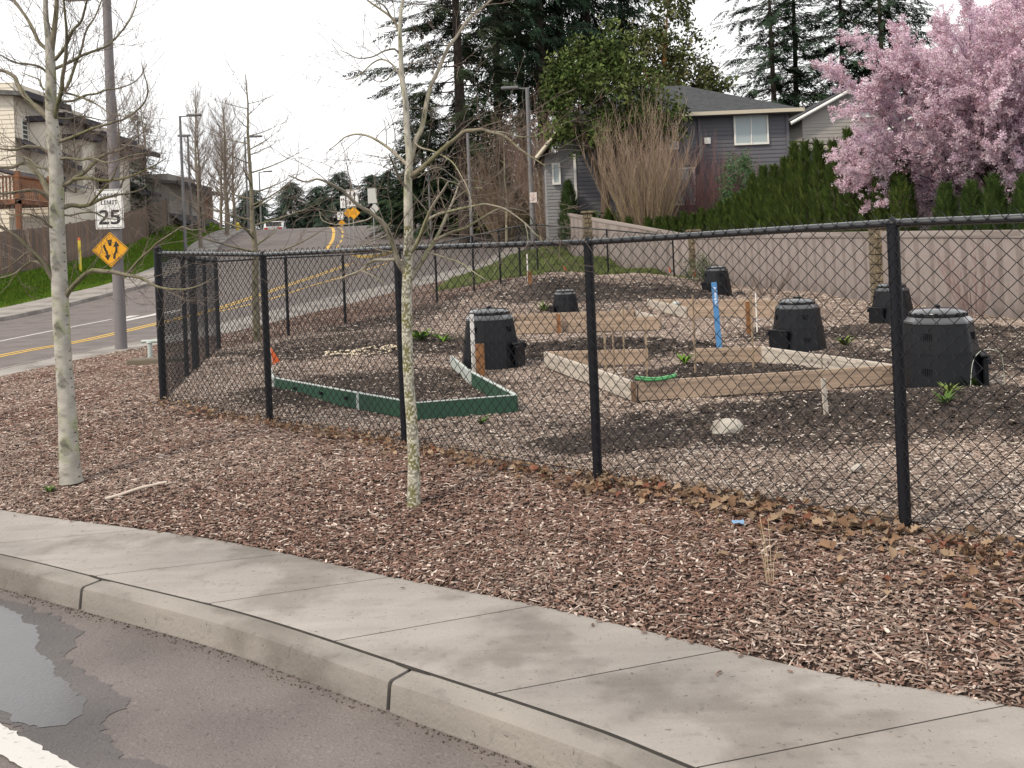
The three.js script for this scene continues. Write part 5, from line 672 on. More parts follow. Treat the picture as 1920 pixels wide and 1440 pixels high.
const CENTRE_TREE = [
  [-.77,-.18,-7.2,.0531,-.77,-.1,-7.2,.0474,-.76,.12,-7.2,.0436,-.76,.39,-7.2,.0417,-.77,.69,-7.2,.0379,-.77,.96,-7.2,.0379,-.76,1.3,-7.2,.0379,-.73,1.71,-7.2,.0341,-.72,2.09,-7.2,.0303,-.7,2.28,-7.2,.0265,-.71,2.51,-7.2,.0227,-.71,2.7,-7.2,.0208,-.73,2.88,-7.2,.0189,-.73,3.04,-7.2,.0171,-.73,3.18,-7.2,.0152,-.72,3.31,-7.2,.0123,-.7,3.42,-7.2,.0104,-.69,3.57,-7.2,.0076,-.66,3.84,-7.2,.0038],
  [-.73,3.18,-7.2,.0114,-.76,3.26,-7.23,.0103,-.8,3.32,-7.26,.0095,-.89,3.4,-7.32,.008,-.97,3.47,-7.38,.0067,-1.05,3.56,-7.44,.0053,-1.14,3.63,-7.5,.0039],
  [-.79,3.3,-7.2,.0076,-.82,3.36,-7.14,.0059,-.87,3.39,-7.07,.0042,-.9,3.43,-7,.0028],
  [-.74,3.04,-7.2,.0076,-.76,3.06,-7.19,.0072,-.78,3.07,-7.18,.0069,-.84,3.05,-7.14,.0061,-.92,3,-7.08,.0049,-1.01,2.98,-7,.0038,-1.06,3,-6.95,.003,-1.11,3.02,-6.9,.0022],
  [-.74,2.87,-7.2,.0085,-.78,2.95,-7.24,.0076,-.84,3.01,-7.3,.0067,-.9,3.03,-7.34,.0061,-.97,3.01,-7.4,.0052,-1.04,2.97,-7.47,.0042,-1.11,2.94,-7.53,.0033,-1.2,2.94,-7.6,.0024],
  [-.78,2.93,-7.2,.0042,-.82,2.87,-7.18,.0035,-.86,2.84,-7.16,.0032,-.9,2.84,-7.15,.0029,-.96,2.87,-7.12,.0023,-.99,2.9,-7.1,.0019],
  [-.69,2.29,-7.2,.0208,-.65,2.43,-7.23,.0194,-.61,2.51,-7.26,.0186,-.57,2.7,-7.31,.0167,-.54,2.82,-7.35,.0156,-.48,2.95,-7.4,.0142,-.41,3.11,-7.45,.0127,-.34,3.21,-7.5,.0115,-.27,3.32,-7.54,.0103,-.18,3.41,-7.58,.0091,-.11,3.47,-7.62,.0082,-.04,3.55,-7.66,.0072,.04,3.63,-7.7,.0061],
  [-.71,2.16,-7.2,.0227,-.65,2.19,-7.18,.0216,-.59,2.23,-7.15,.0203,-.46,2.33,-7.08,.0175,-.35,2.4,-7.01,.0152,-.29,2.44,-6.97,.0139,-.23,2.44,-6.94,.0129,-.16,2.44,-6.91,.0118,-.12,2.42,-6.88,.0109,-.02,2.38,-6.82,.0092,.07,2.29,-6.74,.007,.15,2.22,-6.67,.0053,.24,2.15,-6.6,.0035],
  [-.12,2.46,-7.2,.0057,-.02,2.45,-7.22,.0047,.07,2.42,-7.24,.0038,.19,2.42,-7.27,.0028,.27,2.46,-7.3,.0019],
  [-.71,2.24,-7.2,.0142,-.81,2.34,-7.26,.0121,-.89,2.41,-7.31,.0104,-.98,2.47,-7.37,.0089,-1.05,2.5,-7.41,.0078,-1.12,2.51,-7.45,.0067,-1.19,2.5,-7.49,.0057,-1.23,2.48,-7.52,.005,-1.28,2.45,-7.56,.0041,-1.34,2.42,-7.6,.003],
  [-.72,2.09,-7.2,.0123,-.75,2.11,-7.18,.0112,-.77,2.15,-7.12,.0095,-.78,2.19,-7.08,.0081,-.8,2.26,-6.96,.0051,-.81,2.3,-6.9,.0036],
  [-.75,1.48,-7.2,.0246,-.79,1.53,-7.18,.0235,-.81,1.58,-7.15,.0224,-.82,1.63,-7.13,.0214,-.85,1.76,-7.06,.0187,-.88,1.83,-7.02,.0173,-.96,1.91,-6.94,.0149,-1.03,1.96,-6.87,.013,-1.11,2.05,-6.79,.0106,-1.15,2.08,-6.75,.0095,-1.2,2.11,-6.7,.0083,-1.26,2.13,-6.65,.007,-1.32,2.11,-6.59,.0057,-1.37,2.13,-6.54,.0044,-1.41,2.15,-6.5,.0034],
  [-.88,1.8,-7.2,.0076,-.86,1.82,-7.14,.0072,-.83,1.84,-7.07,.0068,-.83,1.86,-7,.0064],
  [-.75,1.56,-7.2,.0133,-.8,1.57,-7.22,.0126,-.84,1.58,-7.24,.0121,-.92,1.58,-7.29,.0109,-.99,1.58,-7.33,.0101,-1.04,1.56,-7.36,.0094,-1.11,1.51,-7.42,.0083,-1.23,1.47,-7.51,.0066,-1.3,1.45,-7.56,.0056,-1.39,1.43,-7.63,.0044,-1.49,1.39,-7.7,.003],
  [-1.07,1.51,-7.2,.0057,-1.02,1.49,-7.14,.0046,-.95,1.46,-7.03,.0033,-.88,1.42,-6.9,.0018],
  [-.75,1.41,-7.2,.0189,-.71,1.48,-7.23,.0177,-.66,1.54,-7.26,.0164,-.61,1.62,-7.3,.015,-.56,1.7,-7.35,.0135,-.52,1.77,-7.39,.0122,-.46,1.91,-7.47,.0098,-.42,2,-7.52,.0082,-.37,2.14,-7.6,.006],
  [-.73,1.61,-7.2,.0171,-.68,1.67,-7.15,.0156,-.64,1.73,-7.11,.0145,-.59,1.83,-7.02,.0126,-.52,1.94,-6.89,.0103,-.44,2.03,-6.77,.0082,-.4,2.08,-6.7,.0071],
  [-.61,1.82,-7.2,.0114,-.57,1.86,-7.19,.0108,-.5,1.89,-7.17,.0102,-.44,1.9,-7.15,.0095,-.34,1.92,-7.13,.0087,-.26,1.93,-7.1,.0079,-.19,1.94,-7.08,.0072,-.13,1.93,-7.06,.0066,-.04,1.9,-7.03,.0058,.03,1.85,-6.99,.005,.1,1.79,-6.96,.0041,.15,1.73,-6.93,.0034,.2,1.68,-6.9,.0027],
  [-.55,1.7,-7.2,.0123,-.49,1.73,-7.23,.0116,-.42,1.76,-7.27,.0109,-.34,1.78,-7.32,.01,-.27,1.82,-7.37,.0092,-.2,1.86,-7.42,.0085,-.15,1.89,-7.46,.0079,-.11,1.91,-7.49,.0075,-.06,1.92,-7.52,.0069,.01,1.92,-7.57,.0063,.07,1.91,-7.62,.0056,.12,1.89,-7.66,.005,.16,1.84,-7.71,.0044,.18,1.78,-7.75,.0037,.19,1.72,-7.8,.0031],
  [-.61,1.62,-7.2,.0066,-.53,1.6,-7.15,.0059,-.45,1.57,-7.09,.0052,-.36,1.54,-7,.0043,-.26,1.47,-6.88,.0032,-.2,1.43,-6.8,.0025,-.13,1.39,-6.7,.0018],
  [-.66,2.4,-7.2,.0066,-.61,2.36,-7.17,.0062,-.55,2.34,-7.14,.0058,-.49,2.31,-7.1,.0054,-.4,2.25,-7.03,.0047,-.35,2.18,-6.97,.0042,-.32,2.12,-6.92,.0038,-.29,2.06,-6.86,.0033,-.26,1.96,-6.77,.0027,-.26,1.87,-6.7,.0021],
  [-.43,2.12,-7.2,.0057,-.37,2.1,-7.25,.0049,-.31,2.04,-7.33,.0038,-.25,2.02,-7.41,.0029,-.2,1.96,-7.5,.002],
  [-.43,2.12,-7.2,.0057,-.49,2.15,-7.26,.0043,-.56,2.14,-7.33,.0031,-.6,2.11,-7.4,.0019],
  [-.35,2.11,-7.2,.0057,-.4,2.15,-7.14,.0049,-.45,2.19,-7.06,.004,-.5,2.2,-6.99,.0034,-.56,2.17,-6.9,.0026,-.61,2.12,-6.8,.0018],
  [-.35,2.11,-7.2,.0047,-.29,2.13,-7.29,.004,-.21,2.12,-7.42,.0031,-.12,2.11,-7.6,.002],
  [-.5,2.14,-7.2,.0049,-.5,2.06,-7.16,.0041,-.47,1.96,-7.1,.0031,-.44,1.89,-7.04,.0023,-.43,1.84,-7,.0018],
  [-.4,1.98,-7.2,.0057,-.32,2.03,-7.1,.0041,-.25,2.05,-7,.0029,-.18,2.04,-6.9,.0018],
  [-.57,2.12,-7.2,.0049,-.55,2.05,-7.32,.003,-.54,2.01,-7.4,.0019],
  [.1,1.8,-7.2,.0057,.11,1.73,-6.99,.0039,.11,1.67,-6.75,.0024,.1,1.64,-6.6,.0016],
  [-.97,1.9,-7.2,.0057,-1.02,1.87,-7.22,.0053,-1.09,1.86,-7.26,.0047,-1.16,1.85,-7.3,.0041,-1.27,1.85,-7.37,.0033,-1.38,1.89,-7.44,.0024,-1.41,1.96,-7.5,.0018],
  [-1.08,1.97,-7.2,.0047,-1.13,1.96,-7.15,.004,-1.18,1.93,-7.09,.0034,-1.24,1.93,-7.01,.0026,-1.31,1.95,-6.9,.0016],
  [-.83,1.63,-7.2,.0047,-.88,1.64,-7.25,.0041,-.96,1.65,-7.33,.0033,-1.01,1.68,-7.41,.0026,-1.06,1.73,-7.5,.0018],
  [-.87,1.77,-7.2,.0047,-.91,1.74,-7.16,.0041,-.97,1.72,-7.09,.0034,-1.03,1.69,-7.01,.0025,-1.09,1.65,-6.9,.0016]
];
const birchTex = tex(512, 1024, (u, v) => {
  let k = 0.80 + (fbm(u * 6, v * 24, 4, 161, 6) - 0.5) * 0.3; const len = vnoise(u * 10, v * 130, 163, 10), dash = smooth(0.74, 0.9, len) * smooth(0.35, 0.7, vnoise(u * 5, v * 60, 167, 5));
  const patch = smooth(0.66, 0.78, fbm(u * 4, v * 7, 4, 171, 4)), moss = smooth(0.52, 0.72, fbm(u * 3, v * 4, 4, 175, 3));
  k -= dash * 0.5 + patch * 0.22; return [k * (1 - moss * 0.10), k * (0.985 - moss * 0.05), k * (0.95 - moss * 0.2)];
});
const lichenTex = tex(512, 1024, (u, v) => {
  const moss = smooth(0.5, 0.66, fbm(u * 3, v * 9, 4, 181, 3)), sp = vnoise(u * 20, v * 74, 183, 20) * 0.7 + vnoise(u * 9, v * 30, 187, 9) * 0.3, spots = smooth(0.46, 0.66, sp + (fbm(u * 40, v * 150, 2, 7, 40) - 0.5) * 0.5), g = 0.6 + (fbm(u * 8, v * 30, 3, 185, 8) - 0.5) * 0.3;
  const b = [lerp(g, 0.50, moss), lerp(g * 0.98, 0.49, moss), lerp(g * 0.92, 0.34, moss)]; return [lerp(b[0], 0.84, spots), lerp(b[1], 0.84, spots), lerp(b[2], 0.80, spots)];
});
M.birch = mat([0.56, 0.55, 0.53], 0.9, { map: birchTex, bumpMap: birchTex, bumpScale: 0.004 });
M.lichen = mat([0.72, 0.70, 0.64], 0.95, { map: lichenTex, bumpMap: lichenTex, bumpScale: 0.005 });
M.limb = mat([0.27, 0.245, 0.19], 0.9, { map: birchTex }); M.mossLimb = mat([0.22, 0.205, 0.11], 0.95, { map: birchTex }); M.twig = mat([0.16, 0.125, 0.105], 0.9); M.paleTrunk = mat([0.62, 0.605, 0.56], 0.9, { map: birchTex }); M.paleLimb = mat([0.44, 0.41, 0.35], 0.9, { map: birchTex });
function twigFrom(p, dir, len, r, rnd, out, depth, up = 0.25) {
  const pts = [p.clone()], rad = [r], d = dir.clone(), n = 5; let q = p.clone();
  for (let i = 0; i < n; i++) { d.x += (rnd() - 0.5) * 0.45; d.y += (rnd() - 0.5) * 0.4 + up * 0.25; d.z += (rnd() - 0.5) * 0.45; d.normalize(); q = q.clone().addScaledVector(d, len / n); pts.push(q); rad.push(Math.max(0.0013, r * (1 - (i + 1) / n * 0.75))); if (depth > 0 && i > 0 && rnd() < 0.62) { const e = d.clone().add(V3(rnd() - 0.5, rnd() - 0.4, rnd() - 0.5).multiplyScalar(1.5)).normalize(); twigFrom(q, e, len * (0.35 + rnd() * 0.35), r * 0.6, rnd, out, depth - 1, up); } }
  out.push(tube(pts, rad, 3, false));
}
function tracedTree(name, label, limbs, barkM, limbMs, seed, twiggy, up, split) {
  const t = thing(name, label, 'tree', [0, 0, 0]), rnd = mulberry(seed), out = [];
  limbs.forEach((f, i) => {
    const { pts, rad } = spline(f, 4); if (i === 0) rad[0] *= 1.06;
    if (i === 0 && split) { const k = pts.findIndex((p) => p.y > split[0]); part('trunk', tube(pts.slice(0, k + 1), rad.slice(0, k + 1), 16, false), barkM, t); part('upper_trunk', tube(pts.slice(k), rad.slice(k), 16), split[1], t); }
    else part(i ? 'branch' : 'trunk', tube(pts, rad, i ? 8 : 16), i ? limbMs[Math.floor(rnd() * limbMs.length)] : barkM, t);
    let acc = 0; for (let k = 1; k < pts.length; k++) { const s = pts[k].distanceTo(pts[k - 1]); acc += s; const tt = k / pts.length; if (i === 0 && pts[k].y < 2.2) continue; const gap = (i === 0 ? 0.22 : 0.11) / twiggy; if (acc > gap * (0.5 + rnd())) { acc = 0; const d = pts[k].clone().sub(pts[k - 1]).normalize(); const e = d.multiplyScalar(i === 0 ? 0.15 : 0.75).add(V3(rnd() - 0.5, (rnd() - 0.42) * 0.9, rnd() - 0.5).multiplyScalar(1.7)).normalize(); twigFrom(pts[k], e, (0.18 + rnd() * 0.42) * (1.1 - tt * 0.45), clamp(rad[k] * 0.45, 0.0022, 0.0042), rnd, out, tt < 0.75 ? 2 : 1, up); } }
  });
  part('twigs', out, M.twig, t, { kind: 'stuff' }); return t;
}
tracedTree('birch_tree', 'bare grey-barked birch at the left, forked high up, in red mulch', LEFT_TREE, M.birch, [M.limb, M.limb, M.mossLimb], 31, 1.7, 0.2);
tracedTree('birch_tree', 'slender bare birch with lichen-spotted trunk in front of the fence', CENTRE_TREE, M.lichen, [M.paleLimb, M.paleLimb, M.limb], 47, 1.0, -0.05, [1.75, M.paleTrunk]);

// ---------------------------------------------------------------- bare trees grown from rules
function bareTree(name, label, p, H, r0, seed, o = {}) {
  const t = thing(name, label, o.category ?? 'tree', p, 0, o.group), rnd = mulberry(seed), tw = [], limbs = [];
  const n = 9, pts = [], rad = []; let x = 0, z = 0; for (let i = 0; i <= n; i++) { const k = i / n; pts.push(V3(x, k * H - (i ? 0 : 0.15), z)); rad.push(r0 * (1 - k * 0.9)); x += (rnd() - 0.5) * H * 0.02; z += (rnd() - 0.5) * H * 0.02; }
  part('trunk', tube(pts, rad, 8), o.bark ?? M.limb, t);
  const m = o.limbs ?? 20;
  for (let i = 0; i < m; i++) { const k = lerp(o.from ?? 0.25, 0.96, (i + rnd() * 0.8) / m), q = Math.min(n - 1, Math.floor(k * n)), b = pts[q].clone().lerp(pts[q + 1], k * n - q), az = i * 2.4 + rnd(), L = H * (o.spread ?? 0.28) * (1.15 - k * 0.8) * (0.7 + rnd() * 0.5), up = o.up ?? 0.9; const bp = [b], br = [r0 * (1 - k * 0.85) * 0.45]; const d = V3(Math.cos(az), up * 0.5, Math.sin(az)).normalize(); let c = b.clone(); for (let s = 1; s <= 6; s++) { d.y += up * 0.09; d.x += (rnd() - 0.5) * 0.25; d.z += (rnd() - 0.5) * 0.25; d.normalize(); c = c.clone().addScaledVector(d, L / 6); bp.push(c); br.push(Math.max(0.003, br[0] * (1 - s / 6.5))); const cnt = o.twigs ?? 2; for (let w = 0; w < cnt; w++) if (rnd() < 0.8) twigFrom(c, d.clone().add(V3(rnd() - 0.5, rnd() - 0.3, rnd() - 0.5).multiplyScalar(1.4)).normalize(), L * (0.2 + rnd() * 0.3), Math.max(o.tr ?? 0.006, br[s] * 0.45), rnd, tw, o.depth ?? 1, 0.3); } limbs.push(tube(bp, br, 5)); }
  if (o.far) part('branches', limbs, o.bark ?? M.limb, t, { kind: 'stuff' }); else limbs.forEach((g) => part('branch', g, o.bark ?? M.limb, t));
  part('twigs', tw, o.twigM ?? M.twig, t, { kind: 'stuff' }); return t;
}
M.farBark = mat([0.22, 0.185, 0.15], 0.95); M.farTwig = mat([0.20, 0.155, 0.13], 0.95);
bareTree('street_tree', 'young bare street tree just outside the back fence, left of centre', onLand(-5.2, -20.4), 5.4, 0.085, 11, { limbs: 26, from: 0.3, spread: 0.36, up: 0.45, twigs: 2, tr: 0.004 });
const G1 = 'bare trees up the street';
[['bare tree with a tall straight stem left of the yellow hydrant', -19.0, -62, 7.5, 0.13], ['bare tree behind the hydrant on the grass verge', -19.6, -70, 9, 0.16], ['tall bare tree beside the thin distant lamp', -21.5, -77, 10, 0.18], ['bare tree with pale stem above the wooden fence', -23.5, -66, 9.5, 0.13], ['thin bare tree right of the tall lamp pole', -22.5, -58, 10.5, 0.11], ['bare tree farthest left behind the speed sign', -22.6, -53, 8.5, 0.1], ['bare tree in front of the far brown townhouse', -21.8, -72, 9.5, 0.14], ['bare tree standing left of the distant white car', -23.5, -86, 9.5, 0.16], ['bare tree behind the tall bare street tree', -25, -82, 11, 0.16], ['bare tree just above the yellow hydrant', -22.6, -79, 8, 0.13]].forEach(([l, x, z, h, r], i) => bareTree('bare_tree', l, onLand(x, z), h, r, 60 + i, { limbs: 20 + (i * 5) % 12, spread: 0.24 + (i % 4) * 0.045, up: 0.9 + (i * 3 % 5) * 0.25, twigs: 3, depth: 1, tr: 0.010, from: 0.15 + (i % 3) * 0.08, bark: M.farBark, twigM: M.farTwig, group: G1, far: true }));
[['bare slender tree in the gap left of the lamp pole by the firs', -0.3, -57, 7, 0.1], ['bare bushy tree in front of the brown brush below the firs', 1.6, -54, 6, 0.12], ['leafless tree just right of the lamp pole by the wall end', 2.0, -52.5, 6.6, 0.1], ['small leafless tree by the notice board', 0.6, -61, 6.5, 0.1]].forEach(([l, x, z, h, r], i) => bareTree('bare_tree', l, onLand(x, z), h, r, 80 + i, { limbs: 20, spread: 0.3, up: 0.9, twigs: 2, depth: 1, tr: 0.008, bark: mat([0.28, 0.25, 0.18], 0.95), twigM: M.farTwig, group: 'bare trees below the firs', far: true }));
// vase-shaped shrubs: many upright rods from one crown
function rodShrub(name, label, p, H, R, n, seed, m, twigR, lean = 0.55) {
  const s = thing(name, label, 'shrub', p), rnd = mulberry(seed), g = [], tw = [];
  for (let i = 0; i < n; i++) { const az = rnd() * 6.283, sp = Math.sqrt(rnd()), L = H * (0.72 + rnd() * 0.36) * (1 - sp * 0.18); const bp = [], br = []; let c = V3(Math.cos(az) * 0.25 * sp, 0, Math.sin(az) * 0.25 * sp); const d = V3(Math.cos(az) * sp * lean * R / H * 2.2, 1, Math.sin(az) * sp * lean * R / H * 2.2).normalize(); for (let k = 0; k <= 8; k++) { bp.push(c.clone()); br.push(Math.max(twigR * 0.5, 0.028 * (1 - k / 8.4) * H / 5)); d.y += 0.03; d.x += (rnd() - 0.5) * 0.12; d.z += (rnd() - 0.5) * 0.12; d.normalize(); c = c.addScaledVector(d, L / 8); if (k > 0) for (let w = 0; w < 3; w++) if (rnd() < 0.8) twigFrom(bp[k], d.clone().add(V3(rnd() - 0.5, 0.1, rnd() - 0.5).multiplyScalar(1.1)).normalize(), L * (0.1 + rnd() * 0.16), twigR, rnd, tw, 1, 0.9); } g.push(tube(bp, br, 4, false)); }
  part('stems', g, m[0], s, { kind: 'stuff' }); part('twigs', tw, m[1], s, { kind: 'stuff' }); return s;
}
rodShrub('bare_shrub', 'big vase-shaped bare tan shrub in front of the slate house', onLand(6.0, -45.0), 6.2, 2.7, 120, 7, [mat([0.30, 0.24, 0.13], 0.95), mat([0.34, 0.25, 0.19], 0.95)], 0.011);
const redTwig = [mat([0.2, 0.13, 0.12], 0.95), mat([0.24, 0.13, 0.13], 0.95)];
rodShrub('red_shrub', 'reddish-purple twiggy shrub in front of the lower house window', onLand(9.0, -46.6), 4.9, 2.2, 70, 9, redTwig, 0.010, 0.75);
rodShrub('red_shrub', 'reddish twiggy shrub at the foot of the dwarf pine by the house', onLand(10.6, -46.2), 4.0, 1.7, 50, 10, redTwig, 0.010, 0.75);
rodShrub('bare_shrub', 'brown thicket at the wall end beside the lamp pole', onLand(1.9, -52), 4.6, 1.7, 40, 13, [mat([0.22, 0.17, 0.12], 0.95), mat([0.25, 0.17, 0.13], 0.95)], 0.008, 0.7);
rodShrub('bare_shrub', 'brown thicket behind the notice board under the firs', onLand(0.5, -64), 6.0, 2.6, 40, 15, [mat([0.2, 0.16, 0.12], 0.95), mat([0.24, 0.17, 0.13], 0.95)], 0.01, 0.7);
rodShrub('bare_shrub', 'tall brown brush left of the lamp pole below the firs', onLand(-0.4, -58), 6.6, 2.6, 60, 21, [mat([0.23, 0.18, 0.12], 0.95), mat([0.26, 0.185, 0.14], 0.95)], 0.012, 0.8);
rodShrub('bare_shrub', 'tall reddish-brown brush between the lamp pole and the house', onLand(2.2, -57), 7.4, 2.6, 60, 22, [mat([0.2, 0.14, 0.11], 0.95), mat([0.24, 0.15, 0.125], 0.95)], 0.012, 0.8);
rodShrub('bare_shrub', 'sparse reddish canes against the wall behind the largest bin', [9.5, landY(9.5, -21) - 0.05, -21], 1.5, 0.7, 12, 17, redTwig, 0.003, 0.8);
rodShrub('bare_shrub', 'small dead grey bush at the foot of the wall', [7.4, landY(7.4, -29.5) - 0.05, -29.5], 0.9, 0.5, 16, 18, [M.farBark, M.farTwig], 0.004, 0.9);

// ---------------------------------------------------------------- foliage pieces
function sprayGeo(n, seed, droop = 0.2) { // flat conifer spray along +x, unit length
  const r = mulberry(seed), pos = [], idx = []; const blade = (x, z, y, ang, len, w) => { const o = pos.length / 3, c = Math.cos(ang), s = Math.sin(ang), dy = -droop * len; pos.push(x - s * w, y, z + c * w, x + s * w, y, z - c * w, x + c * len + s * w * 0.4, y + dy, z + s * len - c * w * 0.4, x + c * len - s * w * 0.4, y + dy, z + s * len + c * w * 0.4); idx.push(o, o + 1, o + 2, o, o + 2, o + 3); };
  for (let i = 0; i < n; i++) { const t = (i + 0.5) / n, y = -droop * t * t * 0.8 + (r() - 0.5) * 0.08, len = 0.34 * (1.05 - t * 0.7) * (0.7 + r() * 0.5); blade(t * 0.9, 0, y, 0.75 + (r() - 0.5) * 0.5, len, 0.03); blade(t * 0.9, 0, y, -0.75 + (r() - 0.5) * 0.5, len, 0.03); }
  blade(0.8, 0, -droop * 0.7, 0, 0.25, 0.03); return rawGeo(pos, idx, new Float32Array(pos.length / 3 * 2));
}
function clumpGeo(n, size, seed, flat = 0) { // leaves through a unit ball
  const r = mulberry(seed), pos = [], idx = [], v = V3(), a = V3(), b = V3();
  for (let i = 0; i < n; i++) { do v.set(r() * 2 - 1, r() * 2 - 1, r() * 2 - 1); while (v.lengthSq() > 1); a.set(r() - 0.5, (r() - 0.5) * (1 - flat), r() - 0.5).normalize().multiplyScalar(size * (0.7 + r() * 0.6)); b.set(r() - 0.5, r() - 0.5, r() - 0.5).cross(a).normalize().multiplyScalar(size * 0.45); const o = pos.length / 3; pos.push(v.x - a.x, v.y - a.y, v.z - a.z, v.x + b.x, v.y + b.y, v.z + b.z, v.x + a.x, v.y + a.y, v.z + a.z, v.x - b.x, v.y - b.y, v.z - b.z); idx.push(o, o + 1, o + 2, o, o + 2, o + 3); }
  return rawGeo(pos, idx, new Float32Array(pos.length / 3 * 2));
}
const SPRAY = sprayGeo(9, 3, 0.25), SPRAY_DROOP = sprayGeo(8, 5, 0.6), CLUMP = clumpGeo(16, 0.3, 8), FINE = clumpGeo(18, 0.22, 9), BLOSSOM = clumpGeo(14, 0.36, 12);
const leafMat = (c = [1, 1, 1], tr = 0) => { const m = new THREE.MeshPhysicalMaterial({ color: rgb(...c), roughness: 1, side: THREE.DoubleSide, specularIntensity: 0.25 }); if (tr) { m.transmission = tr; m.thickness = 0; } return m; };
M.leaf = leafMat(); M.petal = leafMat([1, 1, 1], 0.3);
M.firBark = mat([0.085, 0.07, 0.062], 1, { map: oldWood });
const tint = (c, r, a = 0.35) => { const k = 1 - a + r() * a * 2; return rgb(c[0] * k, c[1] * k * (0.94 + r() * 0.12), c[2] * k); };
function conifer(label, p, H, R, seed, o = {}) {
  const t = thing(o.name ?? 'fir_tree', label, 'tree', p, 0, o.group), rnd = mulberry(seed), list = [], limbs = [], c0 = o.color ?? [0.035, 0.06, 0.028];
  const r0 = o.trunk ?? H * 0.013; const lean = (rnd() - 0.5) * 0.02 * H; part('trunk', tube([V3(0, -0.6, 0), V3(lean * 0.3, H * 0.4, 0), V3(lean * 0.7, H * 0.75, 0), V3(lean, H, 0)], [r0 * 1.2, r0 * 0.85, r0 * 0.5, 0.02], 8), M.firBark, t);
  const from = o.from ?? 0.2, n = o.limbs ?? 90, gap = o.gap ?? 0;
  for (let i = 0; i < n; i++) {
    const k = lerp(from, 0.99, Math.pow((i + rnd()) / n, o.pow ?? 0.9)), az = i * 2.39996 + rnd() * 0.8, sh = o.shape === 'open' ? Math.pow(Math.sin(Math.PI * clamp((k - from) / (1 - from) * 0.8 + 0.18, 0, 1)), 0.7) : Math.pow(1 - (k - from) / (1 - from), 0.8) * 0.94 + 0.06;
    const L = R * sh * (0.55 + rnd() * 0.6); if (rnd() < gap) continue; const y = k * H, x0 = lean * k; const dy = o.droop ?? -0.22, segs = Math.max(2, Math.ceil(L / 0.55)); const ca = Math.cos(az), sa = Math.sin(az); const bp = [], br = [];
    for (let s = 0; s <= segs; s++) { const q = s / segs, px = x0 + ca * L * q, py = y + L * (dy * q + (o.lift ?? 0.18) * q * q), pz = sa * L * q; bp.push(V3(px, py, pz)); br.push(lerp(Math.max(0.012, r0 * 0.16), 0.008, q)); if (s > (o.bare ?? 0.25) * segs) { const m = o.per ?? 2; for (let w = 0; w < m; w++) { const sc = (o.size ?? 1.0) * (0.65 + rnd() * 0.6) * (0.6 + 0.4 * sh), a2 = -az + (rnd() - 0.5) * 1.7; list.push([mtx(px + (rnd() - 0.5) * 0.3, py + (rnd() - 0.5) * 0.25, pz + (rnd() - 0.5) * 0.3, (rnd() - 0.5) * 0.9, a2, (rnd() - 0.6) * 0.7 + dy * 0.6, sc), tint(c0, rnd, 0.4)]); } } }
    limbs.push(tube(bp, br, 3, false));
  }
  part('branches', limbs, M.firBark, t, { kind: 'stuff' }); scatter('crown', o.geo ?? SPRAY, M.leaf, list, t); return t;
}
const G2 = 'tall firs behind the house';
conifer('leftmost tall open fir, its long branches reaching left over the road', onLand(-2.7, -60), 24, 5.2, 201, { from: 0.22, limbs: 110, shape: 'open', gap: 0.1, droop: -0.15, lift: 0.05, bare: 0.25, per: 3, size: 1.25, trunk: 0.34, group: G2, color: [0.04, 0.055, 0.03] });
[['second tall fir from the left, bare lower trunk', -0.6, -68, 26, 3.2, 0.3], ['tall fir directly behind the lamp pole', 1.2, -74, 28, 3.4, 0.32], ['tall fir with a thick dark trunk right of the lamp pole', 2.5, -69, 27, 3.3, 0.4], ['dense tall fir left of the round evergreen', 4.2, -73, 28, 4.0, 0.38], ['tall fir rising straight above the round evergreen', 6.4, -76, 28, 4.2, 0.35], ['tall fir behind the slate house ridge', 9.2, -78, 26, 4.0, 0.3]].forEach(([l, x, z, h, r, t], i) => conifer(l, onLand(x, z), h, r, 210 + i, { from: 0.2, limbs: 130, pow: 0.7, shape: 'open', gap: 0.14, droop: -0.35, lift: 0.12, per: 2, size: 1.4, bare: 0.12, trunk: t, group: G2, geo: SPRAY_DROOP, color: [0.028, 0.05, 0.03] }));
const G3 = 'firs behind the taupe house';
[['leftmost fir of the group above the taupe house', 19.6, -74, 21, 4.4], ['second fir of the group above the taupe house', 22.0, -77, 23, 4.0], ['third fir of the group above the taupe house', 25.2, -76, 22, 4.2], ['fir just left of the pink tree top', 27.6, -74, 22, 4.0], ['fir half hidden behind the pink tree', 29.8, -78, 21, 4.0]].forEach(([l, x, z, h, r], i) => conifer(l, onLand(x, z), h, r, 230 + i, { from: 0.2, limbs: 115, shape: 'open', droop: -0.25, lift: 0.16, per: 2, size: 1.3, bare: 0.15, trunk: 0.26, gap: 0.08, group: G3, color: [0.035, 0.06, 0.035] }));
conifer('dark broad cedar between the centre birch and the leftmost fir', onLand(-5.6, -66), 9.5, 3.0, 250, { from: 0.06, limbs: 190, size: 1.3, per: 3, color: [0.03, 0.05, 0.024], name: 'cedar_tree' });
conifer('dark cedar low behind the arching birch branch', onLand(-3.2, -70), 8.5, 2.6, 251, { from: 0.06, limbs: 150, size: 1.3, per: 3, color: [0.035, 0.058, 0.022], name: 'cedar_tree' });
conifer('young green fir below the leftmost tall fir', onLand(-1.9, -64), 8.6, 1.9, 252, { from: 0.06, limbs: 130, size: 1.1, per: 3, color: [0.055, 0.10, 0.03] });
conifer('yellow-green young conifer left of the lamp pole', onLand(-0.6, -66), 7.6, 2.4, 253, { from: 0.05, limbs: 130, size: 1.1, per: 3, color: [0.085, 0.115, 0.03] });
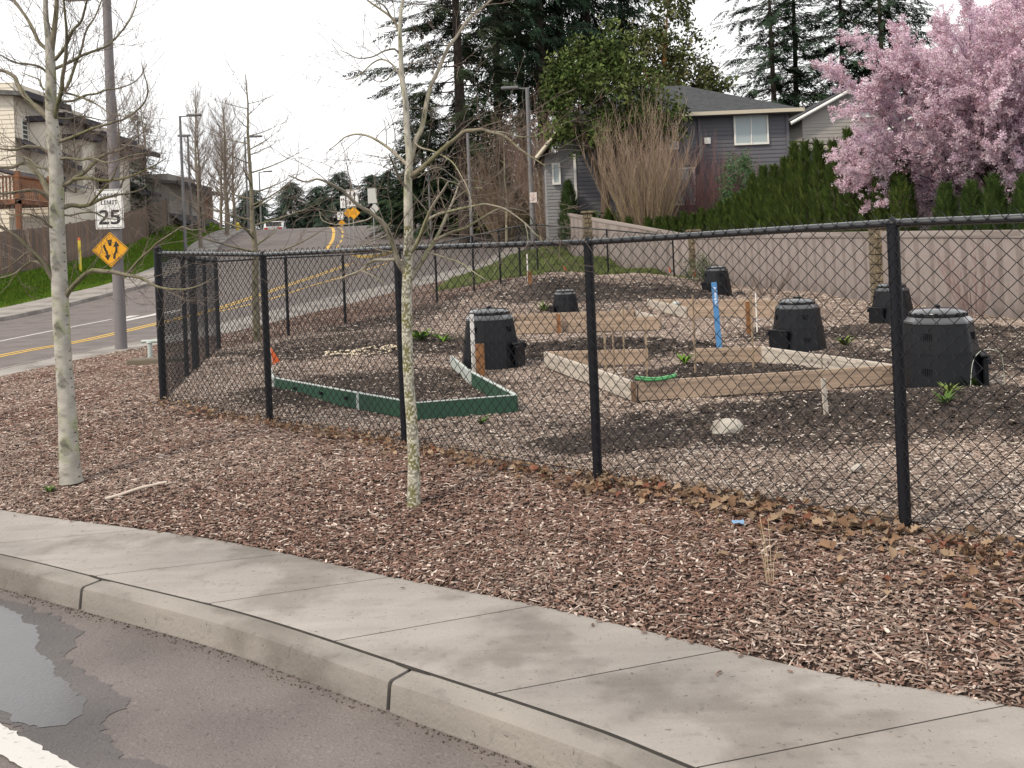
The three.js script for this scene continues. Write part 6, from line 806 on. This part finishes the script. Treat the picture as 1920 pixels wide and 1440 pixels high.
[['small far conifer at the left of the crest tree line', -24.2, -112, 8.2, 2.6], ['narrow far conifer second in the crest tree line', -21.2, -112, 7.6, 2.4], ['wide far conifer in the middle of the crest tree line', -18.4, -110, 8.9, 3.6], ['far conifer behind the twin arrow sign', -15.2, -112, 8.6, 2.6], ['far conifer behind the blank grey sign', -13.2, -110, 8.8, 2.6], ['far conifer just left of the centre birch trunk', -11.0, -112, 9.0, 3.0], ['far conifer seen right of the centre birch trunk', -7.6, -104, 7.4, 2.6], ['far conifer left of the distant lamp', -27.5, -108, 7.2, 2.6]].forEach(([l, x, z, h, r], i) => conifer(l, [x, 2.4, z], h * 0.98, r * 1.25, 260 + i, { from: 0.04, limbs: 140, size: 1.7, per: 3, trunk: 0.16, group: 'far conifers beyond the crest', color: [0.045, 0.07, 0.05] }));
conifer('small dark conifer right of the far townhouses', onLand(-25.5, -70), 8.0, 2.0, 270, { from: 0.08, limbs: 70, size: 1.0, per: 2, color: [0.05, 0.065, 0.04] });
conifer('short dark conifer behind the board fence by the lamp', onLand(-23.2, -62), 4.8, 1.8, 271, { from: 0.05, limbs: 60, size: 0.9, per: 2, color: [0.05, 0.065, 0.035] });

function bushy(name, label, p, lobes, seed, o = {}) { // broadleaf evergreen: leaf clumps through several uneven lobes
  const t = thing(name, label, o.category ?? 'tree', p, 0, o.group), rnd = mulberry(seed), list = [], br = []; const top = Math.max(...lobes.map((l) => l[1] + l[4] * 0.3));
  if (o.trunk) { part('trunk', tube([V3(0, -0.4, 0), V3(0.1, top * 0.3, 0), V3(-0.1, top * 0.6, 0)], [o.trunk, o.trunk * 0.8, o.trunk * 0.5], 8), o.bark ?? M.firBark, t); for (const [x, y, z] of lobes) br.push(tube([V3(0, top * 0.3, 0), V3(x * 0.45, lerp(top * 0.3, y, 0.6), z * 0.45), V3(x, y, z)], [o.trunk * 0.45, o.trunk * 0.3, o.trunk * 0.1], 5)); part('branches', br, o.bark ?? M.firBark, t, { kind: 'stuff' }); }
  for (const [x, y, z, rx, ry, rz] of lobes) { const n = Math.round((o.density ?? 16) * (rx * ry + ry * rz + rx * rz) * 4.2 / 3); for (let i = 0; i < n; i++) { let v; do v = V3(rnd() * 2 - 1, rnd() * 2 - 1, rnd() * 2 - 1); while (v.lengthSq() > 1 || v.lengthSq() < 0.05); const q = v.length(), k = Math.pow(rnd(), 0.4) * (0.9 + fbm(v.x / q * 2.5 + x, v.y / q * 2.5 + v.z / q * 2 + y, 3, seed) * 0.42 - 0.1); v.multiplyScalar(k / q); if (fbm((x + v.x * rx) * 1.1 + 3, (y + v.y * ry) * 1.1 + (z + v.z * rz) * 0.8, 2, seed + 5) < (o.holes ?? 0.36)) continue; list.push([mtx(x + v.x * rx, y + v.y * ry, z + v.z * rz, rnd() * 3, rnd() * 6, rnd() * 3, (o.size ?? 0.4) * (0.7 + rnd() * 0.7)), tint(o.colors ? o.colors[Math.floor(rnd() * o.colors.length)] : [0.07, 0.1, 0.03], rnd, 0.4)]); } }
  scatter('crown', o.geo ?? CLUMP, M.leaf, list, t); return t;
}
bushy('evergreen_tree', 'broad round evergreen tree in front of the slate house roof', onLand(4.3, -46.6), [[-0.1, 8.0, 0, 2.5, 2.4, 2.0], [-1.5, 6.5, 0.2, 1.3, 1.6, 1.4], [1.7, 7.0, 0.2, 1.7, 1.9, 1.7], [0.2, 9.8, 0, 1.5, 1.3, 1.3], [2.9, 6.0, 0.3, 1.5, 1.2, 1.2], [0.4, 5.9, 0.5, 1.9, 1.2, 1.4], [-1.8, 8.0, 0, 1.0, 1.2, 1.0]], 301, { trunk: 0.26, density: 15, size: 0.36, bark: mat([0.1, 0.07, 0.05], 0.9), colors: [[0.075, 0.105, 0.03], [0.055, 0.085, 0.025], [0.1, 0.125, 0.04], [0.045, 0.06, 0.02]] });
bushy('evergreen_tree', 'open olive evergreen with orange limbs right of the round one', onLand(9.3, -60), [[0.2, 12.2, 0, 2.0, 2.6, 1.8], [1.3, 10.2, 0, 2.1, 2.0, 1.8], [-1.2, 10.6, 0, 1.8, 2.2, 1.6], [2.6, 9.0, 0, 1.4, 1.2, 1.2], [0.6, 8.4, 0, 2.4, 1.4, 1.8], [0.6, 15, 0, 1.8, 2.2, 1.5]], 302, { trunk: 0.26, density: 11, size: 0.42, holes: 0.42, bark: mat([0.32, 0.15, 0.06], 0.9), colors: [[0.085, 0.1, 0.035], [0.06, 0.075, 0.025], [0.11, 0.11, 0.05]] });
bushy('dwarf_pine', 'rounded green dwarf pine in front of the house wall', onLand(10.2, -44.6), [[0, 2.7, 0, 1.2, 1.6, 1.1], [0.5, 1.9, 0, 1.1, 1.4, 1], [-0.4, 1.8, 0, 1, 1.3, 1], [-0.1, 3.9, 0, 0.7, 0.9, 0.7]], 303, { trunk: 0.09, density: 26, size: 0.24, geo: FINE, colors: [[0.06, 0.115, 0.05], [0.075, 0.13, 0.06]] });
bushy('shrub', 'dark green shrub below the bare shrub by the house corner', onLand(4.3, -46.2), [[0, 1.2, 0, 1.1, 1.1, 0.9], [0.9, 1.0, 0, 0.9, 0.9, 0.8]], 304, { category: 'shrub', density: 22, size: 0.26, colors: [[0.05, 0.085, 0.02], [0.07, 0.1, 0.03]] });
bushy('shrub', 'olive green shrub mass left of the lamp pole under the firs', onLand(-0.9, -60.5), [[-0.5, 1.8, 0, 1.5, 1.6, 1], [1.2, 1.5, 0, 1.4, 1.4, 1], [0.3, 3.1, 0, 1.1, 1.2, 0.9]], 305, { category: 'shrub', density: 14, size: 0.32, holes: 0.42, colors: [[0.085, 0.10, 0.035], [0.11, 0.12, 0.04], [0.1, 0.08, 0.045]] });
bushy('shrub', 'small grey-green shrub at the foot of the middle pillar', onLand(6.6, -36.6), [[0, 0.4, 0, 0.55, 0.5, 0.5], [0.4, 0.3, 0, 0.4, 0.4, 0.4]], 306, { category: 'shrub', density: 60, size: 0.14, geo: FINE, colors: [[0.1, 0.125, 0.07], [0.08, 0.1, 0.05]] });

// clipped-looking arborvitae columns
function arborvitae(label, p, H, R, seed, group, c = [0.047, 0.074, 0.017]) {
  const t = thing('arborvitae', label, 'hedge shrub', p, 0, group), rnd = mulberry(seed), list = [], n = Math.round(480 * H * R / 0.55 + 60);
  part('trunk', cyl(0.05, 0.03, H * 0.8, 6, 0, -0.1, 0), M.firBark, t);
  for (let i = 0; i < n; i++) { const k = rnd(), y = k * H, rr = R * Math.pow(1 - Math.pow(k, 2.2), 0.7) * (0.86 + fbm(rnd() * 3, y * 2.2, 3, seed) * 0.25), az = rnd() * 6.283, q = rr * (0.72 + rnd() * 0.3); list.push([mtx(Math.cos(az) * q, y + 0.05, Math.sin(az) * q, (rnd() - 0.5) * 0.9, -az + (rnd() - 0.5) * 1.2, 1.2 + rnd() * 0.35, 0.17 + rnd() * 0.12), tint(rnd() < 0.25 ? [c[0] * 1.7, c[1] * 1.45, c[2] * 1.5] : c, rnd, 0.35)]); }
  scatter('foliage', SPRAY, M.leaf, list, t); return t;
}
{
  const row = (P, n, hs, R, group, seed, what, c) => { for (let i = 0; i < n; i++) { const t = n > 1 ? i / (n - 1) : 0; const f = t * (P.length - 1), q = Math.min(P.length - 2, Math.floor(f)), x = lerp(P[q][0], P[q + 1][0], f - q) + (hash2(i, seed) - 0.5) * 0.12, z = lerp(P[q][1], P[q + 1][1], f - q), y = landY(x, z) - 0.05, top = table(hs, t); arborvitae(what(i, n), [x, y, z], Math.max(0.6, (top - y) * (0.95 + hash2(i, seed, 3) * 0.1)), R * (0.92 + hash2(i, seed, 5) * 0.2), seed * 50 + i, group, c); } };
  const nth = ['first', 'second', 'third', 'fourth', 'fifth', 'sixth', 'seventh', 'eighth', 'ninth', 'tenth', 'eleventh', 'twelfth'];
  const ends = (i, n) => i < 12 ? `${nth[i]} from its left end` : i === n - 1 ? 'at its right end' : `${nth[n - 1 - i]} from its right end`;
  row([[6.2, -42.9], [8.0, -41.2], [8.75, -36.4], [9.5, -31.6], [10.3, -26.6]], 23, [[0, 2.6], [0.25, 2.8], [0.42, 3.3], [0.55, 3.95], [0.72, 4.55], [0.9, 4.3], [1, 3.8]], 0.4, 'tall arborvitae hedge behind the wall', 11, (i, n) => `yellow-green arborvitae in the tall hedge, ${ends(i, n)}`);
  row([[10.75, -25.0], [12.9, -15.4]], 12, [[0, 2.75], [0.4, 2.75], [1, 2.65]], 0.44, 'lower arborvitae hedge at right', 13, (i, n) => `darker arborvitae in the low hedge under the pink tree, ${ends(i, n)}`, [0.04, 0.07, 0.018]);
  row([[3.6, -45.6], [5.9, -43.6]], 4, [[0, 3.2], [1, 2.6]], 0.34, 'little arborvitae at the wall bend', 17, (i) => `little arborvitae by the wall bend, ${nth[i]} from the house corner`);
  arborvitae('dark pointed cypress beside the slate house corner', onLand(2.75, -47.4), 3.1, 0.55, 991, undefined, [0.035, 0.06, 0.018]);
}
// ---------------------------------------------------------------- pink blossom tree
{
  const t = thing('blossom_tree', 'cherry plum tree covered in pink blossom at the right edge', 'tree', onLand(12.75, -26.2)), rnd = mulberry(405), list = [], twl = [], limbs = [], bark = mat([0.06, 0.04, 0.04], 0.9);
  part('trunk', tube([V3(0, -0.3, 0), V3(0.02, 1.2, 0), V3(-0.05, 2.2, 0.02)], [0.17, 0.14, 0.12], 10), bark, t);
  const bloom = (p, s) => list.push([mtx(p.x + (rnd() - 0.5) * 0.12, p.y + (rnd() - 0.5) * 0.12, p.z + (rnd() - 0.5) * 0.12, rnd() * 3, rnd() * 6, rnd() * 3, s * (0.035 + rnd() * 0.05)), tint(rnd() < 0.14 ? [0.48, 0.30, 0.35] : rnd() < 0.5 ? [0.80, 0.66, 0.745] : [0.74, 0.575, 0.665], rnd, 0.16)]);
  const grow = (p, d, L, r, lev) => { const pts = [p.clone()], rad = [r]; let c = p.clone(); const n = lev === 0 ? 9 : 6; for (let i = 1; i <= n; i++) { d.x += (rnd() - 0.5) * 0.22; d.y += (rnd() - 0.5) * 0.2 + (lev ? 0.02 : 0.03); d.z += (rnd() - 0.5) * 0.22; d.normalize(); c = c.clone().addScaledVector(d, L / n); pts.push(c); rad.push(Math.max(0.004, r * (1 - i / (n + 0.8)))); const tt = i / n; if (lev < 2 && (lev || i > 1)) { const m = lev === 0 ? 3 : 2; for (let k = 0; k < m; k++) if (rnd() < 0.9) { const e = d.clone().multiplyScalar(0.8).add(V3(rnd() - 0.5, rnd() - 0.48, rnd() - 0.5).multiplyScalar(1.5)).normalize(); grow(c, e, L * (lev === 0 ? 0.36 : 0.46) * (1.2 - tt * 0.5), rad[i] * 0.55, lev + 1); } } if (lev > 0 || tt > 0.55) { const m = 2; for (let k = 0; k < m; k++) bloom(pts[i - 1].clone().lerp(c, rnd()), 1.25); } } (lev === 0 ? limbs : twl).push(tube(pts, rad, lev === 0 ? 7 : 3, false)); };
  for (let i = 0; i < 17; i++) { const az = i * 2.4, tilt = 0.12 + ((i * 7) % 17) / 17 * 1.12; grow(V3(-0.05, 1.6 + rnd() * 0.8, 0), V3(Math.cos(az) * Math.sin(tilt), Math.cos(tilt), Math.sin(az) * Math.sin(tilt)).normalize(), 4.5 + rnd() * 0.8 - (tilt > 0.95 ? 1.2 : 0), 0.07, 0); }
  limbs.forEach((g) => part('branch', g, bark, t)); part('twigs', twl, bark, t, { kind: 'stuff' }); scatter('blossom', BLOSSOM, M.petal, list, t); console.log('blossom', list.length);
}
// ---------------------------------------------------------------- loose matter on the ground: chips, leaves, grass
function chipGeo(l, w, h, seed) { // flat split sliver with pointed, uneven ends and hard arrises
  const r = mulberry(seed), n = 4, pos = [], idx = [], j = () => (r() - 0.5) * 0.5;
  for (let i = 0; i <= n; i++) { const t = i / n, x = (t - 0.5) * l, q = (i === 0 || i === n ? 0.25 + r() * 0.35 : 0.8 + j() * 0.6), bend = Math.sin(t * Math.PI) * h * (0.3 + r() * 0.6), o = j() * w * 0.35; pos.push(x + j() * l * 0.06, bend, o - w / 2 * q, x, bend + h * (0.7 + r() * 0.5), o - w * 0.32 * q, x, bend + h * (0.7 + r() * 0.5), o + w * 0.34 * q, x + j() * l * 0.06, bend, o + w / 2 * q); }
  for (let i = 0; i < n; i++) for (let k = 0; k < 3; k++) { const o = i * 4 + k; idx.push(o, o + 1, o + 4, o + 4, o + 1, o + 5); }
  idx.push(0, 2, 1, 0, 3, 2, n * 4, n * 4 + 1, n * 4 + 2, n * 4, n * 4 + 2, n * 4 + 3);
  const g = rawGeo(pos, idx, new Float32Array(pos.length / 3 * 2)).toNonIndexed(); g.computeVertexNormals(); return g;
}
const CHIPS = [chipGeo(0.052, 0.013, 0.0035, 1), chipGeo(0.034, 0.018, 0.004, 2), chipGeo(0.075, 0.007, 0.003, 3)];
M.chip = mat([1, 1, 1], 0.95, { side: THREE.DoubleSide });
const VIEW_TAN = 960 / 1900;
const inView = (x, z, m) => -z > 2.5 && Math.abs(x) < -z * VIEW_TAN * 1.06 + m;
const fenceSide = (x, z) => inPoly(GARDEN, x, z);
function slopeTilt(x, z) { const e = 0.08, dx = (landY(x + e, z) - landY(x - e, z)) / (2 * e), dz = (landY(x, z + e) - landY(x, z - e)) / (2 * e); return [Math.atan(dz), -Math.atan(dx)]; }
{
  const r = mulberry(515), out = [[], [], []], gar = [[], [], []];
  const red = (x, z) => { const g = smooth(0.35, 0.65, fbm(x * 0.9 + 3, z * 0.9, 3, 205)); const k = r(); if (k < 0.11) { const v = 0.75 + r() * 0.5; return rgb(0.53 * v, 0.44 * v, 0.385 * v); } if (k < 0.3 + g * 0.45) { const v = 0.5 + r() * 0.9; return rgb(0.275 * v, 0.203 * v, 0.168 * v); } const v = 0.4 + r() * 1.0; return rgb(0.195 * v, 0.115 * v, 0.089 * v); };
  const tan = (s) => { const k = r(); if (k < 0.12 * (1 - s) + 0.06) { const v = 0.75 + r() * 0.4; return rgb(0.58 * v, 0.51 * v, 0.45 * v); } const v = 0.45 + r() * 0.9; return rgb(lerp(0.30, 0.06, s) * v, lerp(0.228, 0.044, s) * v, lerp(0.19, 0.037, s) * v); };
  const put = (list, x, z, c, sc, lift) => { const g = r() < 0.45 ? 0 : r() < 0.65 ? 1 : 2; list[g].push([mtx(x, landY(x, z) + 0.003 + lift, z, (r() - 0.5) * 0.8, r() * 6.28, (r() - 0.5) * 0.7, sc * (0.45 + r() * r() * 1.3), sc * (0.7 + r() * 0.8), sc * (0.55 + r() * 0.9)), c]); };
  // bank of red mulch between the pavement and the fence
  let n = 0; const band = (z0, z1, x0, x1, per, test, fn) => { const N = Math.round((z1 - z0) * (x1 - x0) * per); for (let i = 0; i < N; i++) { const z = lerp(z0, z1, r()), x = lerp(x0, x1, r()); if (inView(x, z, 1.2) && test(x, z)) fn(x, z); } };
  const outside = (x, z) => !fenceSide(x, z) && sideDist(backLine, x, z) > -0.02;
  band(-10.5, -3.6, -8, 5, 3000, outside, (x, z) => put(out, x, z, red(x, z), 1.0, r() * 0.014));
  band(-6.6, -3.6, -3, 4, 3000, outside, (x, z) => put(out, x, z, red(x, z), 0.55, r() * 0.006));
  band(-20, -10.5, -11, -2, 1300, outside, (x, z) => put(out, x, z, red(x, z), 1.15, r() * 0.014));
  // a few strays over the pavement edge
  for (let i = 0; i < 900; i++) { const q = Math.floor(r() * (fineBack.length - 2)), p = fineBack[q]; if (p[1] < -9.5 || p[1] > -3.5) continue; const o = -Math.pow(r(), 3) * 0.5; const x = p[0] + o * 0.6 * -1 * -1, z = p[1] - o * 0.75; const v = 0.4 + r() * 0.7; if (o < -0.1 && r() < 0.8) continue; out[1].push([mtx(x, roadY(z) + 0.163, z, 0, r() * 6, 0, 0.5 + r() * 0.5), rgb(0.2 * v, 0.12 * v, 0.09 * v)]); }
  // garden chips
  const gput = (sc) => (x, z) => { const [s] = soilAt(x, z); let t = s; if (z > -36 && z < -26 && x < -1.5) t = 0.6; put(gar, x, z, tan(clamp(t + (fbm(x * 0.8, z * 0.8, 3, 99) - 0.5) * 0.5, 0, 1)), sc, r() * 0.012); };
  const inner = (x, z) => fenceSide(x, z);
  band(-9, -3.5, -4, 6, 2300, inner, gput(0.95));
  band(-14, -9, -6, 8, 1500, inner, gput(1.1));
  band(-22, -14, -7, 12, 620, inner, gput(1.4));
  band(-38, -22, -7, 12, 210, (x, z) => inner(x, z) && !(z < -36.5 + (x - 2.5) * -0.8 && z < -33), gput(2.1));
  band(-40, -20, -8.5, 0, 260, (x, z) => outside(x, z), (x, z) => put(out, x, z, red(x, z), 1.8, r() * 0.02));
  CHIPS.forEach((g, i) => { scatter(numbered('red_mulch'), g, M.chip, out[i], null, ['loose reddish bark mulch between pavement and fence', 'small reddish bark flakes in the mulch bank', 'long bark slivers in the mulch bank'][i], 'mulch'); scatter(numbered('wood_chips'), g, M.chip, gar[i], null, ['pale and dark wood chips over the garden floor', 'small chunky wood chips over the garden floor', 'long wood slivers over the garden floor'][i], 'wood chips'); });
  console.log('chips', out.map((a) => a.length), gar.map((a) => a.length));
  // coarse crumbs of dark compost on the heaps
  const cl = [], CR = new THREE.IcosahedronGeometry(0.02, 0); for (let i = 0; i < 34000; i++) { const q = SOIL[Math.floor(r() * SOIL.length)], a = r() * 6.28, k = Math.sqrt(r()), x = q[0] + Math.cos(a) * k * q[2], z = q[1] + Math.sin(a) * k * q[3]; if (!fenceSide(x, z) || soilAt(x, z)[0] < 0.25 + r() * 0.75) continue; const v = 0.5 + r() * r() * 1.6; cl.push([mtx(x, landY(x, z) + 0.004, z, r() * 3, r() * 6, r() * 3, (0.4 + r() * 1.4) * (z < -14 ? 1.6 : 1), 0.4 + r() * 0.9, 0.5 + r() * 1.2), rgb(0.055 * v, 0.041 * v, 0.035 * v)]); }
  scatter('compost', CR, M.chip, cl, null, 'dark crumbly compost heaped in and around the beds', 'compost');
}
// dead leaves caught along the fence foot
function leafGeo(seed) { const r = mulberry(seed), out = [[0, 0], [0.012, 0.02], [0.034, 0.03], [0.03, 0.048], [0.044, 0.062], [0.03, 0.078], [0.034, 0.098], [0.016, 0.1], [0, 0.125]]; const pts = [...out, ...out.slice(1, -1).reverse().map(([x, y]) => [-x, y])]; const g = new THREE.ShapeGeometry(new THREE.Shape(pts.map(([x, y]) => new THREE.Vector2(x * (0.85 + r() * 0.3), y)))), p = g.attributes.position, c = 6 + r() * 8, b = 2 + r() * 5; for (let i = 0; i < p.count; i++) { const x = p.getX(i), y = p.getY(i) - 0.06; p.setXYZ(i, x, Math.abs(x) * c * 0.12 + y * y * b + (r() - 0.5) * 0.006, y); } g.computeVertexNormals(); return g; }
{
  const r = mulberry(616), L = [[], [], []]; const LG = [leafGeo(1), leafGeo(2), leafGeo(3)];
  M.deadLeaf = leafMat([1, 1, 1], 0.15);
  const col = () => { const k = r(), v = 0.6 + r() * 0.7; return k < 0.45 ? rgb(0.30 * v, 0.215 * v, 0.145 * v) : k < 0.93 ? rgb(0.22 * v, 0.135 * v, 0.085 * v) : rgb(0.2 * v, 0.085 * v, 0.055 * v); };
  const drop = (x, z, s) => L[Math.floor(r() * 3)].push([mtx(x, landY(x, z) + 0.012 + r() * 0.03, z, (r() - 0.5) * 1.3, r() * 6.28, (r() - 0.5) * 1.3, s * (0.6 + r() * 0.6)), col()]);
  for (let i = 0; i < FENCE_FRONT.length - 2; i++) { const [a, b] = [FENCE_FRONT[i], FENCE_FRONT[i + 1]], dx = b[0] - a[0], dz = b[1] - a[1], q = Math.hypot(dx, dz); const cnt = [120, 190, 260, 300, 200][i]; for (let k = 0; k < cnt; k++) { const t = r(), o = (r() + r() + r() - 1.5) * 0.16 + 0.10; drop(a[0] + dx * t - dz / q * o, a[1] + dz * t + dx / q * o, 0.5 + 0.12 * (i > 2)); } }
  for (let k = 0; k < 170; k++) { const t = Math.pow(r(), 0.5), x = lerp(0.5, 3.4, t), z = lerp(-7.0, -4.1, t) + r() * 0.75; if (!fenceSide(x, z) && sideDist(backLine, x, z) > 0.05) drop(x, z, 0.6); }
  LG.forEach((g, i) => scatter(numbered('dead_leaves'), g, M.deadLeaf, L[i], null, ['curled tan dead leaves along the foot of the front fence', 'russet dead leaves along the foot of the front fence', 'broad dead leaves along the foot of the front fence'][i], 'dead leaves'));
}
// grass
function tuftGeo(n, seed, h = 1, w = 0.06) { const r = mulberry(seed), pos = [], idx = []; for (let i = 0; i < n; i++) { const a = r() * 6.28, x = (r() - 0.5) * 0.9, z = (r() - 0.5) * 0.9, l = h * (0.5 + r() * 0.6), bx = Math.cos(a) * l * 0.4, bz = Math.sin(a) * l * 0.4, ww = w * (0.7 + r() * 0.6), sx = -Math.sin(a) * ww, sz = Math.cos(a) * ww, o = pos.length / 3; pos.push(x - sx, 0, z - sz, x + sx, 0, z + sz, x + bx * 0.4 + sx * 0.7, l * 0.6, z + bz * 0.4 + sz * 0.7, x + bx * 0.4 - sx * 0.7, l * 0.6, z + bz * 0.4 - sz * 0.7, x + bx, l, z + bz); idx.push(o, o + 1, o + 2, o, o + 2, o + 3, o + 3, o + 2, o + 4); } return rawGeo(pos, idx, new Float32Array(pos.length / 3 * 2)); }
const TUFT = tuftGeo(12, 4, 0.5, 0.035);
M.grass = leafMat();
{
  const r = mulberry(717), bank = [], wedge = [];
  for (let i = 0; i < 26000; i++) { const z = lerp(-30, -84, Math.pow(r(), 1.3)), e = 1.95 + Math.pow(r(), 0.8) * 2.4, x = farKerbX(z) - e; if (e > 3.7 && r() < 0.4) continue; const v = 0.7 + r() * 0.6, y = r() < 0.12; bank.push([mtx(x, landY(x, z) - 0.01, z, 0, r() * 6, 0, 0.3 + r() * 0.16, 0.22 + r() * 0.14, 0.3), rgb((y ? 0.2 : 0.13) * v, 0.225 * v, 0.03 * v)]); }
  for (let i = 0; i < 26000; i++) { const z = lerp(-33, -50, r()), x = lerp(-2.5, 7.6, r()); const rear = z < -36.2 + (x - 2.5) * -0.85 || (x < 1 && z < -33.6 - x * 0.2 && x > lineX(backLine, z)); if (!rear || x < lineX(backLine, z) + 0.05 || sideDist([[7.2, -40.6], [3.3, -44.2], [2, -50]], x, z) > 5) continue; const wx = z > -44.3 ? lerp(7.31, 3.36, clamp((-40.7 - z) / 3.6, 0, 1)) : lerp(3.36, 2.07, (-44.3 - z) / 5.7); if (x > wx - 0.05 && z < -40.7 || (z >= -40.7 && x > 7.35 - (z + 40.7) * -0.15)) continue; const v = 0.7 + r() * 0.6; wedge.push([mtx(x, landY(x, z) - 0.01, z, 0, r() * 6, 0, 0.26 + r() * 0.14, 0.2 + r() * 0.1, 0.26), rgb(0.165 * v, 0.20 * v, 0.07 * v)]); }
  scatter('verge_grass', TUFT, M.grass, bank, null, 'bright green grass bank across the street', 'grass'); scatter('lawn_grass', TUFT, M.grass, wedge, null, 'grass wedge between the back fence and the long wall', 'grass');
  console.log('grass', bank.length, wedge.length);
}
function weed(label, x, z, s, c, seed, n = 14) { n = Math.round(n * 1.5); const r = mulberry(seed), o = thing('weed', label, 'plant', onLand(x, z, 0.005)); for (let i = 0; i < n; i++) { const a = r() * 6.28, L = s * (0.5 + r() * 0.6), up = 0.3 + r() * 0.9, w = s * 0.07, d = V3(Math.cos(a), up, Math.sin(a)).normalize(), sx = -Math.sin(a) * w, sz = Math.cos(a) * w; const g = rawGeo([0, 0, 0, d.x * L * 0.5 + sx, d.y * L * 0.55, d.z * L * 0.5 + sz, d.x * L * 0.5 - sx, d.y * L * 0.55, d.z * L * 0.5 - sz, d.x * L, d.y * L * 0.8, d.z * L], [0, 1, 2, 2, 1, 3], new Float32Array(8)); part('leaf', g, c, o); } }
const green1 = leafMat([0.11, 0.20, 0.03]), green2 = leafMat([0.07, 0.12, 0.03]), green3 = leafMat([0.13, 0.17, 0.05]);
weed('bright green leafy plant behind the green bed', -1.65, -17.6, 0.42, green1, 1, 26); weed('smaller bright green plant beside it, nearer the left bin', -1.25, -17.4, 0.3, green1, 2, 22); weed('green weed clump in the near timber bed under the blue stake', 2.15, -13.0, 0.24, green1, 3, 20); weed('green clump left of the far compost bin', 0.75, -25.6, 0.42, green3, 4, 26); weed('yellow-green weed right of the second bin', 4.95, -15.3, 0.3, green3, 5, 20); weed('small weed at the foot of the green bed panel', -0.35, -9.45, 0.14, green2, 6, 16); weed('weed with broad leaves right of the near post', 3.75, -8.9, 0.2, green2, 7, 16); weed('yellowish weed at right inside the front fence', 3.95, -9.3, 0.2, green3, 8, 18); weed('grass tuft at the foot of the largest bin', 4.55, -10.15, 0.3, green2, 9, 12); weed('mossy tuft at the foot of the left birch', -3.98, -8.55, 0.1, green2, 10, 30);
{ // dry stalks
  const o = thing('dry_stalks', 'few upright dry grass stalks in the red mulch', 'stalks', onLand(1.28, -5.35)), r = mulberry(818); for (let i = 0; i < 6; i++) { const a = r() * 6.28, h = 0.2 + r() * 0.2; part('stalk', tube([V3((r() - 0.5) * 0.05, 0, (r() - 0.5) * 0.05), V3(Math.cos(a) * 0.03, h * 0.6, 0.02), V3(Math.cos(a) * 0.06, h, Math.sin(a) * 0.05)], [0.002, 0.0016, 0.001], 4, false), mat([0.5, 0.4, 0.26], 0.9), o); }
  const p2 = thing('bin_cord', 'thin pale cord bowed over the largest bin', 'cord', [0, 0, 0]); const c = spline([4.45, 0.02, -9.98, 0.003, 4.5, 0.3, -10.02, 0.003, 4.6, 0.42, -10.05, 0.003, 4.75, 0.42, -10.1, 0.003, 4.88, 0.34, -10.2, 0.003, 4.92, 0.05, -10.25, 0.003], 5); part('cord', tube(c.pts, c.rad, 5, false), mat([0.5, 0.55, 0.45], 0.7), p2);
  solo('litter_scrap', 'small blue plastic scrap in the mulch near the fence', 'litter', [(() => { const g = new THREE.PlaneGeometry(0.07, 0.04, 4, 3), p = g.attributes.position; for (let i = 0; i < p.count; i++) p.setZ(i, hash2(i, 7) * 0.02); g.rotateX(-1.3); g.computeVertexNormals(); return g; })()], mat([0.2, 0.35, 0.55], 0.4, { side: THREE.DoubleSide }), onLand(1.27, -6.0, 0.03));
  const lg = []; for (let i = 0; i < 240; i++) { const a = r() * 6.28, k = Math.sqrt(r()), x = -2.45 + Math.cos(a) * k * 0.75, z = -16.9 + Math.sin(a) * k * 0.35; lg.push([mtx(x, landY(x, z) + 0.015, z, (r() - 0.5) * 0.6, r() * 6, (r() - 0.5) * 0.6, 1.6 + r()), rgb(0.62, 0.53, 0.4)]); } scatter('straw_chips', CHIPS[1], M.chip, lg, null, 'spill of pale straw-coloured chips behind the green bed', 'wood chips');
  // grit along the gutter
  const gl = []; for (let i = 0; i < 14000; i++) { const q = Math.floor(r() * (fineKerb.length - 2)), p = fineKerb[q]; if (p[1] > -3 || p[1] < -8) continue; const a = fineKerb[q + 1], dx = a[0] - p[0], dz = a[1] - p[1], L = Math.hypot(dx, dz), o = -0.012 - Math.pow(r(), 2.5) * 0.07, t = r(); const x = p[0] + dx * t - dz / L * o, z = p[1] + dz * t + dx / L * o, v = 0.4 + r(); gl.push([mtx(x, roadY(z) + 0.003, z, r() * 3, r() * 6, r() * 3, 0.1 + r() * 0.28, 0.1 + r() * 0.2, 0.1 + r() * 0.25), rgb(0.09 * v, 0.075 * v, 0.06 * v)]); } scatter('gutter_grit', new THREE.IcosahedronGeometry(0.02, 0), M.chip, gl, null, 'dark grit and bits gathered along the kerb foot', 'grit');
}
renderer.render(scene, camera);
